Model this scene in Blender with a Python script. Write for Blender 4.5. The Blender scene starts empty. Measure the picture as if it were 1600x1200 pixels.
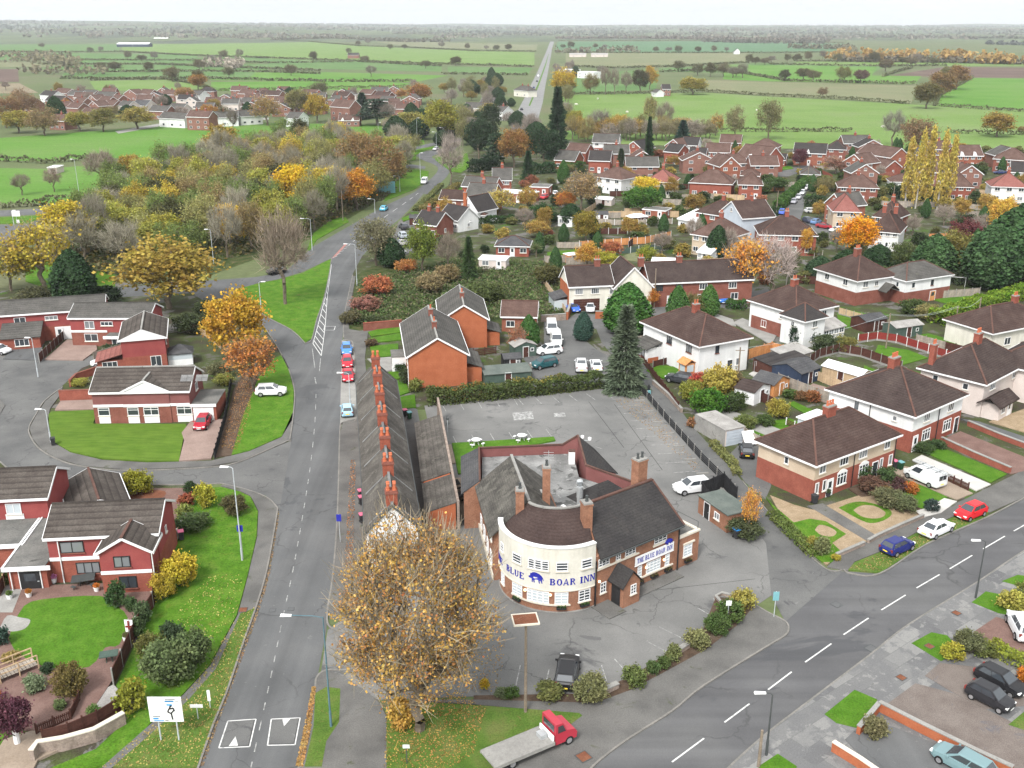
import bpy,math,random
import numpy as np
from mathutils import Vector,Matrix
R=math.radians
SC=bpy.context.scene
COL=SC.collection
random.seed(7)
FPX,HORIZON,CAMZ=1560.0,36.0,51.0
PITCH=math.atan((600-HORIZON)/FPX)
cam_d=bpy.data.cameras.new('camera');cam=bpy.data.objects.new('camera',cam_d);COL.objects.link(cam)
cam.location=(0,0,CAMZ);cam.rotation_euler=(math.pi/2-PITCH,0,0)
cam_d.sensor_width=36;cam_d.sensor_fit='HORIZONTAL';cam_d.lens=36*FPX/1600
cam_d.clip_start=1;cam_d.clip_end=60000
SC.camera=cam
SUN_EL,SUN_AZ=R(48),R(205)
w=bpy.data.worlds.new('World');SC.world=w;w.use_nodes=True
nt=w.node_tree;nt.nodes.clear()
o_=nt.nodes.new('ShaderNodeOutputWorld');bg=nt.nodes.new('ShaderNodeBackground')
sky=nt.nodes.new('ShaderNodeTexSky');sky.sky_type='NISHITA';sky.sun_disc=False
sky.sun_elevation=SUN_EL;sky.sun_rotation=SUN_AZ;sky.altitude=100;sky.air_density=1.0;sky.dust_density=5.0;sky.ozone_density=1.0
hs=nt.nodes.new('ShaderNodeHueSaturation');hs.inputs['Saturation'].default_value=0.10
tc=nt.nodes.new('ShaderNodeTexCoord');mp=nt.nodes.new('ShaderNodeMapping');mp.inputs['Scale'].default_value=(1,1,5)
nz=nt.nodes.new('ShaderNodeTexNoise');nz.inputs['Scale'].default_value=2.2;nz.inputs['Detail'].default_value=5
rp=nt.nodes.new('ShaderNodeValToRGB');rp.color_ramp.elements[0].position=.3;rp.color_ramp.elements[0].color=(.90,.92,.95,1)
rp.color_ramp.elements[1].position=.7;rp.color_ramp.elements[1].color=(1.04,1.03,1.01,1)
mm=nt.nodes.new('ShaderNodeMix');mm.data_type='RGBA';mm.blend_type='MULTIPLY';mm.inputs[0].default_value=1
nt.links.new(tc.outputs['Generated'],mp.inputs['Vector']);nt.links.new(mp.outputs[0],nz.inputs['Vector'])
nt.links.new(nz.outputs['Fac'],rp.inputs[0]);nt.links.new(sky.outputs[0],hs.inputs['Color'])
cl=nt.nodes.new('ShaderNodeMix');cl.data_type='RGBA';cl.inputs[0].default_value=.5;cl.inputs[7].default_value=(5.1,5.2,5.2,1)
nt.links.new(hs.outputs[0],cl.inputs[6]);nt.links.new(cl.outputs[2],mm.inputs[6]);nt.links.new(rp.outputs[0],mm.inputs[7])
nt.links.new(mm.outputs[2],bg.inputs['Color']);bg.inputs['Strength'].default_value=0.15
nt.links.new(bg.outputs[0],o_.inputs['Surface'])
sd=bpy.data.lights.new('sun','SUN');sd.energy=1.5;sd.angle=R(11);sd.color=(1,.965,.91)
so=bpy.data.objects.new('sun',sd);COL.objects.link(so);so.location=(0,0,90)
sv=Vector((math.sin(SUN_AZ)*math.cos(SUN_EL),math.cos(SUN_AZ)*math.cos(SUN_EL),math.sin(SUN_EL)))
so.rotation_euler=(-sv).to_track_quat('-Z','Y').to_euler()
SC.view_settings.view_transform='Standard';SC.view_settings.look='None';SC.view_settings.gamma=1
SC.view_settings.exposure=1.27
SC.cycles.use_denoising=True;SC.cycles.max_bounces=4;SC.cycles.diffuse_bounces=3;SC.cycles.volume_bounces=0;SC.cycles.transparent_max_bounces=4
SC.cycles.use_adaptive_sampling=True
cs,sn=math.cos(PITCH),math.sin(PITCH)
def P(u,v,z=0.0):
    x=(u-800)/FPX;y=(600-v)/FPX
    t=(z-CAMZ)/(-sn+y*cs)
    return Vector((x*t,(cs+y*sn)*t,z))
def vrow(p,z):
    dz=z-CAMZ
    return 600-FPX*(p.y*sn+dz*cs)/(p.y*cs-dz*sn)
def HT(u,v,vt):
    p=P(u,v);lo,hi=0,60
    for _ in range(30):
        m=(lo+hi)/2
        if vrow(p,m)>vt:lo=m
        else:hi=m
    return lo
def PXM(u,v):
    return (P(u+1,v)-P(u,v)).length
REG=[]
def link(o,parent=None):
    COL.objects.link(o)
    if parent is not None:o.parent=parent
    return o
def tag(o,label,cat,group=None):
    o['label']=label;o['category']=cat
    if group:o['group']=group
    REG.append(o)
    return o
def empty(name,loc,rz=0,label=None,cat=None,group=None):
    o=bpy.data.objects.new(name,None);o.empty_display_size=.5
    link(o);o.location=loc;o.rotation_euler=(0,0,rz)
    if label:tag(o,label,cat,group)
    return o
def inst(name,me,parent=None,loc=(0,0,0),rz=0,scale=None,color=None,rot=None):
    o=bpy.data.objects.new(name,me);link(o,parent);o.location=loc
    o.rotation_euler=rot if rot is not None else (0,0,rz)
    if scale is not None:o.scale=scale if hasattr(scale,'__len__') else (scale,)*3
    if color is not None:o.color=(*color[:3],1)
    return o
class MB:
    def __init__(s):s.v=[];s.f=[];s.m=[];s.smooth=False
    def face(s,pts,m=0):
        b=len(s.v);s.v+=[tuple(p) for p in pts];s.f.append(tuple(range(b,b+len(pts))));s.m.append(m)
    def hexa(s,b,t,m=0,top=None):
        i=len(s.v);s.v+=[tuple(p) for p in b]+[tuple(p) for p in t];n=len(b)
        s.f.append(tuple(i+k for k in reversed(range(n))));s.m.append(m)
        s.f.append(tuple(i+n+k for k in range(n)));s.m.append(m if top is None else top)
        for k in range(n):
            s.f.append((i+k,i+(k+1) % n,i+n+(k+1) % n,i+n+k));s.m.append(m)
    def box(s,x0,y0,z0,x1,y1,z1,m=0,top=None):
        s.hexa([(x0,y0,z0),(x1,y0,z0),(x1,y1,z0),(x0,y1,z0)],[(x0,y0,z1),(x1,y0,z1),(x1,y1,z1),(x0,y1,z1)],m,top)
    def cbox(s,cx,cy,cz,dx,dy,dz,m=0):s.box(cx-dx/2,cy-dy/2,cz-dz/2,cx+dx/2,cy+dy/2,cz+dz/2,m)
    def prism(s,poly,z0,z1,m=0,top=None):
        poly=[(p[0],p[1]) for p in poly]
        a=sum(poly[i][0]*poly[(i+1) % len(poly)][1]-poly[(i+1) % len(poly)][0]*poly[i][1] for i in range(len(poly)))
        if a<0:poly=poly[::-1]
        s.hexa([(*p,z0) for p in poly],[(*p,z1) for p in poly],m,top)
    def slab(s,pts,th,m=0):
        s.hexa([(p[0],p[1],p[2]-th) for p in pts],pts,m)
    def bar(s,a,b,w,h,m=0):
        a=Vector(a);b=Vector(b);d=(b-a).normalized()
        u=d.cross(Vector((0,0,1)))
        if u.length<1e-4:u=Vector((1,0,0))
        u.normalize();k=u.cross(d);u *= w/2;k *= h/2
        s.hexa([a-u-k,a+u-k,a+u+k,a-u+k],[b-u-k,b+u-k,b+u+k,b-u+k],m)
    def tube(s,pts,rad,n=6,m=0,cap=True):
        pts=[Vector(p) for p in pts]
        if not hasattr(rad,'__len__'):rad=[rad]*len(pts)
        rings=[]
        for i,p in enumerate(pts):
            d=(pts[min(i+1,len(pts)-1)]-pts[max(i-1,0)])
            d=d.normalized() if d.length>1e-6 else Vector((0,0,1))
            u=d.cross(Vector((0.3,0.9,0.1)) if abs(d.z)>.9 else Vector((0,0,1))).normalized();k=d.cross(u)
            b=len(s.v);rings.append(b)
            for j in range(n):
                a=2*math.pi*j/n;s.v.append(tuple(p+(u*math.cos(a)+k*math.sin(a))*rad[i]))
        for i in range(len(pts)-1):
            for j in range(n):
                s.f.append((rings[i]+j,rings[i]+(j+1) % n,rings[i+1]+(j+1) % n,rings[i+1]+j));s.m.append(m)
        if cap:
            s.f.append(tuple(rings[0]+j for j in reversed(range(n))));s.m.append(m)
            s.f.append(tuple(rings[-1]+j for j in range(n)));s.m.append(m)
    def mesh(s,name,mats):
        me=bpy.data.meshes.new(name);me.from_pydata(s.v,[],s.f)
        for mt in (mats if isinstance(mats,(list,tuple)) else [mats]):me.materials.append(mt)
        if any(s.m):me.polygons.foreach_set('material_index',s.m)
        if s.smooth:me.polygons.foreach_set('use_smooth',[True]*len(s.f))
        me.update();return me
    def build(s,name,mats,parent=None,loc=(0,0,0),rz=0):return inst(name,s.mesh(name,mats),parent,loc,rz)
def quads_mesh(name,V,mat):
    n=len(V);me=bpy.data.meshes.new(name)
    me.vertices.add(n*4);me.vertices.foreach_set('co',np.ascontiguousarray(V,dtype=np.float32).ravel())
    me.loops.add(n*4);me.loops.foreach_set('vertex_index',np.arange(n*4,dtype=np.int32))
    me.polygons.add(n);me.polygons.foreach_set('loop_start',np.arange(0,n*4,4,dtype=np.int32))
    me.polygons.foreach_set('loop_total',np.full(n,4,dtype=np.int32))
    me.materials.append(mat);me.update(calc_edges=True);me.validate();return me
MT={}
def nodes(name):
    m=bpy.data.materials.new(name);m.use_nodes=True;t=m.node_tree
    b=t.nodes['Principled BSDF'];return m,t,b
def mixrgb(t,mode,fac,a,b):
    n=t.nodes.new('ShaderNodeMix');n.data_type='RGBA';n.blend_type=mode
    for s,val in ((0,fac),(6,a),(7,b)):
        if isinstance(val,bpy.types.NodeSocket):t.links.new(val,n.inputs[s])
        elif s==0:n.inputs[0].default_value=val
        else:n.inputs[s].default_value=(*val[:3],1)
    return n.outputs[2]
def noise(t,vec,scale,detail=4,rough=.55,dist=0):
    n=t.nodes.new('ShaderNodeTexNoise');n.inputs['Scale'].default_value=scale;n.inputs['Detail'].default_value=detail
    n.inputs['Roughness'].default_value=rough;n.inputs['Distortion'].default_value=dist
    if vec is not None:t.links.new(vec,n.inputs['Vector'])
    return n.outputs['Fac']
def ramp(t,fac,stops):
    r=t.nodes.new('ShaderNodeValToRGB');e=r.color_ramp.elements
    while len(e)<len(stops):e.new(.5)
    for k,(p,c) in zip(e,stops):
        k.position=p;k.color=(*c[:3],1) if hasattr(c,'__len__') else (c,c,c,1)
    t.links.new(fac,r.inputs[0]);return r.outputs[0]
def coords(t,kind='Object',scale=(1,1,1),rot=(0,0,0)):
    c=t.nodes.new('ShaderNodeTexCoord');m=t.nodes.new('ShaderNodeMapping');m.inputs['Scale'].default_value=scale;m.inputs['Rotation'].default_value=rot
    t.links.new(c.outputs[kind],m.inputs['Vector']);return m.outputs[0]
def mat(name,cols,scale=.5,fine=8,famt=.25,rough=.9,detail=5,bump=0,spec=.06,metal=0,anis=(1,1,1),streak=None,layer=None,rot=0,crack=0):
    """cols: colours picked by a noise of that scale; fine: grain; streak: (axis scale, amount); layer: (scale, lo, hi, colour) second patchy colour"""
    m,t,b=nodes(name);v=coords(t,'Object',anis,(0,0,rot))
    n1=noise(t,v,scale,detail)
    k=len(cols);c=ramp(t,n1,[(.5 if k==1 else .33+.34*i/(k-1),cc) for i,cc in enumerate(cols)])
    if layer:
        for (ls,lo,hi,lc) in layer:
            c=mixrgb(t,'MIX',ramp(t,noise(t,v,ls,6,.65,.6),[(lo,0),(hi,1)]),c,lc)
    if streak:
        w_=coords(t,'Object',streak[0],(0,0,rot));c=mixrgb(t,'MULTIPLY',1,c,ramp(t,noise(t,w_,1,4),[(.3,1-streak[1]),(.7,1+streak[1])]))
    if crack:
        vo=t.nodes.new('ShaderNodeTexVoronoi');vo.feature='DISTANCE_TO_EDGE';vo.inputs['Scale'].default_value=crack
        dv=t.nodes.new('ShaderNodeMix');dv.data_type='VECTOR';dv.inputs[0].default_value=.25;wn=t.nodes.new('ShaderNodeTexNoise');wn.inputs['Scale'].default_value=.6;wn.inputs['Detail'].default_value=6
        t.links.new(v,wn.inputs['Vector']);ad=t.nodes.new('ShaderNodeVectorMath');ad.operation='MULTIPLY_ADD';ad.inputs[1].default_value=(2.5,2.5,0);t.links.new(wn.outputs['Color'],ad.inputs[0]);t.links.new(v,ad.inputs[2]);t.links.new(ad.outputs[0],vo.inputs['Vector'])
        k_=mixrgb(t,'MULTIPLY',1,ramp(t,vo.outputs['Distance'],[(0,1),(.012,0)]),ramp(t,noise(t,v,.11,3),[(.46,0),(.56,.65)]));c=mixrgb(t,'MIX',k_,c,(.05,.05,.05))
    if famt:c=mixrgb(t,'MULTIPLY',1,c,ramp(t,noise(t,v,fine,3,.7),[(.25,1-famt),(.75,1+famt)]))
    t.links.new(c,b.inputs['Base Color']);b.inputs['Roughness'].default_value=rough
    b.inputs['Specular IOR Level'].default_value=spec;b.inputs['Metallic'].default_value=metal
    if bump:
        bp=t.nodes.new('ShaderNodeBump');bp.inputs['Strength'].default_value=bump;bp.inputs['Distance'].default_value=.05
        t.links.new(noise(t,v,fine,4,.7),bp.inputs['Height']);t.links.new(bp.outputs[0],b.inputs['Normal'])
    MT[name]=m;return m
def roofmat(name,cols,course=.33,lichen=None,amt=.3):
    """tile courses follow height on a pitched roof, streaks and lichen patches over them"""
    m,t,b=nodes(name);v=coords(t)
    c=ramp(t,noise(t,v,.45,6,.65),[(.33+.34*i/(len(cols)-1),cc) for i,cc in enumerate(cols)])
    if lichen:c=mixrgb(t,'MIX',ramp(t,noise(t,v,.8,7,.7,.4),[(lichen[1],0),(lichen[1]+.12,lichen[2])]),c,lichen[0])
    sx=t.nodes.new('ShaderNodeSeparateXYZ');t.links.new(v,sx.inputs[0])
    ma=t.nodes.new('ShaderNodeMath');ma.operation='MULTIPLY';ma.inputs[1].default_value=1/(course*.55);t.links.new(sx.outputs['Z'],ma.inputs[0])
    fr=t.nodes.new('ShaderNodeMath');fr.operation='FRACT';t.links.new(ma.outputs[0],fr.inputs[0])
    c=mixrgb(t,'MULTIPLY',1,c,ramp(t,fr.outputs[0],[(0,1-amt),(.35,1.0),(1,1+amt*.4)]))
    c=mixrgb(t,'MULTIPLY',1,c,ramp(t,noise(t,v,5,3,.8),[(.25,.66),(.75,1.34)]))
    t.links.new(c,b.inputs['Base Color']);b.inputs['Roughness'].default_value=.9;b.inputs['Specular IOR Level'].default_value=.05
    bp=t.nodes.new('ShaderNodeBump');bp.inputs['Strength'].default_value=.6;bp.inputs['Distance'].default_value=.03
    t.links.new(fr.outputs[0],bp.inputs['Height']);t.links.new(bp.outputs[0],b.inputs['Normal'])
    MT[name]=m;return m
def objmat(name,rough=.35,coat=0,spec=.5,var=0):
    """colour comes from each object's own colour"""
    m,t,b=nodes(name);oi=t.nodes.new('ShaderNodeObjectInfo');c=oi.outputs['Color']
    if var:c=mixrgb(t,'MULTIPLY',1,c,ramp(t,noise(t,coords(t),3,5,.7),[(.3,1-var),(.7,1+var)]))
    t.links.new(c,b.inputs['Base Color']);b.inputs['Roughness'].default_value=rough;b.inputs['Specular IOR Level'].default_value=spec
    b.inputs['Coat Weight'].default_value=coat;b.inputs['Coat Roughness'].default_value=.08
    MT[name]=m;return m
def leafmat(name,hue=.022,val=.45,trans=.35,rough=.7,gain=1.4):
    m,t,b=nodes(name);oi=t.nodes.new('ShaderNodeObjectInfo');ge=t.nodes.new('ShaderNodeNewGeometry')
    h=t.nodes.new('ShaderNodeHueSaturation');t.links.new(oi.outputs['Color'],h.inputs['Color'])
    mr=t.nodes.new('ShaderNodeMapRange');mr.inputs[3].default_value=(1-val)*gain;mr.inputs[4].default_value=(1+val)*gain;t.links.new(ge.outputs['Random Per Island'],mr.inputs[0])
    t.links.new(mr.outputs[0],h.inputs['Value'])
    n=noise(t,coords(t),.6,3);mh=t.nodes.new('ShaderNodeMapRange');mh.inputs[1].default_value=.3;mh.inputs[2].default_value=.7
    mh.inputs[3].default_value=.507-hue;mh.inputs[4].default_value=.507+hue;t.links.new(n,mh.inputs[0]);t.links.new(mh.outputs[0],h.inputs['Hue'])
    b.inputs['Roughness'].default_value=rough;b.inputs['Specular IOR Level'].default_value=.15
    t.links.new(h.outputs[0],b.inputs['Base Color'])
    tr=t.nodes.new('ShaderNodeBsdfTranslucent');t.links.new(h.outputs[0],tr.inputs['Color'])
    mx=t.nodes.new('ShaderNodeMixShader');mx.inputs[0].default_value=trans
    t.links.new(b.outputs[0],mx.inputs[1]);t.links.new(tr.outputs[0],mx.inputs[2]);t.links.new(mx.outputs[0],t.nodes['Material Output'].inputs['Surface'])
    MT[name]=m;return m
G1,G2,G3=(.043,.105,.009),(.06,.138,.012),(.085,.152,.02)
mat('ground_base',[(.075,.095,.045),(.09,.115,.05),(.11,.11,.065)],.012,.6,.2)
mat('grass',[G1,G2,G3],.6,6,.45,detail=9,layer=[(.5,.56,.72,(.1,.13,.022)),(.25,.64,.72,(.1,.085,.035)),(2.5,.58,.7,(.03,.068,.008))])
mat('lawn',[(.043,.108,.009),(.056,.13,.012),(.072,.145,.017)],.7,7,.4,detail=9,layer=[(.4,.58,.75,(.09,.13,.025)),(2,.62,.72,(.034,.075,.01))])
mat('striped_lawn',[(.062,.115,.014),(.085,.142,.02)],.4,10,.3,streak=((.35,2.6,1),.18))
mat('litter_grass',[(.05,.095,.016),(.07,.12,.022),(.1,.12,.035)],.5,7,.4,layer=[(2.2,.58,.7,(.12,.1,.035))])
for n_,c_ in (('field_bright',[(.065,.155,.022),(.082,.172,.03),(.1,.175,.042)]),('field_green',[(.062,.125,.036),(.08,.145,.046),(.095,.15,.058)]),
               ('field_lime',[(.095,.16,.038),(.115,.18,.05),(.13,.18,.065)]),('field_olive',[(.12,.135,.07),(.135,.145,.078),(.155,.15,.09)]),
               ('field_teal',[(.055,.12,.055),(.068,.135,.066),(.08,.14,.075)]),('field_plough',[(.085,.06,.05),(.10,.07,.058),(.12,.085,.07)]),
               ('field_straw',[(.15,.13,.085),(.18,.15,.1),(.2,.17,.12)])):
    mat(n_,c_,.02,.8,.22,streak=((.02,.35,1),.07),rot=random.uniform(0,1))
mat('garden',[(.05,.042,.034),(.05,.052,.028),(.055,.07,.026),(.1,.092,.085)],.3,6,.45,detail=8,layer=[(.12,.6,.63,(.05,.095,.018)),(.17,.57,.6,(.12,.115,.108))])
mat('scrub',[(.02,.035,.01),(.045,.06,.02),(.085,.075,.04)],.5,5,.5)
mat('soil',[(.05,.035,.025),(.08,.055,.04),(.1,.075,.055)],.7,8,.35)
mat('asphalt',[(.086,.088,.09),(.1,.102,.104),(.115,.116,.117)],.12,14,.14,.85,crack=.13,streak=((.6,.012,1),.13),layer=[(1.6,.66,.7,(.14,.14,.138)),(.06,.6,.62,(.078,.08,.083))])
mat('asphalt_right',[(.08,.08,.083),(.092,.092,.095),(.105,.105,.106)],.12,14,.14,.85,crack=.1,streak=((.02,.6,1),.13),rot=-.62,layer=[(.05,.6,.62,(.072,.073,.077)),(1.8,.68,.72,(.13,.13,.128))])
mat('asphalt_old',[(.085,.086,.086),(.105,.105,.104),(.125,.125,.122)],.18,12,.2,.9,layer=[(.5,.6,.66,(.075,.075,.077)),(1.3,.66,.7,(.15,.15,.146))],crack=.2)
mat('car_park',[(.115,.115,.113),(.145,.144,.14),(.175,.173,.168)],.12,10,.16,.8,layer=[(.16,.6,.66,(.085,.085,.086)),(.9,.68,.72,(.2,.198,.19)),(.35,.64,.67,(.1,.1,.1))],crack=.15)
mat('pavement',[(.085,.083,.08),(.11,.107,.102),(.13,.126,.12)],.3,9,.25,layer=[(.7,.62,.7,(.07,.075,.05))])
m_,t_,b_=nodes('worn_pavement');v_=coords(t_,rot=(0,0,-.66));bt=t_.nodes.new('ShaderNodeTexBrick');t_.links.new(v_,bt.inputs['Vector']);bt.offset=.4;bt.squash=1
for k_,x_ in (('Color1',(.085,.085,.088,1)),('Color2',(.2,.198,.19,1)),('Mortar',(.09,.09,.088,1)),('Scale',1),('Mortar Size',.02),('Bias',-.1),('Brick Width',2.6),('Row Height',1.5)):bt.inputs[k_].default_value=x_
c_=mixrgb(t_,'MIX',ramp(t_,noise(t_,v_,.5,6,.65,.5),[(.5,0),(.56,.8)]),bt.outputs['Color'],(.105,.105,.107));c_=mixrgb(t_,'MIX',ramp(t_,noise(t_,v_,.9,6,.7,.3),[(.57,0),(.61,.7)]),c_,(.19,.188,.18))
c_=mixrgb(t_,'MULTIPLY',1,c_,ramp(t_,noise(t_,v_,9,4,.7),[(.25,.75),(.75,1.25)]));t_.links.new(c_,b_.inputs['Base Color']);b_.inputs['Roughness'].default_value=.9;MT['worn_pavement']=m_
roofmat('roof_terrace',[(.056,.051,.046),(.08,.073,.066),(.11,.101,.09)],.3,((.16,.15,.13),.54,.6),.2)
mat('chimney_brick',[(.2,.058,.038),(.26,.08,.05)],.9,7,.25)
mg,tg,bg_=nodes('glass_mid');bg_.inputs['Base Color'].default_value=(.16,.17,.18,1);bg_.inputs['Roughness'].default_value=.1;bg_.inputs['Specular IOR Level'].default_value=.9;MT['glass_mid']=mg
mat('concrete',[(.2,.195,.185),(.26,.255,.24)],.5,6,.18,layer=[(.7,.62,.7,(.14,.135,.125))])
mat('kerb',[(.14,.135,.125),(.19,.18,.165)],.6,6,.25)
mat('gravel_gold',[(.22,.165,.105),(.28,.215,.145)],1,12,.4)
mat('gravel_grey',[(.12,.1,.09),(.155,.133,.12)],.6,14,.4,layer=[(.5,.6,.68,(.1,.098,.108))])
mat('block_paving',[(.13,.08,.068),(.17,.11,.095)],.6,8,.25)
mat('pink_paving',[(.2,.145,.125),(.25,.185,.16)],.5,8,.2)
mat('red_gravel',[(.13,.05,.03),(.17,.075,.045)],1,12,.35)
mat('sand_paving',[(.22,.175,.135),(.27,.22,.175)],.5,7,.2)
mat('slab_white',[(.36,.35,.33),(.44,.43,.41)],.5,7,.12)
def worn_paint(name,base,under,lo,hi):
    m,t,b=nodes(name);v=coords(t)
    c=mixrgb(t,'MIX',ramp(t,noise(t,v,2.2,6,.75),[(lo,0),(hi,1)]),under,base)
    t.links.new(c,b.inputs['Base Color']);b.inputs['Roughness'].default_value=.8;MT[name]=m
worn_paint('road_paint',(.5,.5,.49),(.12,.12,.12),.3,.47)
worn_paint('faded_paint',(.34,.34,.33),(.13,.13,.128),.42,.6)
worn_paint('red_surface',(.30,.10,.08),(.15,.12,.115),.3,.6)
mat('brick_red',[(.20,.062,.045),(.25,.085,.06)],.8,6,.22)
mat('brick_mid',[(.2,.075,.05),(.26,.1,.065)],.8,6,.22)
mat('brick_muted',[(.17,.085,.068),(.22,.115,.09)],.8,6,.2)
mat('brick_dark',[(.16,.06,.045),(.21,.085,.065)],.8,6,.25)
mat('brick_orange',[(.28,.088,.042),(.34,.115,.058)],.7,6,.16)
mat('brick_pub',[(.2,.098,.063),(.275,.143,.093)],.9,7,.28,layer=[(1.5,.6,.75,(.14,.078,.058))])
mat('tile_hung',[(.21,.05,.05),(.25,.065,.06)],.5,9,.12)
mat('tile_maroon',[(.16,.065,.062),(.2,.085,.08)],.5,9,.12)
mat('render_white',[(.55,.56,.56),(.63,.63,.625)],.4,5,.06,streak=((1.6,1.6,.1),.06))
mat('render_cream',[(.5,.48,.42),(.58,.56,.5)],.5,5,.07,streak=((1.6,1.6,.1),.09))
mat('render_beige',[(.40,.32,.24),(.47,.39,.30)],.5,7,.12)
mat('render_grey',[(.47,.41,.38),(.54,.48,.45)],.5,7,.1)
mat('render_blue',[(.36,.4,.45),(.42,.46,.51)],.5,6,.08)
mat('white_paint',[(.6,.605,.61),(.68,.68,.68)],.7,6,.05,.5)
mat('cream_stone',[(.5,.46,.39),(.57,.53,.45)],.7,6,.1,.7)
mat('black_paint',[(.02,.02,.02),(.03,.03,.032)],.8,6,.2,.5)
mat('blue_paint',[(.02,.025,.24),(.03,.035,.3)],.8,6,.1,.5)
mat('sign_blue',[(.03,.2,.5),(.04,.24,.55)],.8,6,.1,.5)
mat('sign_green',[(.13,.3,.33),(.17,.35,.38)],.8,6,.1,.5)
mat('wood_grey',[(.22,.19,.16),(.3,.265,.225)],1,7,.3,streak=((6,6,.3),.2))
mat('wood_brown',[(.055,.025,.02),(.08,.036,.028)],1,7,.3)
mat('wood_red',[(.16,.028,.024),(.2,.036,.03)],1,7,.2)
mat('wood_orange',[(.42,.18,.07),(.5,.24,.1)],1,7,.25,streak=((7,7,.2),.2))
mat('wood_tan',[(.36,.26,.16),(.43,.32,.21)],1,7,.25,streak=((7,7,.2),.2))
mat('wood_black',[(.02,.02,.022),(.032,.032,.034)],1,7,.3)
mat('pole_wood',[(.16,.13,.1),(.22,.18,.14)],1,7,.3)
mat('steel',[(.42,.44,.45),(.5,.52,.53)],.8,6,.1,.45,metal=.5)
mat('lamp_grey',[(.33,.36,.38),(.42,.45,.46)],.8,6,.1,.5)
mat('lamp_dark',[(.05,.055,.055),(.07,.075,.075)],.8,6,.1,.5)
mat('lamp_blue',[(.07,.13,.16),(.1,.17,.2)],.8,6,.15,.5)
mat('shed_green',[(.05,.075,.062),(.07,.1,.085)],1,7,.2)
mat('green_felt',[(.085,.1,.092),(.12,.135,.122)],.6,7,.2)
mat('navy_wood',[(.025,.035,.06),(.035,.048,.08)],1,7,.2)
mat('terracotta',[(.36,.1,.05),(.44,.14,.075)],.9,6,.2)
mat('lead',[(.11,.11,.112),(.19,.188,.183)],.7,5,.2,.7)
mat('felt_roof',[(.12,.12,.118),(.17,.17,.167),(.24,.24,.235)],.4,6,.2,layer=[(.55,.54,.6,(.08,.08,.078)),(1.4,.6,.7,(.3,.3,.295))])
mat('flat_roof',[(.10,.10,.095),(.16,.155,.145)],.5,6,.25,layer=[(.6,.6,.65,(.06,.06,.055))])
mat('metal_roof',[(.62,.63,.64),(.72,.73,.73)],.4,6,.08,.5)
mat('asbestos',[(.22,.21,.2),(.31,.3,.285)],.6,7,.25,layer=[(.9,.6,.68,(.15,.15,.12))])
mat('tyre',[(.015,.015,.016),(.022,.022,.022)],2,6,.2,.8)
mat('alloy',[(.4,.4,.42),(.5,.5,.52)],2,6,.1,.35,metal=.7)
mat('plastic_dark',[(.03,.03,.033),(.045,.045,.048)],2,6,.1,.5)
mat('bark',[(.10,.08,.06),(.16,.135,.105)],2,9,.35)
mat('bark_pale',[(.3,.28,.25),(.4,.38,.345)],2,7,.3)
mat('stone_wall',[(.2,.16,.135),(.29,.235,.2)],1.2,6,.35)
roofmat('roof_brown',[(0.037,0.0273,0.0255),(0.0484,0.0361,0.0334),(0.0598,0.0458,0.0414)],.34,((.1,.08,.065),.6,.55))
roofmat('roof_warm',[(.07,.043,.036),(.092,.058,.049),(.115,.076,.064)],.34,((.13,.1,.08),.6,.5))
roofmat('roof_rust',[(0.0442,0.0289,0.0255),(0.0561,0.0374,0.0331),(0.0697,0.0485,0.0425)],.34,((.085,.078,.04),.62,.5))
roofmat('roof_grey',[(0.058,0.055,0.052),(0.075,0.072,0.067),(0.095,0.09,0.084)],.38,((.12,.115,.085),.6,.5))
roofmat('roof_slate',[(0.05,0.05,0.054),(0.066,0.066,0.069),(0.085,0.085,0.086)],.3,((.12,.115,.095),.58,.5),.2)
roofmat('roof_pub',[(0.0297,0.0279,0.0288),(0.0369,0.0351,0.0351),(0.045,0.0423,0.0414)],.3,((.065,.052,.046),.6,.5),.18)
roofmat('roof_pubred',[(0.0378,0.027,0.0252),(0.0477,0.0333,0.0306),(0.0567,0.0405,0.0369)],.3,((.075,.062,.055),.6,.5),.18)
roofmat('roof_moss',[(0.045,0.043,0.04),(0.068,0.064,0.058),(0.1,0.094,0.084)],.3,((.12,.115,.1),.5,.8),.18)
roofmat('roof_pink',[(0.17,0.068,0.058),(0.21,0.09,0.078)],.34)
roofmat('roof_dark',[(0.034,0.031,0.031),(0.047,0.042,0.041)],.34,((.075,.065,.055),.64,.5))
roofmat('roof_70s',[(0.048,0.041,0.037),(0.064,0.055,0.049),(0.082,0.072,0.064)],.6,((.12,.11,.095),.62,.5),.42)
mat('ridge_red',[(.08,.045,.038),(.11,.062,.05)],1,6,.2)
mg,tg,bg_=nodes('glass');bg_.inputs['Base Color'].default_value=(.035,.042,.05,1);bg_.inputs['Roughness'].default_value=.07;bg_.inputs['Specular IOR Level'].default_value=.9;MT['glass']=mg
mg,tg,bg_=nodes('glass_pale');bg_.inputs['Base Color'].default_value=(.42,.47,.5,1);bg_.inputs['Roughness'].default_value=.1;bg_.inputs['Specular IOR Level'].default_value=.9;MT['glass_pale']=mg
mg,tg,bg_=nodes('lamp_light');bg_.inputs['Base Color'].default_value=(.9,.75,.55,1);bg_.inputs['Emission Color'].default_value=(1,.62,.3,1);bg_.inputs['Emission Strength'].default_value=1.5;MT['lamp_light']=mg
objmat('car_paint',.38,.2,.22);objmat('tint',.7,0,.3,.12);objmat('gloss_tint',.45,0,.4)
leafmat('leaf');leafmat('needle',.015,.45,.15,gain=1.6);leafmat('twig',.01,.35,0,gain=1.1)
HAZE=7.5e-5
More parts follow.
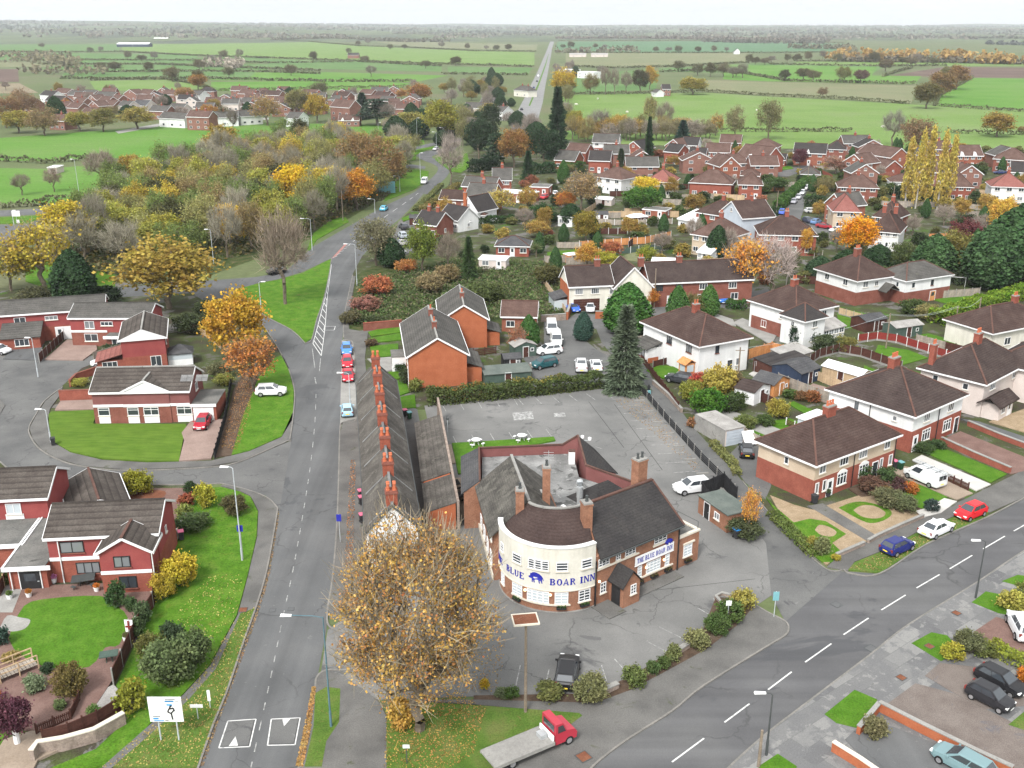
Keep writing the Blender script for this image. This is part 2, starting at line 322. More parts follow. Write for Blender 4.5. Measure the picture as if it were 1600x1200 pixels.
def leaf_quads(c,size,rng,flat=0.0,aspect=1.0,out=None,jitter=.35):
    n=len(c);nrm=rng.normal(size=(n,3));nrm[:,2]+=flat
    if out is not None:nrm+=out
    nrm /= np.linalg.norm(nrm,axis=1)[:,None]+1e-9
    a=np.cross(nrm,rng.normal(size=(n,3)));a /= np.linalg.norm(a,axis=1)[:,None]+1e-9
    b=np.cross(nrm,a);s=size*(1+jitter*rng.uniform(-1,1,size=(n,1)))
    a=a*s*.5;b=b*s*.5*aspect
    V=np.stack([c-a-b*.6,c+a*.7-b,c+a+b*.6,c-a*.7+b],1)
    return V
def blade_quads(c,d,length,width,rng):
    n=len(c);d=d/(np.linalg.norm(d,axis=1)[:,None]+1e-9)
    a=np.cross(d,rng.normal(size=(n,3)));a /= np.linalg.norm(a,axis=1)[:,None]+1e-9
    l=length*(1+.5*rng.uniform(-1,1,size=(n,1)));a=a*width*.5
    return np.stack([c-a,c+a,c+d*l+a*.3,c+d*l-a*.3],1)
def skeleton(mb,centers,H,fork,r0,rng,sides=5,twig=.02):
    """trunk plus branches that reach every foliage clump"""
    nodes_,par=[],[]
    k=5
    for i in range(k+1):
        nodes_.append(np.array([math.sin(i*1.3)*.03*H*i/k,math.cos(i*1.7)*.03*H*i/k,H*fork*i/k]));par.append(i-1)
    order=sorted(range(len(centers)),key=lambda i:np.linalg.norm(centers[i]-nodes_[k]))
    tips=[]
    for i in order:
        c=centers[i];A=np.array(nodes_)
        cost=np.linalg.norm(A-c,axis=1)+1.2*np.maximum(0,A[:,2]-c[2]+.05*H)+np.where(np.arange(len(A))<k-2,9,0)*H
        j=int(np.argmin(cost));p=A[j];last=j
        for f in (.4,.75,1):
            q=p+(c-p)*f+np.array([0,0,.06*H*math.sin(f*math.pi)])*.6+rng.normal(size=3)*.008*H
            nodes_.append(q);par.append(last);last=len(nodes_)-1
        tips.append(last)
    cnt=np.zeros(len(nodes_))
    for t_ in tips:
        j=t_
        while j>=0:cnt[j]+=1;j=par[j]
    rad=np.maximum(twig,r0*(np.maximum(cnt,.6)/cnt[0])**.5)
    for j in range(len(nodes_)):
        if par[j]>=0:
            a,b=nodes_[par[j]],nodes_[j]
            mb.tube([a,b],[min(rad[par[j]],rad[j]*1.5),rad[j]],sides if rad[j]>.05 else 3,cap=False)
    return nodes_,tips
TREES={}
def crown_centers(n,H,Rr,lo,rng,shape='round',fill=.55):
    out=[]
    while len(out)<n:
        d=rng.normal(size=3);d /= np.linalg.norm(d)
        r=rng.uniform(fill,1)**.5
        p=d*r
        zc,zr=(H+lo)/2,(H-lo)/2
        if shape=='egg':p[:2] *= (1-.35*p[2])
        if shape=='dome' and p[2]<-.55:continue
        out.append(np.array([p[0]*Rr*.86,p[1]*Rr*.86,zc+p[2]*zr*.9]))
    return np.array(out)
def tree_kind(kind,i):
    key=(kind,i)
    if key in TREES:return TREES[key]
    rng=np.random.default_rng(abs(hash((kind,i,3))) % 99991 if False else sum(map(ord,kind))*31+i*977)
    mb=MB();H=10.0;leafm='leaf'
    if kind in ('round','thin'):
        n=64;C=crown_centers(n,H,4.4,1.6 if kind=='round' else 2.2,rng,'dome',.3)
        C+=rng.normal(size=C.shape)*.35
        skeleton(mb,C,H,.34,.27,rng,6)
        per=96 if kind=='round' else 46
        sg=rng.uniform(.45,.85,size=(n,1));pts=np.repeat(C,per,0)+rng.normal(size=(n*per,3))*np.repeat(sg,per,0)*np.array([1,1,.8])
        V=leaf_quads(pts,.3,rng,.5)
        if kind=='thin':
            bl=np.repeat(C,14,0);d=bl-np.array([0,0,3.5])+rng.normal(size=bl.shape)*2.2
            tw=blade_quads(bl+rng.normal(size=bl.shape)*.3,d,1.3,.05,rng);
    elif kind=='bare':
        n=110;C=crown_centers(n,H,4.2,2.2,rng,'dome',.25)+rng.normal(size=(n,3))*.3
        skeleton(mb,C,H,.3,.27,rng,6,.028)
        bl=np.repeat(C,24,0);d=(bl-np.array([0,0,3.0]))*.5+rng.normal(size=bl.shape)*1.6+np.array([0,0,.8])
        V=blade_quads(bl+rng.normal(size=bl.shape)*.35,d,1.25,.06,rng);leafm='twig'
    elif kind=='olive':
        n=80;C=crown_centers(n,H,4.3,1.4,rng,'dome',.25)+rng.normal(size=(n,3))*.35
        skeleton(mb,C,H,.3,.25,rng,5,.025)
        bl=np.repeat(C,10,0);d=(bl-np.array([0,0,3.0]))*.5+rng.normal(size=bl.shape)*1.6
        pts=np.repeat(C,44,0)+rng.normal(size=(n*44,3))*.65
        V=np.concatenate([blade_quads(bl+rng.normal(size=bl.shape)*.3,d,1.2,.06,rng),leaf_quads(pts,.27,rng,.5)])
    elif kind=='spruce':
        mb.tube([(0,0,0),(0,0,5),(0,0,9.8)],[.22,.13,.03],6)
        n=8500;h=rng.uniform(0,1,n)**1.25;tier=.78+.22*np.sin(h*55);rr=2.5*(1-h)**.85*tier+.08
        r=rr*rng.uniform(.25,1,n)**.5;a=rng.uniform(0,6.283,n)
        lob=1+.18*np.sin(a*5+h*40)
        pts=np.stack([np.cos(a)*r*lob,np.sin(a)*r*lob,.7+h*9.2-r*.28],1)
        d=np.stack([np.cos(a),np.sin(a),-.35+.7*h],1)+rng.normal(size=(n,3))*.25
        V=blade_quads(pts,d,.52,.2,rng);leafm='needle'
    elif kind in ('cypress','yew'):
        mb.tube([(0,0,0),(0,0,4),(0,0,8)],[.25,.18,.05],6)
        n=8500;z=rng.uniform(0,1,n);a=rng.uniform(0,6.283,n)
        prof=np.sin(np.pi*np.clip(z,0,1)**(.62 if kind=='cypress' else .8))**.62
        lob=1+.1*np.sin(a*4+i)+.08*np.sin(a*9+z*12)+.06*rng.normal(size=n)
        r=2.7*prof*lob*rng.uniform(.62,1,n)**.4
        pts=np.stack([np.cos(a)*r,np.sin(a)*r,.35+z*9.5+rng.normal(size=n)*.12],1)
        out=np.stack([np.cos(a),np.sin(a),.4+0*a],1)*1.1
        V=leaf_quads(pts,.32,rng,.3,1,out);leafm='needle'
    elif kind=='cedar':
        C=[]
        for l in range(7):
            zz=3+l*1.0;rr=3.8*(1-(l/7.5)**1.6)
            for j in range(9):
                a=j*.698+l*.4+rng.uniform(-.2,.2);q=rr*rng.uniform(.35,1);C.append([math.cos(a)*q,math.sin(a)*q,zz+rng.uniform(-.12,.12)])
        C=np.array(C);skeleton(mb,C,H,.75,.3,rng,6)
        pts=np.repeat(C,60,0)+rng.normal(size=(len(C)*60,3))*np.array([.62,.62,.13]);V=leaf_quads(pts,.36,rng,1.5);leafm='needle'
    elif kind=='poplar':
        n=70;z=np.sort(rng.uniform(.16,1,n));a=rng.uniform(0,6.283,n);r=1.25*np.sin(np.pi*np.clip(z,.05,1)**.75*.97+.08)**.7*rng.uniform(.2,1,n)**.5
        C=np.stack([np.cos(a)*r,np.sin(a)*r,z*9.4],1)
        skeleton(mb,C,H,.8,.24,rng,6)
        pts=np.repeat(C,45,0)+rng.normal(size=(n*45,3))*np.array([.3,.3,.5]);V=leaf_quads(pts,.27,rng,.2)
    elif kind in ('shrub','bush'):
        n=36 if kind=='shrub' else 64;C=[]
        while len(C)<n:
            d=rng.normal(size=3);d /= np.linalg.norm(d);p=d*rng.uniform(.35,1)**.5
            if p[2]<-.75:continue
            C.append([p[0]*.98,p[1]*.98,1.02+p[2]*.85])
        C=np.array(C)+rng.normal(size=(n,3))*.08
        for c in C[:10]:mb.tube([(c[0]*.15,c[1]*.15,0),(c[0]*.6,c[1]*.6,c[2]*.6),c],[.04,.03,.015],3,cap=False)
        q_=46 if kind=='shrub' else 75;pts=np.repeat(C,q_,0)+rng.normal(size=(n*q_,3))*np.array([.2,.2,.17])*(1 if kind=='shrub' else .7);pts[:,2]=np.maximum(pts[:,2],.06)
        V=leaf_quads(pts,.17 if kind=='shrub' else .095,rng,.6)
    elif kind=='palm':
        mb.tube([(0,0,0),(0,0,1.2)],[.09,.07],6)
        n=260;d=rng.normal(size=(n,3));d[:,2]=np.abs(d[:,2])*.9-.15
        V=blade_quads(np.tile(np.array([[0,0,1.2]]),(n,1)),d,.8,.07,rng)
    tm=mb.mesh('trunk',MT['bark_pale'] if kind=='poplar' else MT['bark']);cm=quads_mesh('crown',V,MT[leafm])
    res=[tm,cm]
    if kind=='thin':res.append(quads_mesh('twigs',tw,MT['twig']))
    TREES[key]=res;return res
BASE_R=dict(round=4.6,thin=4.6,bare=4.9,olive=4.8,spruce=2.5,cypress=2.75,yew=2.75,cedar=4.1,poplar=1.6)
NV=dict(round=6,thin=3,bare=4,olive=4,spruce=2,cypress=3,yew=2,cedar=1,poplar=3)
TREEC=[0]
def tree_at(p,h,rad,kind,color,label,group=None,name=None,i=None,cat='tree',twigc=(.2,.165,.13)):
    TREEC[0]+=1;k=TREEC[0]
    res=tree_kind(kind,(k if i is None else i) % NV[kind]);sz=h/10.0;sx=rad/BASE_R[kind]
    sx=max(min(sx,sz*1.9),sz*.45)
    nm=name or dict(round='autumn_tree',thin='thin_tree',bare='bare_tree',olive='half_bare_tree',spruce='conifer',cypress='cypress',yew='evergreen_tree',cedar='cedar_tree',poplar='poplar_tree')[kind]
    e=empty(nm,(p.x,p.y,0),k*2.4,label,cat,group)
    inst('trunk',res[0],e,scale=(sx,sx,sz))
    inst('crown',res[1],e,scale=(sx,sx,sz),color=color)
    if len(res)>2:inst('twigs',res[2],e,scale=(sx,sx,sz),color=twigc)
    return e
def T(u,v,vt,wpx,kind,color,label,group=None,**kw):
    return tree_at(P(u,v),HT(u,v,vt),wpx*PXM(u,v)/2,kind,color,label,group,**kw)
SHC=[0]
def shrub(u,v,wpx,hpx,color,label,group=None,kind='shrub',cat='shrub',name='shrub',z=0):
    p=P(u,v);SHC[0]+=1;k=SHC[0]
    if kind=='shrub' and wpx*PXM(u,v)>2.6:kind='bush'
    res=tree_kind(kind,k % (5 if kind=='shrub' else 3));sx=wpx*PXM(u,v)/2/1.2;h=max(HT(u,v,v-hpx)*.76,.3);sz=h/2.0
    e=empty(name,(p.x,p.y,z),k*1.9,label,cat,group)
    inst('stem',res[0],e,scale=(sx,sx,sz));inst('foliage',res[1],e,scale=(sx,sx,sz),color=color)
    return e
def W(pts,z=0):return [P(*q,z) if not isinstance(q,Vector) else q for q in pts]
def hedge(pts,width,height,color,label,group=None,dens=70,size=.26,name='hedge',cat='hedge',lump=.12,leafm='leaf',bumpy=0):
    pts=W(pts);rng=np.random.default_rng(len(label)*77+int(abs(pts[0].x)*13));c=[];o=[]
    org=pts[0].copy()
    for a,b in zip(pts,pts[1:]):
        L=(b-a).length;n=max(int(L*dens),8);d=(b-a).normalized();nr=Vector((-d.y,d.x,0))
        t=rng.uniform(0,1,n)*L;s=rng.uniform(-1,1,n);z=rng.uniform(0,1,n)
        f=rng.integers(0,4,n);s=np.where(f==0,np.sign(s)*rng.uniform(.8,1,n),s);z=np.where((f==1) | (f==2),rng.uniform(.82,1,n),z)
        am=1+lump*np.sin(t*1.1+a.x)+lump*.6*np.sin(t*2.7)+bumpy*np.maximum(0,np.sin(t*.37+a.x*3)*np.sin(t*.13+a.y))
        px=a.x-org.x+d.x*t+nr.x*s*width/2;py=a.y-org.y+d.y*t+nr.y*s*width/2;pz=z*height*am
        c.append(np.stack([px,py,pz],1))
    c=np.concatenate(c);c+=rng.normal(size=c.shape)*size*.3;c[:,2]=np.maximum(c[:,2],.05)
    o=inst(name,quads_mesh(name,leaf_quads(c,size,rng,.5),MT[leafm]),None,org,color=color)
    if label:tag(o,label,cat,group)
    return o
def inset_poly(p):return p
HARD=[];OBST=[]
def inside(p,poly):
    c=False;j=len(poly)-1
    for i in range(len(poly)):
        a,b=poly[i],poly[j]
        if (a.y>p.y) != (b.y>p.y) and p.x<(b.x-a.x)*(p.y-a.y)/(b.y-a.y)+a.x:c=not c
        j=i
    return c
def patch(name,pts,z,m,z0=None,kind='structure',label=None):
    pts=W(pts)
    if name in ('road','lane','yard','car_park','driveway','pavement','footway','lawn','patio'):HARD.append(pts)
    mb=MB();mb.prism([(p.x,p.y) for p in pts],(z-.3) if z0 is None else z0,z,0)
    o=mb.build(name,MT[m]);o['kind']=kind
    if label:o['label']=label
    return o
def ribbon(pts,wd):
    pts=W(pts);L,Rr=[],[]
    for i,p in enumerate(pts):
        d=(pts[min(i+1,len(pts)-1)]-pts[max(i-1,0)]).normalized();n=Vector((-d.y,d.x,0))*wd/2
        L.append(p+n);Rr.append(p-n)
    return L+Rr[::-1]
def smooth(pts,k=5):
    pts=W(pts);out=[]
    for i in range(len(pts)-1):
        a,b,c,d=pts[max(i-1,0)],pts[i],pts[i+1],pts[min(i+2,len(pts)-1)]
        for j in range(k):
            t=j/k;out.append(.5*((2*b)+(c-a)*t+(2*a-5*b+4*c-d)*t*t+(3*b-a-3*c+d)*t**3))
    return out+[pts[-1]]
def kerb(pts,h=.13,wd=.16,sm=True):
    pts=smooth(pts) if sm else W(pts);mb=MB()
    q=ribbon(pts,wd);n=len(pts)
    for i in range(n-1):
        a,b,c,d=q[i],q[i+1],q[2*n-2-i],q[2*n-1-i]
        mb.hexa([(p.x,p.y,-.05) for p in (d,c,b,a)],[(p.x,p.y,h) for p in (d,c,b,a)])
    o=mb.build('kerb',MT['kerb']);o['kind']='structure';return o
def marks(strips,m='road_paint',z=.028,name='road_marking'):
    mb=MB()
    for pts in strips:
        q=W(pts);mb.face([(p.x,p.y,z) for p in (q if (q[1]-q[0]).cross(q[2]-q[0]).z>0 else q[::-1])])
    o=mb.build(name,MT[m]);o['kind']='structure';return o
def line(a,b,wd):return ribbon([a,b],wd)
WINC={}
def win_mesh(w,h,cols=2,rows=1,fm='white_paint',gm='glass',sill=True,top=.3):
    key=(round(w,2),round(h,2),cols,rows,fm,gm,sill)
    if key in WINC:return WINC[key]
    f=MB();b=.075
    f.box(-w/2,-.07,0,w/2,.02,b);f.box(-w/2,-.07,h-b,w/2,.02,h)
    f.box(-w/2,-.068,b,-w/2+b,.02,h-b);f.box(w/2-b,-.068,b,w/2,.02,h-b)
    for i in range(1,cols):x=-w/2+w*i/cols;f.box(x-.035,-.066,b,x+.035,.02,h-b)
    for j in range(1,rows):z=h*j/rows if rows>2 else h*(1-top);f.box(-w/2+b,-.064,z-.03,w/2-b,.02,z+.03)
    g=MB();g.box(-w/2+.03,-.025,.03,w/2-.03,.01,h-.03)
    s=MB();s.box(-w/2-.08,-.14,-.1,w/2+.08,.02,0)
    WINC[key]=(f.mesh('window',MT[fm]),g.mesh('pane',MT[gm]),s.mesh('sill',MT['cream_stone' if fm != 'black_paint' else 'brick_dark']) if sill else None)
    return WINC[key]
WR_=random.Random(5)
def window(par,x,y,z,rz,w,h,**kw):
    if 'gm' not in kw and WR_.random()<.35:kw=dict(kw,gm='glass_mid')
    f,g,s=win_mesh(w,h,**kw);o=inst('window',f,par,(x,y,z),rz);inst('pane',g,o)
    if s:inst('sill',s,o)
    return o
def door_mesh(w,h,m,glaz=True):
    key=('d',round(w,2),round(h,2),m,glaz)
    if key not in WINC:
        d=MB();d.box(-w/2,-.05,.02,w/2,.02,h);d.box(-w/2-.08,-.08,0,-w/2,.02,h+.08,1);d.box(w/2,-.08,0,w/2+.08,.02,h+.08,1);d.box(-w/2,-.078,h,w/2,.02,h+.08,1)
        g=MB();g.box(-w*.28,-.062,h*.5,w*.28,0,h*.88)
        k=MB();k.box(w*.33,-.1,h*.46,w*.42,-.05,h*.5)
        WINC[key]=(d.mesh('door',[MT[m],MT['white_paint']]),g.mesh('pane',MT['glass']) if glaz else None,k.mesh('handle',MT['steel']))
    return WINC[key]
def door(par,x,y,rz,w=.95,h=2.1,m='white_paint',glaz=True,name='door',z=0):
    d,g,k=door_mesh(w,h,m,glaz);o=inst(name,d,par,(x,y,z),rz)
    if g:inst('pane',g,o)
    inst('handle',k,o);return o
def garage_door(par,x,y,rz,w=2.4,h=2.1,m='white_paint'):
    d=MB();n=5
    for i in range(n):d.box(-w/2,-.05-.012*(i % 2),.02+h*i/n,w/2,.02,h*(i+1)/n-.015)
    o=d.build('garage_door',MT[m],par,(x,y,0),rz);k=MB();k.box(-.1,-.1,.9,.1,-.06,.96);k.build('handle',MT['steel'],o);return o
POT={}
def chimney(par,x,y,z0,z1,w=.9,d=.6,pots=2,m='brick_red',potm='terracotta',flash=True,rz=0):
    mb=MB();mb.box(-w/2,-d/2,0,w/2,d/2,z1-z0-.3);mb.box(-w/2-.06,-d/2-.06,z1-z0-.3,w/2+.06,d/2+.06,z1-z0-.16);mb.box(-w/2-.02,-d/2-.02,z1-z0-.16,w/2+.02,d/2+.02,z1-z0,1)
    o=mb.build('chimney',[MT[m],MT['concrete']],par,(x,y,z0),rz)
    if 'p' not in POT:
        p=MB();p.tube([(0,0,0),(0,0,.1),(0,0,.12),(0,0,.48),(0,0,.5),(0,0,.58)],[.17,.17,.13,.115,.145,.145],8);POT['p']=p
    for i in range(pots):
        key=potm
        if key not in POT:POT[key]=POT['p'].mesh('chimney_pot',MT[potm])
        inst('chimney_pot',POT[key],o,((i-(pots-1)/2)*w/max(pots,1)*.95,0,z1-z0))
    return o
def roof_geo(kind,W_,D,he,rise,ov=.35,og=.25,th=.16,x0=0,y0=0):
    mb=MB();rg=MB();fa=MB();x1,y1=x0+W_,y0+D;c=[]
    if kind=='gx':
        yr=(y0+y1)/2;sl=rise/(D/2);zr=he+rise+th;zf=he-ov*sl+th
        mb.slab([(x0-og,y0-ov,zf),(x1+og,y0-ov,zf),(x1+og,yr,zr),(x0-og,yr,zr)],th)
        mb.slab([(x0-og,yr,zr),(x1+og,yr,zr),(x1+og,y1+ov,zf),(x0-og,y1+ov,zf)],th)
        rg.bar((x0-og,yr,zr+.03),(x1+og,yr,zr+.03),.26,.14)
        for yy in (y0-ov,y1+ov):fa.box(x0-og,yy-.09 if yy<yr else yy,zf-th-.12,x1+og,yy if yy<yr else yy+.09,zf-.02)
        for xx in (x0-og-.025,x1+og+.025):
            for yy in (y0-ov,y1+ov):fa.bar((xx,yy,zf-th*.75),(xx,yr,zr-th*.75),.05,.24)
    elif kind=='gy':
        xr=(x0+x1)/2;sl=rise/(W_/2);zr=he+rise+th;zf=he-ov*sl+th
        mb.slab([(x0-ov,y0-og,zf),(xr,y0-og,zr),(xr,y1+og,zr),(x0-ov,y1+og,zf)],th)
        mb.slab([(xr,y0-og,zr),(x1+ov,y0-og,zf),(x1+ov,y1+og,zf),(xr,y1+og,zr)],th)
        rg.bar((xr,y0-og,zr+.03),(xr,y1+og,zr+.03),.26,.14)
        for xx in (x0-ov,x1+ov):fa.box(xx-.09 if xx<xr else xx,y0-og,zf-th-.12,xx if xx<xr else xx+.09,y1+og,zf-.02)
        for yy in (y0-og-.025,y1+og+.025):
            for xx in (x0-ov,x1+ov):fa.bar((xx,yy,zf-th*.75),(xr,yy,zr-th*.75),.05,.24)
    elif kind in ('hip','pyr'):
        ins=min(W_,D)/2;sl=rise/ins;zr=he+rise;zf=he-ov*sl;a,b,e,f=x0-ov,y0-ov,x1+ov,y1+ov
        if W_>=D:r0,r1=(x0+ins,(y0+y1)/2,zr),(x1-ins,(y0+y1)/2,zr)
        else:r0,r1=((x0+x1)/2,y0+ins,zr),((x0+x1)/2,y1-ins,zr)
        A,B,E_,F_=(a,b,zf),(e,b,zf),(e,f,zf),(a,f,zf)
        if W_>=D:fs=[[A,B,r1,r0],[B,E_,r1],[E_,F_,r0,r1],[F_,A,r0]];hp=[(A,r0),(F_,r0),(B,r1),(E_,r1)]
        else:fs=[[A,B,r0],[B,E_,r1,r0],[E_,F_,r1],[F_,A,r0,r1]];hp=[(A,r0),(B,r0),(E_,r1),(F_,r1)]
        for q in fs:mb.face([(p[0],p[1],p[2]+.08) for p in q])
        mb.face([(p[0],p[1],zf+.02) for p in (F_,E_,B,A)])
        if (Vector(r1)-Vector(r0)).length>.1:rg.bar((r0[0],r0[1],zr+.1),(r1[0],r1[1],zr+.1),.26,.14)
        for p,q in hp:rg.bar((p[0],p[1],p[2]+.1),(q[0],q[1],q[2]+.1),.22,.12)
        fa.box(a-.09,b-.09,zf-.14,e+.09,b,zf+.06);fa.box(a-.09,f,zf-.14,e+.09,f+.09,zf+.06);fa.box(a-.09,b,zf-.14,a,f,zf+.06);fa.box(e,b,zf-.14,e+.09,f,zf+.06)
    elif kind=='flat':
        mb.box(x0-.05,y0-.05,he,x1+.05,y1+.05,he+.12)
        for q in ((x0-.15,y0-.15,x1+.15,y0-.05),(x0-.15,y1+.05,x1+.15,y1+.15),(x0-.15,y0-.05,x0-.05,y1+.05),(x1+.05,y0-.05,x1+.15,y1+.05)):fa.box(q[0],q[1],he-.12,q[2],q[3],he+.16)
    elif kind=='lean':
        mb.slab([(x0-.15,y0-ov,he-.1),(x1+.15,y0-ov,he-.1),(x1+.15,y1,he+rise),(x0-.15,y1,he+rise)],th)
        fa.box(x0-.15,y0-ov-.09,he-.4,x1+.15,y0-ov,he-.14)
    return mb,rg,fa
def wall_geo(kind,W_,D,he,rise,z0=0,x0=0,y0=0,mb=None):
    mb=mb or MB();x1,y1=x0+W_,y0+D
    if kind=='gx':
        pr=[(y0,z0),(y1,z0),(y1,he),((y0+y1)/2,he+rise),(y0,he)]
        mb.hexa([(x0,a,b) for a,b in pr][::-1],[(x1,a,b) for a,b in pr][::-1])
    elif kind=='gy':
        pr=[(x0,z0),(x1,z0),(x1,he),((x0+x1)/2,he+rise),(x0,he)]
        mb.hexa([(a,y0,b) for a,b in pr],[(a,y1,b) for a,b in pr])
    elif kind=='lean':
        pr=[(y0,z0),(y1,z0),(y1,he+rise-.17),(y0,he-.17)]
        mb.hexa([(x0,a,b) for a,b in pr][::-1],[(x1,a,b) for a,b in pr][::-1])
    else:mb.box(x0,y0,z0,x1,y1,he)
    return mb
def frame(pl,pr,z=0):
    a,b=P(*pl,z),P(*pr,z);d=b-a
    return Vector((a.x,a.y,0)),math.atan2(d.y,d.x),d.length
def block(e,kind,W_,D,he,rise,wm,rm,up=None,split=0,x0=0,y0=0,ov=.35,og=.25,ridge='ridge_red',trim='white_paint',z0=0):
    """one roofed volume of a house"""
    c_,s_=math.cos(e.rotation_euler.z),math.sin(e.rotation_euler.z);OBST.append((e.location.x+(x0+W_/2)*c_-(y0+D/2)*s_,e.location.y+(x0+W_/2)*s_+(y0+D/2)*c_,max(W_,D)*.55+.8))
    if up and split:
        lo=MB();lo.box(x0-.03,y0-.03,0,x0+W_+.03,y0+D+.03,split);lo.build('wall',MT[wm],e)
        wall_geo(kind,W_,D,he,rise,split,x0,y0).build('upper_wall',MT[up],e)
    else:wall_geo(kind,W_,D,he,rise,z0,x0,y0).build('wall',MT[wm],e)
    mb,rg,fa=roof_geo(kind,W_,D,he,rise,ov,og,x0=x0,y0=y0)
    r=mb.build('roof',MT[rm],e)
    if rg.f:rg.build('ridge_tiles',MT[ridge or rm],r)
    if fa.f and trim:fa.build('fascia',MT[trim],r)
    return r
SIDE={'f':0,'b':math.pi,'l':-math.pi/2,'r':math.pi/2}
def put_wins(e,W_,D,wins,x0=0,y0=0,prd=0):
    for wn in wins:
        sd,a,z,w_,h_=wn[:5];kw=wn[5] if len(wn)>5 else {}
        x,y={'f':(x0+a,y0-prd),'b':(x0+a,y0+D+prd),'l':(x0-prd,y0+a),'r':(x0+W_+prd,y0+a)}[sd]
        window(e,x,y,z,SIDE[sd],w_,h_,**kw)
def pipe(e,x,y,h,m='black_paint'):
    mb=MB();mb.tube([(x,y,0),(x,y,h)],.06,5);mb.build('downpipe',MT[m],e)
PAN={}
def panel_mesh(style,h,m):
    key=(style,round(h,2),m)
    if key in PAN:return PAN[key]
    mb=MB()
    if style=='solid':
        mb.box(0,-.025,.08,1,.025,h-.06);mb.box(0,-.04,h-.06,1,.04,h);mb.box(0,-.045,h*.5-.04,1,.045,h*.5+.04);mb.box(0,-.045,.1,1,.045,.18)
    elif style=='gravelboard':mb.box(0,-.025,.32,1,.025,h);mb.box(0,-.05,0,1,.05,.32,1);mb.box(0,-.045,h-.08,1,.045,h+.01)
    elif style=='rails':
        for k in range(4):mb.box(0,-.02,.2+k*(h-.2)/4,1,.02,.2+k*(h-.2)/4+(h-.2)/4-.09)
    elif style=='close':
        n=9
        for k in range(n):mb.box(k/n+.004,-.02-.012*(k % 2),.06,(k+1)/n-.004,.02,h)
        mb.box(0,.02,.3,1,.07,.4);mb.box(0,.02,h-.4,1,.07,h-.3)
    elif style=='picket':
        n=8
        for k in range(n):mb.box((k+.2)/n,-.02,.08,(k+.8)/n,.02,h)
        mb.box(0,.02,.25,1,.06,.33);mb.box(0,.02,h-.25,1,.06,h-.17)
    PAN[key]=mb.mesh('panel',[MT[m],MT['concrete']]);return PAN[key]
def post_mesh(h,m,wd=.11):
    key=('post',round(h,2),m,wd)
    if key not in PAN:mb=MB();mb.box(-wd/2,-wd/2,0,wd/2,wd/2,h);mb.box(-wd/2-.01,-wd/2-.01,h,wd/2+.01,wd/2+.01,h+.05);PAN[key]=mb.mesh('post',MT[m])
    return PAN[key]
def fence(pts,h,m,post,label,group=None,pw=1.85,style='solid',z=0,name='fence',posth=.12,cat='fence'):
    pts=W(pts);e=empty(name,(pts[0].x,pts[0].y,z),0,label,cat,group);O=pts[0]
    pm,qm=panel_mesh(style,h,m),post_mesh(h+posth,post)
    for a,b in zip(pts,pts[1:]):
        L=(b-a).length;n=max(1,round(L/pw));rz=math.atan2(b.y-a.y,b.x-a.x)
        for i in range(n):
            q=a+(b-a)*i/n-O;inst('post',qm,e,(q.x,q.y,0),rz)
            d=(b-a).normalized()*.055;inst('panel',pm,e,(q.x+d.x,q.y+d.y,0),rz,(L/n-.11,1,1))
    q=pts[-1]-O;inst('post',qm,e,(q.x,q.y,0),rz)
    return e
def wall(pts,h,th,m,label,cop='concrete',z=0,group=None,name='garden_wall'):
    pts=W(pts);e=empty(name,(pts[0].x,pts[0].y,z),0,label,'wall',group);O=pts[0]
    b,c=MB(),MB();q=ribbon(pts,th);q2=ribbon(pts,th+.08);n=len(pts)
    for mb,q,z0,z1 in ((b,q,0,h),(c,q2,h,h+.09)):
        for i in range(n-1):
            f=[q[2*n-1-i]-O,q[2*n-2-i]-O,q[i+1]-O,q[i]-O]
            mb.hexa([(p.x,p.y,z0) for p in f],[(p.x,p.y,z1) for p in f])
    b.build('brickwork',MT[m],e);c.build('coping',MT[cop],e);return e
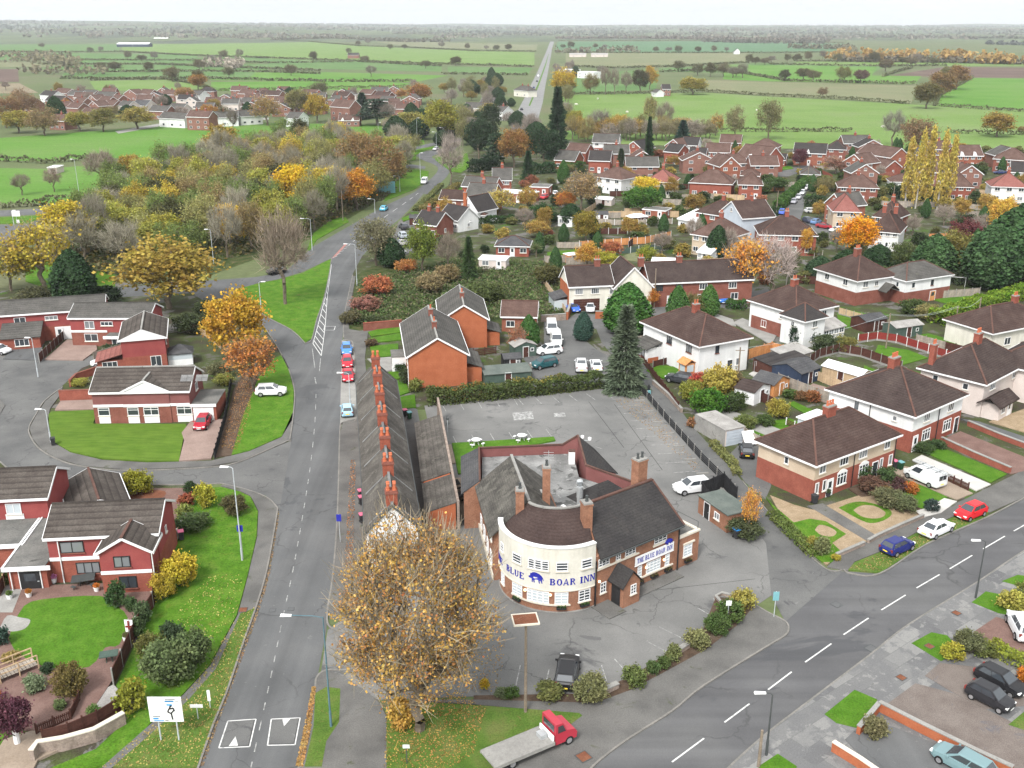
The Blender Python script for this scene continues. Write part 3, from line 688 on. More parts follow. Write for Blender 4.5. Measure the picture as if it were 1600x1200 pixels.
def car_meshes(kind):
    key=('car',kind)
    if key in PAN:return PAN[key]
    D=dict(
        hatch=dict(L=4.0,w=.87,st=[(-2,.72,.42,.78),(-1.92,.82,.3,.92),(-1.4,.87,.24,.98),(0,.88,.22,.95),(.95,.87,.22,.93),(1.6,.82,.25,.82),(1.92,.7,.34,.66),(2.0,.55,.42,.55)],cab=(-1.9,1.05,-1.45,.25,.76,.6,.93,1.48),wh=(-1.22,1.28,.31)),
        small=dict(L=3.6,w=.82,st=[(-1.8,.68,.42,.8),(-1.72,.78,.3,.92),(-1.2,.82,.24,.96),(0,.82,.22,.94),(.9,.81,.22,.92),(1.5,.76,.25,.84),(1.75,.64,.34,.68),(1.8,.5,.42,.55)],cab=(-1.7,1.0,-1.25,.3,.72,.58,.92,1.48),wh=(-1.1,1.15,.29)),
        suv=dict(L=4.45,w=.93,st=[(-2.22,.78,.5,.95),(-2.12,.88,.34,1.08),(-1.5,.93,.27,1.12),(0,.94,.26,1.08),(1.05,.93,.26,1.06),(1.8,.88,.28,.98),(2.12,.76,.4,.82),(2.22,.6,.5,.68)],cab=(-2.1,1.15,-1.75,.35,.82,.66,1.06,1.65),wh=(-1.38,1.4,.37)),
        saloon=dict(L=4.6,w=.89,st=[(-2.3,.74,.45,.85),(-2.2,.83,.32,.95),(-1.6,.88,.25,.97),(0,.89,.22,.94),(1.1,.88,.22,.92),(1.85,.83,.26,.82),(2.2,.7,.36,.66),(2.3,.55,.42,.55)],cab=(-1.75,1.15,-.95,.3,.76,.6,.93,1.43),wh=(-1.4,1.42,.32)),
        estate=dict(L=4.5,w=.88,st=[(-2.25,.74,.45,.85),(-2.15,.83,.32,.95),(-1.6,.87,.25,.97),(0,.88,.22,.94),(1.1,.87,.22,.92),(1.85,.82,.26,.82),(2.15,.7,.36,.66),(2.25,.55,.42,.55)],cab=(-2.1,1.15,-1.7,.25,.76,.6,.93,1.48),wh=(-1.35,1.38,.32)),
        van=dict(L=4.9,w=.96,st=[(-2.45,.92,.45,1.1),(-2.4,.95,.32,1.12),(-1.6,.96,.26,1.12),(0,.96,.25,1.12),(1.2,.95,.25,1.12),(1.95,.9,.28,1.02),(2.35,.8,.36,.8),(2.45,.65,.45,.62)],cab=(-2.43,1.75,-2.36,.95,.9,.8,1.1,1.95),wh=(-1.45,1.6,.34)),
        pickup=dict(L=5.1,w=.92,st=[(-2.55,.84,.5,.95),(-2.5,.9,.4,1.0),(-1.6,.92,.32,1.0),(0,.92,.3,1.02),(1.2,.92,.3,1.05),(2.1,.88,.34,.98),(2.45,.78,.42,.85),(2.55,.6,.5,.7)],cab=(-.75,1.3,-.45,.6,.82,.68,1.02,1.7),wh=(-1.6,1.65,.38)))[kind]
    bd=MB();rings=[]
    for (x,hw,zl,zb) in D['st']:
        zm=zl+(zb-zl)*.55;b=len(bd.v);rings.append(b)
        bd.v+=[(x,-hw*.9,zl),(x,-hw,zl+.08),(x,-hw,zm),(x,-hw*.93,zb),(x,-hw*.5,zb+.035),(x,hw*.5,zb+.035),(x,hw*.93,zb),(x,hw,zm),(x,hw,zl+.08),(x,hw*.9,zl)]
    for r0,r1 in zip(rings,rings[1:]):
        for j in range(10):
            bd.f.append((r0+j,r1+j,r1+(j+1) % 10,r0+(j+1) % 10));bd.m.append(0)
    bd.f.append(tuple(rings[0]+j for j in range(10)));bd.m.append(0);bd.f.append(tuple(rings[-1]+j for j in reversed(range(10))));bd.m.append(0)
    xb0,xb1,xt0,xt1,wb,wt,zb,zt=D['cab']
    B=[(xb0,-wb,zb),(xb1,-wb,zb),(xb1,wb,zb),(xb0,wb,zb)];Tt=[(xt0,-wt,zt-.05),(xt1,-wt,zt-.05),(xt1,wt,zt-.05),(xt0,wt,zt-.05)]
    bd.hexa(B,Tt);bd.hexa([Tt[0],Tt[1],Tt[2],Tt[3]],[(xt0+.12,-wt*.85,zt),(xt1-.15,-wt*.85,zt),(xt1-.15,wt*.85,zt),(xt0+.12,wt*.85,zt)])
    def gl(a,b,c,d,lo,hi,l,r,off):
        a,b,c,d=map(Vector,(a,b,c,d));q=lambda s,t:(a+(b-a)*s)+((d+(c-d)*s)-(a+(b-a)*s))*t
        n=(b-a).cross(d-a).normalized()*off;m=MB();qq=[q(l,lo),q(r,lo),q(r,hi),q(l,hi)]
        m.hexa([p-n for p in qq],[p+n for p in qq]);return m
    parts={}
    parts['windscreen']=gl(B[1],B[2],Tt[2],Tt[1],.12,.95,.05,.95,.018)
    parts['rear_window']=gl(B[3],B[0],Tt[0],Tt[3],.2,.93,.08,.92,.018)
    sw=[]
    if kind=='van':sp=[(.62,.9)]
    else:sp=[(.1,.47),(.5,.9)]
    for l,r in sp:sw.append(gl(B[0],B[1],Tt[1],Tt[0],.12,.92,l,r,.018));sw.append(gl(B[2],B[3],Tt[3],Tt[2],.12,.92,1-r,1-l,.018))
    xw0,xw1,rw=D['wh'];w_=D['w']
    ty=MB();ty.tube([(0,-.11,0),(0,-.1,0),(0,.1,0),(0,.11,0)],[rw*.86,rw,rw,rw*.86],14);rim=MB();rim.tube([(0,-.118,0),(0,.118,0)],rw*.62,10)
    xe=D['st'][-1][0];xs=D['st'][0][0];zn=.62 if kind in ('hatch','small','saloon','estate') else .78
    hl=MB();hl.box(-.09,-.16,-.06,.1,.16,.07);tl=MB();tl.box(-.05,-.12,-.14,.06,.12,.14)
    npl=MB();npl.box(-.02,-.26,-.055,.02,.26,.055);mi=MB();mi.box(-.06,-.1,-.06,.06,.1,.07)
    res=dict(kind=kind,body=bd.mesh('body',MT['car_paint']),glass=[('windscreen',parts['windscreen'].mesh('windscreen',MT['glass']))]+([] if kind=='van' else [('rear_window',parts['rear_window'].mesh('rear_window',MT['glass']))])+[('side_window',s_.mesh('side_window',MT['glass'])) for s_ in sw],
               tyre=ty.mesh('tyre',MT['tyre']),rim=rim.mesh('rim',MT['alloy']),wp=[(xw0,-w_+.06,rw),(xw0,w_-.06,rw),(xw1,-w_+.06,rw),(xw1,w_-.06,rw)],
               hl=hl.mesh('headlight',MT['white_paint']),tl=tl.mesh('tail_light',MT['wood_red']),pl=npl.mesh('number_plate',MT['white_paint']),ply=npl.mesh('number_plate',MT['plate_yellow']),mi=mi.mesh('mirror',MT['car_paint']),
               xe=xe,xs=xs,zn=zn,w=w_,cab=D['cab'],top=zt)
    PAN[key]=res;return res
mat('plate_yellow',[(.75,.55,.05),(.8,.6,.06)],2,5,.05,.5)
def car(u,v,u2,v2,kind,color,label,group=None,z=.02,lod=1,name=None):
    """(u,v) centre of the car on the ground, (u2,v2) a ground point ahead of its nose"""
    p,q=P(u,v),P(u2,v2);rz=math.atan2(q.y-p.y,q.x-p.x);m=car_meshes(kind)
    e=empty(name or {'van':'parked_van','pickup':'pickup_truck','suv':'parked_car'}.get(kind,'parked_car'),(p.x,p.y,z),rz,label,'van' if kind=='van' else ('pickup' if kind=='pickup' else 'car'),group)
    inst('body',m['body'],e,color=color)
    for n,g in m['glass']:inst(n,g,e)
    for wp in m['wp']:
        t_=inst('wheel',m['tyre'],e,wp)
        if lod:inst('rim',m['rim'],t_)
    if lod:
        for s_ in (-1,1):
            inst('headlight',m['hl'],e,(m['xe']-.16,s_*m['w']*.68,m['zn']+.03));inst('tail_light',m['tl'],e,(m['xs']+.06,s_*m['w']*.8,m['zn']+.18))
            inst('mirror',m['mi'],e,(m['cab'][1]-.35,s_*(m['w']+.06),m['cab'][6]+.08),color=color)
        inst('number_plate',m['pl'],e,(m['xe']-.01,0,.44));inst('number_plate',m['ply'],e,(m['xs']-.01,0,.62))
    return e
# ================================================================== THE SETTING: land, fields, roads, pavements
g=MB();g.box(-9000,-150,-.6,9000,14000,0);o=g.build('ground',MT['ground_base']);o['kind']='structure'
rng=np.random.default_rng(5)
mb=MB();NX,NY=90,16;vv={}
for j in range(NY+1):
    yy=2600+9800*(j/NY)**1.15
    for i in range(NX+1):
        xx=(-1.05+2.1*i/NX)*(yy*.62+300)
        s_=xx/yy;t_=j/NY
        hh=26*t_+12*math.sin(xx*.0011+j*.5)*t_+9*math.sin(xx*.0031+j)*t_+max(0,(-s_-.02)*110)*min(1,t_*1.6)*(1 if s_>-.42 else .8)
        mb.v.append((xx,yy,(hh-3) if j else-.4))
for j in range(NY):
    for i in range(NX):
        a=j*(NX+1)+i;mb.f.append((a,a+1,a+NX+2,a+NX+1));mb.m.append(0)
mb.smooth=True
mat('road_light',[(.17,.17,.17),(.2,.2,.198)],.1,2,.1)
mat('far_land',[(.05,.06,.045),(.065,.08,.05),(.09,.115,.055),(.08,.085,.06)],.004,.05,.35,anis=(1,.35,1))
o=mb.build('hills',MT['far_land']);o['kind']='structure'
def field(pts,m,z=.02):patch('field',pts,z,m,-.2)
field([(-60,220),(120,207),(187,202),(250,197),(400,192),(660,196),(665,240),(400,250),(140,246),(75,252),(-60,249)],'field_bright')
field([(-60,262),(75,264),(140,258),(200,300),(100,317),(-60,320)],'field_bright',.03)
for k,(q,m_) in enumerate([
    ([(-80,50),(190,51),(188,60),(-80,62)],'field_teal'),([(-80,63),(188,62),(186,80),(-80,81)],'field_green'),
    ([(192,66),(270,65),(400,62),(400,90),(190,79)],'field_lime'),([(-80,84),(80,82),(310,86),(305,94),(90,93),(-80,94)],'field_green'),
    ([(95,95),(420,88),(420,98),(100,100)],'field_green'),([(-80,97),(90,96),(100,104),(-80,106)],'field_olive'),
    ([(100,102),(420,100),(418,110),(180,111),(60,108)],'field_green'),([(100,114),(310,112),(400,112),(390,122),(230,124),(95,122)],'field_green'),
    ([(180,126),(255,125),(300,130),(330,140),(150,142),(140,127)],'field_lime'),([(330,113),(520,113),(700,118),(650,128),(330,125)],'field_bright'),
    ([(-80,108),(28,108),(30,128),(-80,129)],'field_plough'),([(-80,131),(30,130),(60,145),(-80,147)],'field_straw'),
    ([(330,128),(560,126),(640,130),(620,140),(330,142)],'field_bright'),([(400,63),(470,64),(640,76),(835,82),(835,104),(640,98),(400,91)],'field_lime'),
    ([(420,92),(560,96),(690,103),(690,112),(420,106)],'field_green'),([(560,62),(690,66),(840,70),(838,79),(650,74)],'field_olive'),
    ([(700,104),(832,106),(825,116),(700,115)],'field_green'),([(420,56),(560,58),(560,63),(420,62)],'field_green'),
    ([(700,52),(850,51),(848,60),(700,60)],'field_teal'),([(872,63),(1060,64),(1320,68),(1320,81),(1000,82),(868,78)],'field_teal'),
    ([(884,83),(1170,83),(1170,97),(1060,104),(960,106),(884,102)],'field_olive'),([(1030,107),(1180,99),(1390,101),(1375,108),(1360,117),(1030,112)],'field_green'),
    ([(1130,101),(1370,105),(1362,118),(1440,119),(1430,131),(1200,127),(1130,124)],'field_bright'),([(1390,118),(1480,104),(1700,107),(1700,123),(1520,121)],'field_plough'),
    ([(1240,96),(1700,100),(1700,104),(1400,103),(1240,101)],'field_lime'),([(1100,125),(1200,128),(1432,134),(1424,161),(1200,149),(1100,143)],'field_olive'),
    ([(1522,122),(1700,124),(1700,175),(1466,165),(1470,150)],'field_bright'),([(878,147),(1105,145),(1200,151),(1420,163),(1700,178),(1700,222),(1430,210),(1200,216),(880,218)],'field_lime'),
    ([(960,200),(1200,205),(1430,208),(1700,217),(1700,235),(1200,232),(960,225)],'field_lime'),([(890,118),(1010,108),(1030,113),(1025,140),(890,146)],'field_green')]):
    field(q,m_,.03+.004*(k % 9))
patch('ground',[(560,610),(535,500),(545,420),(640,330),(700,290),(720,240),(860,214),(1100,213),(1700,222),(1700,950),(1540,800),(1280,880),(1000,600),(820,640),(640,640)],.008,'garden',-.2)
patch('ground',[(-200,480),(120,440),(330,440),(430,470),(465,560),(450,700),(300,765),(250,900),(190,1160),(60,1230),(-260,1230)],.008,'garden',-.2)
patch('scrub',[(545,520),(556,430),(610,400),(720,395),(860,410),(880,440),(905,500),(800,505),(700,520),(620,512),(568,516)],.014,'scrub',-.2)
patch('woodland_floor',[(60,345),(140,310),(330,262),(430,222),(600,218),(650,262),(630,290),(540,345),(490,372),(330,430),(130,430)],.012,'scrub',-.2)
LEFT=[(300,1230),(310,1200),(332,1137),(357,1075),(382,1000),(400,950),(415,900),(425,850),(434,795)]
LEFT2=[(453,687),(459,642),(460,610),(451,577),(440,556)]
RIGHT=[(460,1230),(467,1200),(482,1137),(492,1080)]
RIGHT2=[(512,950),(520,900),(526,825),(529,750),(531,675),(535,532),(537,500),(542,470),(550,430),(566,400),(607,356),(627,340),(650,316),(668,296)]
patch('road',LEFT+[(434,795),(453,687)]+LEFT2+[(440,552),(480,530),(500,470),(515,410),(500,400),(548,352),(600,322),(648,300)]+RIGHT2[::-1]+[(512,950),(510,985),(492,1080)]+RIGHT[::-1],.02,'asphalt',-.2)
patch('road',[(531,676),(535,660),(557,654),(556,600),(552,540),(548,534),(534,532)],.024,'concrete',-.2)
patch('road',[(-60,560),(150,556),(160,563),(128,575),(95,605),(70,627),(57,647),(45,670),(50,687),(62,702),(87,717),(125,730),(105,757),(30,742),(0,722),(-60,722)],.026,'asphalt_old',-.2)
patch('road',[(120,728),(200,736),(325,731),(375,722),(452,690),(456,684),(437,798),(415,774),(400,771),(375,763),(345,756),(290,758),(104,757)],.03,'asphalt_old',-.2)
patch('road',[(451,577),(432,540),(410,508),(385,480),(345,458),(365,452),(390,474),(416,494),(455,515),(480,540),(470,575)],.026,'asphalt',-.2)
patch('yard',[(622,630),(652,640),(668,720),(690,760),(690,862),(660,830),(645,740)],.06,'asphalt_old',-.2)
patch('road',[(330,478),(400,443),(432,437),(472,425),(517,404),(540,385),(580,345),(548,352),(490,385),(445,425),(400,433),(300,440),(180,450),(180,465),(300,458)],.022,'asphalt',-.2)
patch('road',smooth([(648,300),(670,282),(682,270),(684,262),(676,256),(660,250),(652,243),(662,237),(690,233),(712,227),(712,232),(698,238),(678,243),(676,247),(692,254),(702,264),(698,276),(676,296),(668,304)],4),.03,'asphalt',-.2)
patch('road',[(610,236),(640,231),(672,224),(720,217),(720,221),(672,229),(640,236),(612,241)],.032,'asphalt',-.2)
patch('road',[(630,258),(645,257),(665,260),(664,264),(640,262),(628,263)],.034,'asphalt',-.2)
patch('road',[(-80,333),(60,326),(130,317),(160,310),(160,316),(118,326),(60,335),(-80,342)],.03,'asphalt',-.2)
patch('road',[(-80,350),(0,351),(40,352),(80,337),(100,336),(60,352),(30,385),(45,405),(0,420),(-80,430)],.03,'asphalt',-.2)
patch('road',[(795,196),(807,177),(822,148),(840,112),(852,84),(861,62),(866,50),(868,50),(867,60),(863,75),(858,103),(852,135),(848,160),(840,190)],.04,'road_light',-.2)
patch('central_reservation',[(826,165),(840,132),(852,100),(857,84),(857.5,84),(853,102),(841.5,135),(828,166)],.06,'grass',-.2)
NK=[(905,1230),(925,1200),(975,1160),(1050,1112),(1100,1072),(1200,1010),(1225,995),(1232,985)]
NK2=[(1320,893),(1375,897),(1450,850),(1540,810),(1600,779),(1680,738)]
SK=[(1110,1230),(1150,1190),(1200,1146),(1260,1100),(1360,1024),(1420,977),(1525,912),(1600,862),(1680,818)]
patch('road',NK+[(1227,972),(1290,893)]+NK2+SK[::-1],.02,'asphalt_right',-.2)
patch('lane',[(1227,972),(1205,930),(1197,850),(1147,772),(1095,720),(1046,665),(995,605),(985,590),(960,560),(940,535),(932,515),(945,498),(975,505),(1000,560),(1020,592),(1042,615),(1070,650),(1087,672),(1112,700),(1145,735),(1160,752),(1200,800),(1237,842),(1290,889),(1318,893)],.03,'asphalt_old',-.2)
patch('yard',[(832,585),(818,560),(850,545),(850,502),(895,500),(905,525),(935,548),(960,562),(985,592),(950,605),(940,598),(830,605)],.034,'asphalt_old',-.2)
patch('yard',[(885,500),(900,490),(950,492),(990,495),(1010,470),(1120,462),(1200,452),(1210,462),(1150,480),(1080,482),(975,508),(945,515),(905,512)],.036,'asphalt_old',-.2)
patch('car_park',[(663,634),(800,622),(950,607),(992,603),(1046,665),(1095,720),(1147,772),(1197,848),(1206,930),(1181,947),(1140,932),(1098,985),(1000,1055),(930,1088),(750,1088),(560,1095),(500,1060),(512,985),(545,960),(600,905),(690,862),(690,750),(676,692)],.028,'car_park',-.2)
patch('road',[(1178,378),(1190,352),(1205,338),(1222,322),(1240,304),(1258,285),(1266,285),(1258,305),(1255,330),(1250,345),(1300,350),(1330,370),(1310,378),(1250,360),(1215,362),(1195,382)],.06,'asphalt_old',-.2)
patch('road',[(1195,268),(1225,266),(1262,256),(1300,252),(1300,257),(1265,264),(1232,276),(1200,276)],.06,'asphalt_old',-.2)
patch('road',[(870,280),(900,276),(960,282),(960,287),(900,283),(870,287)],.06,'concrete',-.2)
patch('road',[(590,395),(612,372),(622,352),(645,340),(652,350),(640,372),(645,392),(620,405)],.07,'asphalt_old',-.2)
patch('road',[(180,205),(250,193),(330,187),(420,184),(420,187),(330,191),(252,197),(185,209)],.06,'concrete',-.2)
patch('verge',LEFT[1:6]+[(375,960),(330,1040),(287,1087),(237,1132),(160,1200)],.12,'litter_grass',-.2)
patch('footpath',[(160,1200),(237,1132),(287,1087),(330,1040),(372,962),(388,900),(402,840),(404,800),(392,776),(375,768),(345,760),(360,757),(398,771),(420,782),(434,795),(425,850),(415,900),(398,952),(376,960),(338,1046),(294,1096),(244,1141),(172,1204)],.125,'pavement',-.2)
patch('verge',[(172,1200),(160,1199),(95,1210),(60,1210),(150,1172),(200,1125),(182,1072),(215,1000),(243,940),(252,890),(275,830),(292,772),(318,764),(345,762),(374,769),(391,777),(403,800),(401,840),(387,900),(370,962),(328,1040),(285,1087),(236,1131)],.115,'grass',-.2)
patch('pavement',[(453,687),(445,693),(375,721),(325,730),(200,735),(125,728),(87,716),(63,701),(51,686),(46,670),(58,648),(71,628),(98,606),(94,618),(78,640),(74,662),(80,690),(110,708),(160,720),(230,724),(330,721),(390,706),(440,684),(458,655),(459,642)],.12,'pavement',-.2)
patch('verge',[(458,652),(440,683),(390,705),(362,712),(380,650),(405,590),(430,560),(440,556),(451,578),(459,610)],.115,'grass',-.2)
patch('earth_strip',[(362,712),(335,716),(352,660),(365,610),(385,575),(405,570),(395,620),(380,655)],.11,'soil',-.2)
patch('pavement',[(-60,622),(0,624),(8,634),(0,648),(-60,645)],.12,'pavement',-.2)
patch('verge',[(477,536),(455,515),(416,494),(390,473),(368,454),(380,450),(405,443),(434,438),(474,427),(517,405),(514,430),(505,470),(495,500),(487,530)],.12,'grass',-.2)
patch('verge',[(484,392),(495,375),(545,347),(540,340),(520,342),(490,365),(480,390)],.12,'grass',-.2)
patch('verge',[(600,315),(648,296),(668,280),(670,268),(650,265),(625,268),(612,280),(605,300)],.1,'grass',-.2)
patch('verge',[(620,256),(650,250),(650,242),(662,235),(690,230),(690,226),(640,237),(612,243)],.1,'grass',-.2)
patch('verge',[(704,268),(680,250),(684,245),(704,240),(730,240),(735,262),(720,270)],.1,'grass',-.2)
patch('verge',[(-80,344),(60,337),(75,334),(45,349),(0,350),(-80,349)],.1,'grass',-.2)
patch('verge',[(40,405),(70,395),(130,420),(180,430),(180,448),(100,460),(40,440)],.1,'grass',-.2)
patch('pavement',[(512,950),(520,900),(526,825),(529,750),(532,676),(536,660),(557,655),(556,600),(552,540),(545,533),(537,530),(537,500),(543,468),(551,432),(556,432),(549,470),(545,500),(545,515),(575,520),(570,560),(574,600),(566,650),(568,750),(577,860),(560,955),(545,968),(515,968)],.12,'pavement',-.2)
patch('pavement',[(467,1200),(460,1230),(620,1230),(604,1200),(604,1120),(590,1095),(540,1060),(510,1048),(498,1055),(492,1075),(482,1137)],.12,'pavement',-.2)
patch('verge',[(476,1200),(490,1137),(493,1085),(510,1075),(532,1078),(530,1130),(510,1160),(503,1200)],.13,'litter_grass',-.2)
patch('verge',[(604,1230),(604,1130),(640,1098),(735,1103),(830,1110),(905,1116),(910,1120),(870,1150),(800,1185),(740,1230)],.13,'litter_grass',-.2)
patch('footway',NK+[(1227,973),(1200,958),(1180,947),(1150,980),(1105,1015),(1060,1040),(985,1080),(930,1100),(750,1095),(640,1095),(740,1102),(830,1110),(905,1116),(910,1120),(870,1150),(800,1185),(740,1230)],.12,'pavement',-.2)
patch('verge',[(1325,892),(1375,896),(1450,849),(1539,809),(1545,802),(1522,795),(1430,835),(1380,862),(1335,880)],.125,'litter_grass',-.2)
patch('pavement',[(1292,887),(1325,893),(1335,879),(1380,861),(1430,834),(1522,794),(1543,803),(1600,778),(1680,738),(1680,700),(1600,735),(1510,780),(1440,812),(1370,842),(1310,870)],.12,'pavement',-.2)
patch('pavement',SK+[(1700,840),(1740,1000),(1740,1230)],.12,'worn_pavement',-.2)
kerb(LEFT);kerb([(434,795),(420,780),(398,770),(375,763),(345,756)]);kerb([(345,756),(290,758),(200,758),(105,757),(30,742),(0,722)])
kerb(LEFT2[::-1]+[(448,690),(375,722),(325,731),(200,736),(125,729),(87,717),(62,702),(50,687),(45,670),(57,647),(70,627),(98,605)][0:])
kerb([(451,577),(432,540),(410,508),(385,480)]);kerb([(477,537),(455,516),(416,495),(390,474),(368,455)]);kerb([(477,537),(487,531),(495,500),(505,470),(514,430),(518,404)])
kerb(RIGHT+[(494,1062),(502,1052),(515,1048),(545,1048)]);kerb([(545,988),(525,986),(512,975),(512,950)]);kerb([(512,950),(520,900),(526,825),(529,750),(531,676),(535,661),(557,655),(556,600),(552,540),(545,533),(536,531)])
kerb([(537,528),(537,500),(543,468),(551,430)]);kerb(NK+[(1227,972),(1200,958),(1180,946)]);kerb([(1318,891),(1330,897),(1375,897),(1450,850),(1540,810),(1600,779),(1680,738)]);kerb(SK)
kerb([(1318,891),(1290,889),(1237,842),(1200,800),(1160,752)],.1,.12)
patch('lawn',[(1288,1118),(1335,1080),(1370,1095),(1372,1103),(1340,1140),(1307,1132)],.15,'lawn',-.1)
patch('lawn',[(1424,1007),(1455,990),(1480,995),(1500,1020),(1470,1035)],.15,'lawn',-.1)
patch('lawn',[(1518,943),(1540,926),(1570,932),(1600,950),(1600,968),(1560,960)],.15,'lawn',-.1)
patch('lawn',[(1565,910),(1590,900),(1620,905),(1620,925)],.15,'lawn',-.1)
patch('gravel_drive',[(1445,1058),(1468,1038),(1530,1045),(1600,1080),(1600,1105),(1540,1110),(1490,1085)],.15,'gravel_grey',-.1)
patch('gravel_drive',[(1378,1108),(1430,1070),(1490,1086),(1600,1140),(1660,1180),(1600,1210),(1500,1178)],.155,'gravel_grey',-.1)
patch('driveway',[(1320,1158),(1350,1130),(1395,1138),(1500,1180),(1590,1215),(1560,1240),(1400,1240)],.16,'asphalt',-.1)
patch('driveway',[(1520,990),(1556,966),(1680,1000),(1680,1080),(1600,1030)],.15,'block_paving',-.1)
patch('lawn',[(1575,1135),(1605,1110),(1640,1130),(1620,1150)],.16,'litter_grass',-.1)
patch('lawn',[(1185,1200),(1215,1180),(1245,1200),(1230,1230),(1190,1230)],.15,'lawn',-.1)
patch('front_garden',[(1203,775),(1240,790),(1270,798),(1385,762),(1440,808),(1370,840),(1310,868),(1292,884),(1245,850)],.13,'gravel_gold',-.1)
patch('lawn',[(1196,777),(1207,790),(1240,818),(1265,812),(1290,816),(1322,836),(1300,850),(1315,864),(1300,880),(1285,880),(1245,848)],.14,'grass',-.1)
patch('gravel_bed',smooth([(1273,830),(1280,822),(1295,825),(1307,833),(1300,840),(1283,838),(1273,830)],3)[:-1],.15,'gravel_gold',-.1)
patch('lawn',smooth([(1310,795),(1330,787),(1352,786),(1385,795),(1393,805),(1380,815),(1360,819),(1340,812),(1310,795)],3)[:-1],.14,'grass',-.1)
patch('gravel_bed',smooth([(1333,799),(1345,792),(1365,792),(1383,802),(1378,810),(1362,812),(1345,808),(1333,799)],3)[:-1],.15,'gravel_gold',-.1)
patch('garden_path',[(1262,792),(1285,788),(1372,840),(1356,848)],.145,'pavement',-.1)
patch('flower_bed',[(1325,765),(1385,745),(1440,780),(1452,805),(1438,808),(1380,775),(1345,778)],.14,'soil',-.1)
patch('lawn',[(1393,745),(1440,760),(1480,778),(1452,800),(1420,790),(1400,762)],.145,'lawn',-.1)
patch('white_stones',[(1430,800),(1450,795),(1475,780),(1495,785),(1470,803),(1442,810)],.16,'slab_white',-.1)
patch('driveway',[(1387,735),(1400,728),(1445,735),(1520,772),(1495,782),(1440,760)],.13,'sand_paving',-.1)
patch('driveway',[(1425,720),(1440,712),(1548,758),(1525,768)],.135,'slab_white',-.1)
patch('lawn',[(1445,708),(1470,700),(1573,742),(1548,755)],.14,'lawn',-.1)
patch('driveway',[(1473,688),(1500,675),(1612,720),(1612,735),(1578,742),(1573,738)],.135,'block_paving',-.1)
patch('driveway',[(1500,655),(1530,660),(1680,710),(1680,735),(1600,700)],.13,'asphalt',-.1)
patch('front_garden',[(1545,660),(1600,640),(1680,660),(1680,700)],.135,'gravel_gold',-.1)
patch('yard',[(1165,755),(1150,735),(1135,715),(1160,690),(1185,690),(1200,712),(1205,760),(1196,780)],.05,'asphalt_old',-.1)
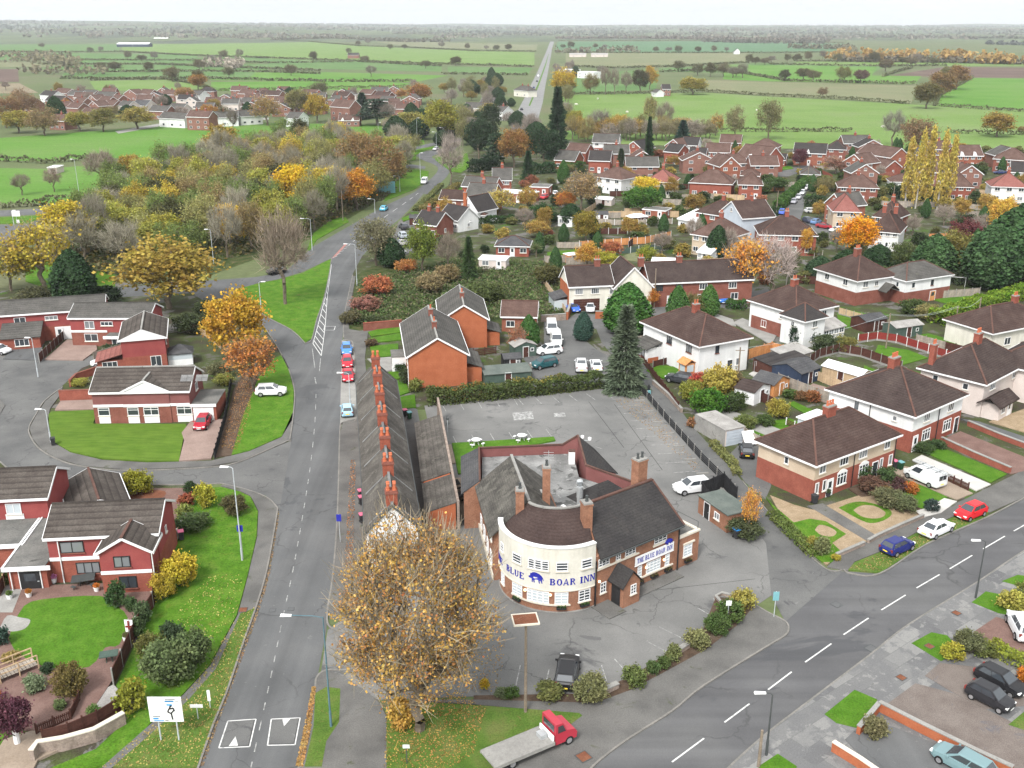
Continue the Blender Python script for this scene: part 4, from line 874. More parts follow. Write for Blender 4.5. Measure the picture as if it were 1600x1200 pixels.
for k_,(n_,q,m_) in enumerate((('lawn',[(1170,675),(1195,660),(1235,655),(1262,668),(1212,688)],'grass'),('lawn',[(1232,632),(1240,628),(1282,648),(1272,656)],'lawn'),
                  ('patio',[(1250,615),(1270,600),(1345,622),(1350,640),(1330,645)],'pink_paving'),('lawn',[(1345,610),(1350,572),(1400,590),(1405,602)],'lawn'),
                  ('lawn',[(1366,553),(1372,540),(1420,548),(1450,560),(1405,572)],'lawn'),('lawn',[(1428,525),(1450,522),(1535,545),(1530,552)],'lawn'),
                  ('lawn',[(1308,490),(1330,486),(1380,497),(1385,505),(1350,514),(1310,512)],'lawn'),('lawn',[(1460,470),(1465,462),(1530,460),(1500,480)],'lawn'),
                  ('lawn',[(1565,482),(1580,476),(1640,490),(1640,500)],'lawn'),('patio',[(1170,585),(1200,570),(1225,588),(1200,600)],'slab_white'),
                  ('lawn',[(1200,572),(1215,560),(1232,566),(1222,580)],'lawn'),('lawn',[(1010,580),(1030,572),(1067,575),(1060,590),(1035,592)],'lawn'),
                  ('driveway',[(995,560),(1020,545),(1040,545),(1050,552),(1010,567)],'sand_paving'),('lawn',[(1000,545),(1020,535),(1040,540),(1020,548)],'grass'),
                  ('patio',[(1145,505),(1160,498),(1215,522),(1205,540),(1175,522)],'concrete'),('lawn',[(855,395),(905,390),(905,397),(855,400)],'lawn'),
                  ('lawn',[(960,405),(990,395),(1030,395),(1035,402),(1000,410)],'field_olive'),('patio',[(1075,500),(1100,485),(1145,500),(1150,510)],'concrete'),
                  ('lawn',[(628,342),(646,334),(650,342),(630,346)],'lawn'),('lawn',[(690,302),(720,288),(728,292),(722,300),(700,306)],'lawn'),
                  ('garden_path',[(1120,650),(1135,640),(1290,700),(1270,712)],'concrete'),('lawn',[(1370,262),(1400,260),(1400,270),(1372,272)],'field_lime'),
                  ('lawn',[(1205,262),(1235,260),(1240,264),(1212,268)],'lawn'),
                  ('lawn',[(575,530),(625,522),(627,532),(578,537)],'lawn'),('lawn',[(578,542),(622,538),(623,556),(582,560)],'lawn'),('garden_path',[(574,562),(622,558),(628,578),(598,582)],'concrete'),
                  ('lawn',[(598,584),(625,580),(628,592),(606,596)],'lawn'),('lawn',[(610,598),(632,594),(640,614),(622,620)],'lawn'),('lawn',[(624,622),(648,618),(650,638),(628,640)],'lawn'),
                  ('lawn',[(575,520),(590,516),(628,512),(628,520),(580,527)],'grass'),
                  ('patio',[(682,700),(705,696),(712,725),(685,728)],'sand_paving'),('lawn',[(706,694),(745,692),(865,684),(868,690),(750,712),(745,740),(716,742)],'lawn'),('patio',[(700,750),(722,748),(740,800),(720,815)],'sand_paving'),
                  ('lawn',[(76,650),(80,645),(152,642),(146,664),(290,664),(292,668),(286,690),(280,722),(230,722),(160,718),(110,707),(80,690)],'striped_lawn'),
                  ('driveway',[(295,664),(300,657),(352,657),(330,718),(280,722),(288,690),(284,678)],'pink_paving'),('driveway',[(86,642),(95,628),(150,626),(152,641)],'pink_paving'),
                  ('driveway',[(70,563),(105,532),(150,535),(152,548),(130,564)],'pink_paving'),('driveway',[(5,562),(35,532),(70,530),(62,564)],'asphalt'),
                  ('driveway',[(140,580),(160,555),(200,560),(190,578)],'asphalt'),('driveway',[(105,790),(118,762),(150,762),(130,795)],'red_gravel'),
                  ('driveway',[(200,790),(225,765),(292,765),(285,800),(262,830),(215,795)],'block_paving'),('gravel_bed',smooth([(198,775),(220,768),(258,770),(250,782),(205,786),(198,775)],3)[:-1],'red_gravel'),
                  ('patio',[(5,960),(40,918),(240,912),(242,940),(215,990),(180,1060),(140,1120),(80,1150),(-60,1120),(-60,960)],'block_paving'),
                  ('path',[(-60,1230),(-60,1180),(50,1145),(110,1145),(200,1100),(190,1130),(60,1190),(40,1230)],'sand_paving'),
                  ('lawn',smooth([(14,1000),(38,950),(80,938),(155,934),(175,945),(200,968),(187,1010),(165,1015),(140,1045),(80,1047),(30,1025),(14,1000)],3)[:-1],'lawn'),
                  ('patio',smooth([(0,985),(12,965),(32,968),(48,972),(40,985),(20,990),(0,985)],3)[:-1],'concrete'),('lawn',[(-60,1150),(0,1135),(12,1150),(0,1170),(-60,1190)],'lawn'),('patio',[(0,930),(10,905),(35,880),(42,905),(20,960),(-40,960)],'concrete'))):
    patch(n_,q,.13+.002*k_,m_,-.1)
marks([line((1050+0,1191),(1100,1154),.13),line((1132,1129),(1171,1100),.13),line((1200,1078),(1237,1050),.13),line((1258,1035),(1299,1006),.13),line((1318,992),(1357,966),.13),line((1377,953.5),(1415,930),.13),line((1432,919),(1468,898),.13),line((1484,889),(1519,868),.13),(line((1536,858),(1570,838),.13)),line((1584,830),(1616,812),.13)])
c0=[(392,1200),(412,1110),(428,1035),(442,965),(457,895),(468,835),(478,775),(486,720),(492,660),(494,610)]
cw=smooth(c0,6);st=[]
for i in range(0,len(cw)-1,2):st.append(ribbon([cw[i],cw[i]+(cw[i+1]-cw[i])*.9],.09))
marks(st,'faded_paint')
def box_mark(q,tri):
    q=W(q);marks([ribbon([q[i],q[(i+1) % 4]],.1) for i in range(4)])
    c_=sum(q,Vector())/4;patch('speed_cushion',[c_+(p-c_)*.9 for p in q],.075,'asphalt_old',0)
    marks([[c_+(p-c_)*.97 for p in W(tri)]],z=.082)
box_mark([(356,1127),(400,1124),(390,1167),(342,1169)],[(368,1152),(372,1167),(357,1168)])
box_mark([(424,1124),(469,1122),(461,1164),(418,1165)],[(441,1124),(455,1123),(444,1136)])
A,B=W([(489,537),(499,500),(510,455),(517,415)]),W([(502,556),(508,510),(512,460),(518,413)])
A,B=smooth(A,5),smooth(B,5);st=[ribbon(B,.12)]+[ribbon(A,.12)]
marks([ribbon([A[i],A[i+1]],.1) for i in range(len(A)-1)]+[ribbon([B[i],B[i+1]],.1) for i in range(len(B)-1)]+[ribbon([A[i],B[i]],.12) for i in range(0,len(A),1)])
marks([line((488,545),(492,575),.12),line((501,560),(499,580),.12),line((492,590),(494,600),.12)],'faded_paint')
q=W([(507,510),(524,510),(522,516),(506,516)]);marks([ribbon([q[i],q[(i+1) % 4]],.1) for i in range(4)])
marks([line((442,697),(437,737),.16),line((446,697),(444,728),.16),line((400,722),(430,722),.12),line((402,736),(433,737),.12),line((436,740),(434,790),.12)],'faded_paint')
marks([line((400,725),(418,729),.1),line((400,733),(415,729),.1)],'faded_paint')
patch('road_surfacing',[(518,404),(540,380),(542,382),(524,402)],.03,'red_surface',0)
marks([line((520+i*5,403-i*4.4),(527+i*5,400-i*4.2),.3) for i in range(5)],'faded_paint',.036)
st=[]
for a,b in zip(smooth([(545,383),(570,363),(600,340),(640,312),(662,295)],6)[::2],smooth([(545,383),(570,363),(600,340),(640,312),(662,295)],6)[1::2]):st.append(ribbon([a,b],.13))
marks(st,'road_paint')
bays=[line((810+i*26.5,624-i*2.2),(818+i*28,633-i*2.0),.1) for i in range(6)]
bays+=[line((690+i*28,631-i*2.3),(697+i*28,643-i*2.3),.1) for i in range(5)]
fa_,fb_=P(985,612),P(1098,736)
for i in range(11):
    p=fa_+(fb_-fa_)*i/10;st_=p+Vector((-3.6,-.5,0));bays.append(ribbon([p,st_],.1))
bays+=[line((708+i*29,682-i*2.2),(714+i*29.5,694-i*2.4),.1) for i in range(6)]
bays+=[line((813-0,1040),(806,1072),.1),line((858,1046),(852,1072),.1),line((940,1040),(950,1072),.08),line((960,1030),(980,1052),.08),line((1010,1002),(1040,1018),.08),line((1030,980),(1075,1002),.08),line((1090,950),(1110,962),.08),line((1115,935),(1122,958),.1)]
marks(bays,'faded_paint',.036,'parking_line')
marks([[(800+0,645),(832,643),(834,655),(803,657)],[(865,646),(882,645),(884,651),(866,652)]],'faded_paint',.036,'parking_line')
marks([line((920,628),(975,700),.06),line((960,632),(1035,735),.06),line((870,940),(1180,905),.05)],'tyre',.033,'tar_seam')
for k,(u,v,s_) in enumerate([(1362,1014,.5),(1408,1061,.35),(1494,960,.35),(1307,945,.45),(912,1185,.5),(426,954,.3),(455,952,.3),(456,556,.35),(380,955,.4),(1452,1012,.35)]):
    p=P(u,v);mb=MB();mb.box(-s_,-s_,.0,s_,s_,.006);mb.box(-s_*.85,-s_*.85,.006,s_*.85,s_*.85,.012,1)
    o=mb.build('drain_cover',[MT['lamp_dark'],MT['red_gravel' if k in (1,2,4,9,8) else 'asphalt']],None,(p.x,p.y,.165 if k in (1,2,4,8,9) else .03),.6 if u>600 else .05)
    tag(o,['drain grate in the right-hand road against the near kerb','square red cover in the worn near pavement','square red cover in the pavement nearer the dark lamp post','drain grate at the mouth of the pub lane','red cover in the footway beside the flatbed truck','small drain across the left road, beside the long gutter seam','second small drain in the left road seam','drain grate in the slip road below the orange trees','pinkish cover at the end of the left footpath','square cover set in the small lawn by the right-hand road'][k],'drain cover')
# ================================================================== THE PUB on the corner
PUB=empty('pub',(4.3,84.7,0),0,'brick pub with a curved white front reading THE BLUE BOAR INN','pub')
O=Vector((4.3,84.7,0));RAD=5.5
def L(p):return (p[0]-O.x,p[1]-O.y)
A0,A1=R(176),R(307)
def arc(r,z,n=30,a0=A0,a1=A1):return [(r*math.cos(a0+(a1-a0)*i/n),r*math.sin(a0+(a1-a0)*i/n),z) for i in range(n+1)]
def drum(r,z0,z1,m,name,thick=.35,par=PUB,a0=A0,a1=A1,n=30):
    mb=MB();o0,o1,i0,i1=arc(r,z0,n,a0,a1),arc(r,z1,n,a0,a1),arc(r-thick,z0,n,a0,a1),arc(r-thick,z1,n,a0,a1)
    for k in range(n):
        mb.hexa([i0[k],o0[k],o0[k+1],i0[k+1]],[i1[k],o1[k],o1[k+1],i1[k+1]])
    return mb.build(name,MT[m],par)
drum(5.5,0,2.3,'brick_pub','wall');drum(5.6,.0,.12,'concrete','plinth')
drum(5.56,2.3,6.65,'render_cream','white_front',.4)
drum(5.64,6.65,6.75,'render_white','coping',.5);drum(5.62,2.24,2.34,'cream_stone','string_course',.1)
def arcwin(f,z,w_,h_,cols,rows,gm='glass',r=5.5):
    a=A0+(A1-A0)*f;window(PUB,r*math.cos(a),r*math.sin(a),z,a+math.pi/2,w_,h_,cols=cols,rows=rows,gm=gm)
for f in (.19,.385,.735,.92):arcwin(f,4.4,.7 if f<.3 else 1.1,.9,1,3,r=5.56)
for df in (-.052,0,.052):arcwin(.563+df,4.38,.66,1.0,1,4,r=5.565)
for f,w_ in ((.19,.8),(.385,1.25),(.735,1.25),(.91,1.2)):arcwin(f,.95,w_,1.2,2,4,'glass_pale' if f<.8 else 'glass')
for df in (-.064,-.0215,.0215,.064):arcwin(.56+df,.93,.53,1.22,1,4,'glass_pale')
drum(5.66,.78,.89,'cream_stone','sill_band',.16,a0=A0+(A1-A0)*.33,a1=A0+(A1-A0)*.8,n=18)
for f in (.465,.655):
    a=A0+(A1-A0)*f;mb=MB();mb.tube([(0,0,-.12),(0,0,-.06),(0,0,.06),(0,0,.12)],[.05,.13,.13,.05],8)
    mb.build('wall_lamp',MT['lamp_light'],PUB,(5.68*math.cos(a),5.68*math.sin(a),1.95))
for f in (.385,.735,.91):
    a=A0+(A1-A0)*f;mb=MB();mb.box(-.45,-.14,0,.45,.14,.22);q=mb.build('flower_trough',MT['wood_black'],PUB,(5.66*math.cos(a),5.66*math.sin(a),.45),a+math.pi/2)
    rg_=np.random.default_rng(4);c_=rg_.uniform(-1,1,(70,3))*np.array([.42,.15,.12])+np.array([0,-.05,.3]);o=inst('plants',quads_mesh('plants',leaf_quads(c_,.12,rg_),MT['leaf']),q,color=(.04,.07,.02))
def arcs(cx,cy,rx,ry,t0,t1,wx,n=9):
    out=[]
    for i in range(n):
        a,b=t0+(t1-t0)*i/n,t0+(t1-t0)*(i+1)/n
        out.append([(cx+rx*math.cos(a),cy+ry*math.sin(a)),(cx+rx*math.cos(b),cy+ry*math.sin(b)),(cx+(rx-wx)*math.cos(b),cy+(ry-.1)*math.sin(b)),(cx+(rx-wx)*math.cos(a),cy+(ry-.1)*math.sin(a))])
    return out
def rc(x0,y0,x1,y1):return [(x0,y0),(x1,y0),(x1,y1),(x0,y1)]
def sf(x,y,w=.16):return rc(x-w,y,x+w,y+.09)
GL={'T':[rc(.37,0,.63,1),rc(.05,.9,.95,1),rc(.05,.74,.14,.9),rc(.86,.74,.95,.9),sf(.5,0,.22)],
      'H':[rc(.1,0,.36,1),rc(.66,0,.92,1),rc(.32,.45,.68,.56),sf(.22,0),sf(.22,.91),sf(.78,0),sf(.78,.91)],
      'E':[rc(.1,0,.36,1),rc(.05,.9,.88,1),rc(.05,0,.9,.1),rc(.32,.46,.65,.55),rc(.8,.75,.88,.9),rc(.82,.1,.9,.26)],
      'B':[rc(.1,0,.36,1),rc(.04,.91,.5,1),rc(.04,0,.5,.09),rc(.32,.47,.52,.55)]+arcs(.5,.75,.36,.25,-1.571,1.571,.23)+arcs(.5,.26,.42,.26,-1.571,1.571,.24),
      'L':[rc(.1,0,.36,1),sf(.22,.91),rc(.04,0,.88,.1),rc(.79,.1,.88,.3)],
      'U':[rc(.1,.32,.35,1),rc(.72,.32,.86,1),sf(.2,.91),sf(.79,.91)]+arcs(.48,.34,.38,.34,3.1416,6.2832,.18),
      'O':arcs(.5,.5,.45,.51,0,6.2832,.25,18),
      'A':[[(.02,0),(.16,0),(.52,1),(.46,1)],[(.66,0),(.9,0),(.58,1),(.46,1)],rc(.26,.27,.7,.36),sf(.1,0,.12),sf(.82,0,.17)],
      'R':[rc(.1,0,.36,1),rc(.04,.91,.5,1),sf(.22,0),rc(.32,.46,.52,.55)]+arcs(.48,.74,.36,.26,-1.571,1.571,.23)+[[(.48,.5),(.62,.5),(.98,0),(.74,0)]],
      'I':[rc(.37,0,.63,1),sf(.5,0,.2),sf(.5,.91,.2)],
      'N':[rc(.1,0,.22,1),rc(.76,0,.88,1),[(.1,1),(.32,1),(.88,0),(.7,0)],sf(.16,0,.14),sf(.82,.91,.14),sf(.12,.91,.12)]}
def lettering(text,width_each,height,mapper,mb,gap=.55):
    x=0
    for ch in text:
        if ch==' ':x+=width_each*gap;continue
        wd=width_each*(.55 if ch=='I' else 1);off=-.22 if ch=='I' else 0
        for poly in GL[ch]:
            pts=[(x+(px+off)*width_each,py*height) for px,py in poly]
            mb.hexa([mapper(a,b,.0) for a,b in pts],[mapper(a,b,.035) for a,b in pts])
        x+=wd+width_each*.1
    return x
def onarc(f0,z0):
    def mp_(x,y,d):
        a=A0+(A1-A0)*f0+x/5.56;return ((5.56+d)*math.cos(a),(5.56+d)*math.sin(a),z0+y)
    return mp_
for wd_,w0_,f_ in (('THE',.58,.05),('BLUE',.56,.262),('BOAR',.56,.648),('INN',.6,.868)):
    mb=MB();lettering(wd_,w0_,.66,onarc(f_,2.92),mb);mb.build('lettering',MT['blue_paint'],PUB)
BOAR=[(0,.55),(.12,.62),(.2,.78),(.16,.92),(.24,.86),(.34,.98),(.55,1.06),(.8,1.05),(1.05,.96),(1.25,.82),(1.38,.66),(1.46,.45),(1.5,.3),(1.44,.34),(1.38,.52),(1.33,.4),(1.34,.22),(1.38,.04),(1.28,.04),(1.24,.22),(1.14,.34),(1.1,.16),(1.14,.0),(1.04,0),(1.0,.2),(.96,.36),(.75,.36),(.6,.3),(.62,.12),(.64,0),(.54,0),(.5,.16),(.47,.3),(.42,.12),(.44,0),(.34,0),(.34,.2),(.34,.36),(.24,.42),(.12,.4),(.04,.44)]
mb=MB();mp_=onarc(.488,2.95);tri=[(BOAR[i],BOAR[i+1]) for i in range(len(BOAR)-1)]
from mathutils.geometry import tessellate_polygon
for t3 in tessellate_polygon([[Vector((x,y,0)) for x,y in BOAR]]):
    pts=[BOAR[i] for i in t3];
    if (pts[1][0]-pts[0][0])*(pts[2][1]-pts[0][1])-(pts[1][1]-pts[0][1])*(pts[2][0]-pts[0][0])<0:pts=pts[::-1]
    mb.hexa([mp_(a,b,0) for a,b in pts],[mp_(a,b,.035) for a,b in pts])
mb.build('boar_emblem',MT['blue_paint'],PUB)
WR=empty('wing_frame',(0,0,0));bpy.data.objects.remove(WR)
ang=math.atan2(6.6,8.6);WD,DP=10.84,8.4
def RW(x,y,z=0):c,s_=math.cos(ang),math.sin(ang);return (7.7+x*c-y*s_-O.x,80.3+x*s_+y*c-O.y,z)
def rwbox(mb,x0,y0,z0,x1,y1,z1,m=0):mb.hexa([RW(x0,y0,z0),RW(x1,y0,z0),RW(x1,y1,z0),RW(x0,y1,z0)],[RW(x0,y0,z1),RW(x1,y0,z1),RW(x1,y1,z1),RW(x0,y1,z1)],m)
mb=MB();pr=[(0,0),(DP,0),(DP,5.15),(DP/2,8.0),(0,5.15)]
mb.hexa([RW(a*.53,a,b) for a,b in pr][::-1],[RW(WD,a,b) for a,b in pr][::-1]);mb.build('wall',MT['brick_pub'],PUB)
mb=MB();rwbox(mb,WD+.01,.05,0,WD+3.1,6.5,3.3);mb.build('side_extension',MT['brick_pub'],PUB)
mb=MB();rwbox(mb,WD+.01,.0,3.3,WD+3.2,.35,3.5);rwbox(mb,WD+2.85,.35,3.3,WD+3.2,6.5,3.5);rwbox(mb,WD+.01,.35,3.3,WD+2.85,6.5,3.36,1);mb.build('extension_roof',[MT['cream_stone'],MT['flat_roof']],PUB)
mb=MB();rl=[RW(WD+3.0,.2,4.3),RW(WD+3.0,3,4.3),RW(WD+3.0,6,4.3)];mb.tube(rl,.03,4);[mb.tube([(p[0],p[1],3.4),p],.03,4) for p in rl];mb.build('handrail',MT['lamp_dark'],PUB)
mb=MB();th=.18;z_e,z_r=5.15-.4*.68+th,8.0+th
mb.slab([RW(.15,-.4,z_e),RW(WD+.3,-.4,z_e),RW(WD+.3,DP/2,z_r),RW(2.2,DP/2,z_r)],th);mb.slab([RW(2.2,DP/2,z_r),RW(WD+.3,DP/2,z_r),RW(WD+.3,DP+.3,z_e),RW(3.5,DP+.3,z_e)],th)
rf=mb.build('roof',MT['roof_pub'],PUB);mb=MB();mb.bar(RW(2.2,DP/2,z_r+.04),RW(WD+.3,DP/2,z_r+.04),.3,.16);mb.bar(RW(WD+.3,-.4,z_e+.02),RW(WD+.3,DP/2,z_r+.02),.2,.12);mb.build('ridge_tiles',MT['ridge_red'],rf)
mb=MB();mb.bar(RW(0,-.46,z_e-.14),RW(WD+.3,-.46,z_e-.14),.12,.12);mb.build('gutter',MT['lamp_dark'],rf)
def rwin(x,z,w_,h_,y=0,**kw):window(PUB,*RW(x,y,z),ang,w_,h_,**kw)
for x,w_ in ((.95,1.35),(2.75,.6),(4.3,1.35),(8.3,1.7)):rwin(x,3.95,w_,.85,cols=3 if w_>1 else 2,rows=3)
for x0_,x1_,z_ in ((.1,5.4,3.78),(7.3,9.4,3.78),(5.2,10.2,.92)):
    mb=MB();mb.bar(RW(x0_,-.06,z_),RW(x1_,-.06,z_),.15,.13);mb.build('sill_band',MT['cream_stone'],PUB)
rwin(5.65,1.02,.55,1.25,cols=1,rows=4,gm='glass_pale');rwin(7.5,1.02,1.9,1.25,cols=4,rows=4,gm='glass_pale');rwin(9.4,1.02,.6,1.25,cols=1,rows=4,gm='glass_pale')
rwin(.95,1.1,.7,1.1,cols=2,rows=3);rwin(WD+1.5,1.05,1.2,1.3,y=.04,cols=2,rows=4,gm='glass_pale')
mb=MB();mb.bar(RW(WD+.8,-.02,2.5),RW(WD+2.4,-.02,2.5),.16,.16);mb.build('lintel',MT['cream_stone'],PUB)
for x in (6.4,8.8,.3):
    mb=MB();mb.tube([(0,0,-.12),(0,0,-.06),(0,0,.06),(0,0,.12)],[.05,.12,.12,.05],8);mb.build('wall_lamp',MT['lamp_light'],PUB,RW(x,-.2,1.9 if x>1 else 2.6))
for x in (5.6,7.6,9.5,WD+1.5):
    mb=MB();mb.box(-.45,-.14,0,.45,.14,.22);q=mb.build('flower_trough',MT['wood_black'],PUB,RW(x,-.16,.4),ang);c_=rg_.uniform(-1,1,(60,3))*np.array([.42,.15,.12])+np.array([0,-.05,.28]);inst('plants',quads_mesh('plants',leaf_quads(c_,.12,rg_),MT['leaf']),q,color=(.06,.05,.02))
mb=MB();mb.box(0,-.06,0,5.2,0,.95);mb.box(-.05,-.08,-.05,5.25,-.0,0);sb=mb.build('sign_board',MT['white_paint'],PUB,RW(4.9,-.1,2.52),ang)
for wd_,x_ in (('THE',.22),('BLUE',1.3),('BOAR',2.75),('INN',4.2)):
    mb=MB();lettering(wd_,.29,.52,lambda x,y,d:(x_+x,-.065-d*.4,.22+y),mb,.6);mb.build('lettering',MT['blue_paint'],sb)
mb=MB()
for t3 in tessellate_polygon([[Vector((x,y,0)) for x,y in BOAR]]):
    pts=[BOAR[i] for i in t3]
    if (pts[1][0]-pts[0][0])*(pts[2][1]-pts[0][1])-(pts[1][1]-pts[0][1])*(pts[2][0]-pts[0][0])<0:pts=pts[::-1]
    mb.hexa([(3.9+a*.75,-.05,.9+b*.6) for a,b in pts],[(3.9+a*.75,-.1,.9+b*.6) for a,b in pts])
mb.build('boar_emblem',MT['blue_paint'],sb)
mb=MB();mb.tube([RW(WD-.05,-.14,0),RW(WD-.05,-.14,5)],.07,6);mb.tube([RW(-.1,-.14,0),RW(-.1,-.14,4.8)],.07,6);mb.build('downpipe',MT['black_paint'],PUB)
mb=MB();px,pw,pd=1.75,2.1,1.9
pr=[(px,0),(px+pw,0),(px+pw,2.35),(px+pw/2,3.55),(px,2.35)];mb.hexa([RW(a,-pd,b) for a,b in pr],[RW(a,.02,b) for a,b in pr]);pch=mb.build('porch',MT['brick_pub'],PUB)
mb=MB();zr,ze=3.72,2.35
mb.slab([RW(px-.25,-pd-.2,ze-.1),RW(px+pw/2,-pd-.2,zr),RW(px+pw/2,.1,zr),RW(px-.25,.1,ze-.1)],.12);mb.slab([RW(px+pw/2,-pd-.2,zr),RW(px+pw+.25,-pd-.2,ze-.1),RW(px+pw+.25,.1,ze-.1),RW(px+pw/2,.1,zr)],.12);mb.build('porch_roof',MT['roof_pub'],pch)
mb=MB();q=[RW(px-.012,-1.5,0),RW(px-.012,-.3,0)];mb.hexa([RW(px-.03,-1.5,0),RW(px,-1.5,0),RW(px,-.35,0),RW(px-.03,-.35,0)],[RW(px-.03,-1.5,2.1),RW(px,-1.5,2.1),RW(px,-.35,2.1),RW(px-.03,-.35,2.1)]);mb.build('doorway',MT['black_paint'],pch)
window(PUB,*RW(px+pw/2+.2,-pd,1.15),ang,.7,1.0,cols=2,rows=3)
mb=MB();mb.prism([RW(px-2.2,-2.5)[:2],RW(px-.1,-2.5)[:2],RW(px-.1,-.02)[:2],RW(px-2.2,-.02)[:2]],0,.12);mb.prism([RW(px+pw+.1,-1.5)[:2],RW(WD-.5,-1.5)[:2],RW(WD-.5,-.02)[:2],RW(px+pw+.1,-.02)[:2]],0,.14);mb.build('ramp',MT['pavement'],PUB)
ev,rd=[],[]
n=26
for i in range(n+1):
    f=i/n;a=A0+(A1-A0)*f;ev.append((5.12*math.cos(a),5.12*math.sin(a),6.05))
    b=R(200)+(R(345)-R(200))*f;rd.append((3.0*math.cos(b)*.95,1.3+1.9*math.sin(b),8.17))
mb=MB()
for i in range(n):mb.face([ev[i],ev[i+1],rd[i+1],rd[i]])
back=[(p[0]*.75,p[1]*.3+2.6,5.6) for p in rd]
for i in range(n):mb.face([rd[i],rd[i+1],back[i+1],back[i]],1)
mb.smooth=True;rf2=mb.build('curved_roof',[MT['roof_pubred'],MT['roof_pub']],PUB)
mb=MB();[mb.bar((*rd[i][:2],8.22),(*rd[i+1][:2],8.22),.28,.14) for i in range(n)];mb.build('ridge_tiles',MT['concrete'],rf2)
def LW(x,y,z=0):
    c,s_=math.cos(R(9)),math.sin(R(9));return (-1.9+x*c-y*s_-O.x,84.6+x*s_+y*c-O.y,z)
mb=MB();wl,ll=7.3,11.2
pr=[(0.2,0),(wl,0),(wl,5.0),(wl/2,8.0),(.2,5.0)];mb.hexa([LW(a,.2,b) for a,b in pr],[LW(a,ll,b) for a,b in pr]);mb.build('wall',MT['brick_pub'],PUB)
mb=MB();mb.slab([LW(-.3,-.3,4.95),LW(wl/2,.6,8.17),LW(wl/2,ll+.2,8.17),LW(-.3,ll+.2,4.95)],.16);mb.slab([LW(wl/2,.6,8.17),LW(wl-.3,2.4,5.4),LW(wl-.3,ll+.2,5.4),LW(wl/2,ll+.2,8.17)],.16);rf3=mb.build('roof',MT['roof_moss'],PUB)
mb=MB();mb.bar(LW(wl/2,.6,8.22),LW(wl/2,ll+.2,8.22),.28,.14);mb.build('ridge_tiles',MT['concrete'],rf3)
mb=MB();[mb.bar(LW(.12,y,2.5),LW(.12,y,2.501),.1,.1) for y in ()];
for y in (2,4.5,7,9.5):
    x_,y_,z_=LW(.18,y,1);window(PUB,x_,y_,1.0,R(9)-math.pi/2,1.2,1.3,cols=2,rows=3);window(PUB,x_,y_,3.6,R(9)-math.pi/2,1.2,.9,cols=2,rows=2)
mb=MB();mb.bar(LW(.1,.3,.3),LW(.1,ll,.3),.12,.6);mb.build('plinth',MT['cream_stone'],PUB)
FR=[(-3.2,95.5),(-3.4,104.3),(7.0,105.3),(7.3,99.0),(12.0,95.2),(9.5,89.5),(5.3,89.5),(0,90)]
mb=MB();mb.prism([L(p) for p in FR],0,4.3);mb.build('rear_wall',MT['brick_pub'],PUB)
mb=MB();mb.prism([L(p) for p in FR],4.3,4.42);mb.build('flat_roof',MT['felt_roof'],PUB)
def rng_(inner0,inner1,outer0,outer1,zi0,zi1,zo,wm,rm,nm):
    i0,i1,o0,o1=L(inner0),L(inner1),L(outer0),L(outer1);mb=MB()
    mb.hexa([(*i0,0),(*i1,0),(*o1,0),(*o0,0)],[(*i0,zi0),(*i1,zi1),(*o1,zo),(*o0,zo)]);w_=mb.build(nm,MT[wm],PUB)
    mb=MB();e=Vector((o0[0]-i0[0],o0[1]-i0[1],0)).normalized()*.3;f=Vector((o1[0]-i1[0],o1[1]-i1[1],0)).normalized()*.3
    t=[(i0[0],i0[1],zi0+.12),(i1[0],i1[1],zi1+.12),(o1[0]+f.x,o1[1]+f.y,zo),(o0[0]+e.x,o0[1]+e.y,zo)]
    nrm=(Vector(t[1])-Vector(t[0])).cross(Vector(t[2])-Vector(t[0]))
    mb.slab(t if nrm.z>0 else t[::-1],.12);r_=mb.build('roof',MT[rm],PUB)
    mb=MB();mb.bar((*i0,zi0+.14),(*i1,zi1+.14),.2,.14);mb.build('ridge_tiles',MT['ridge_red'],r_);return w_
rng_((-3.4,95.6),(-3.75,104.4),(-5.1,95.4),(-5.6,104.9),5.5,5.5,4.2,'brick_pub','roof_slate','wall')
rng_((-3.7,104.4),(5.8,105.4),(-4.4,107.6),(6.2,109),5.4,5.4,3.6,'tile_maroon','roof_pub','wall')
rng_((5.8,105.4),(7.5,105.0),(6.2,109),(9.6,108.4),5.4,6.7,3.6,'tile_maroon','roof_pub','wall')
rng_((7.5,105.0),(8.1,99.5),(9.6,108.4),(11.6,101.6),6.7,5.4,3.6,'tile_maroon','roof_pub','wall')
rng_((8.1,99.5),(12.6,95.6),(9.6,101.2),(13.6,97),5.5,5.4,4.3,'tile_maroon','sand_paving','wall')
mb=MB();mb.hexa([(7.7-O.x,80.3-O.y,0)]*1+[RW(8.2,DP,0),RW(WD,DP,0),RW(WD,DP+4,0)][:3][::1],[(7.7-O.x,80.3-O.y,.1)]+[RW(8.2,DP,.1),RW(WD,DP,.1),RW(WD,DP+4,.1)][:3]);
mb=MB();rwbox(mb,7.0,DP-1.0,0,WD+1.5,DP+3.6,4.4);mb.build('wall',MT['brick_pub'],PUB)
mb=MB();a_,b_,c_,d_=RW(6.8,DP-1.2,4.4),RW(WD+1.8,DP-1.2,4.4),RW(WD+1.8,DP+3.9,4.4),RW(6.8,DP+3.9,4.4);r0_,r1_=RW(8.8,DP+1.3,6.3),RW(WD-.5,DP+1.3,6.3)
for q in ([a_,b_,r1_,r0_],[b_,c_,r1_],[c_,d_,r0_,r1_],[d_,a_,r0_]):mb.face(q)
mb.build('roof',MT['roof_pub'],PUB)
mb=MB();pts=[L(p) for p in ((5.1,91.2),(6.2,89.4),(8.0,89.0),(12.3,93.0))];[mb.bar((*a,4.75),(*b,4.75),.35,.5) for a,b in zip(pts,pts[1:])];mb.build('parapet',MT['render_white'],PUB)
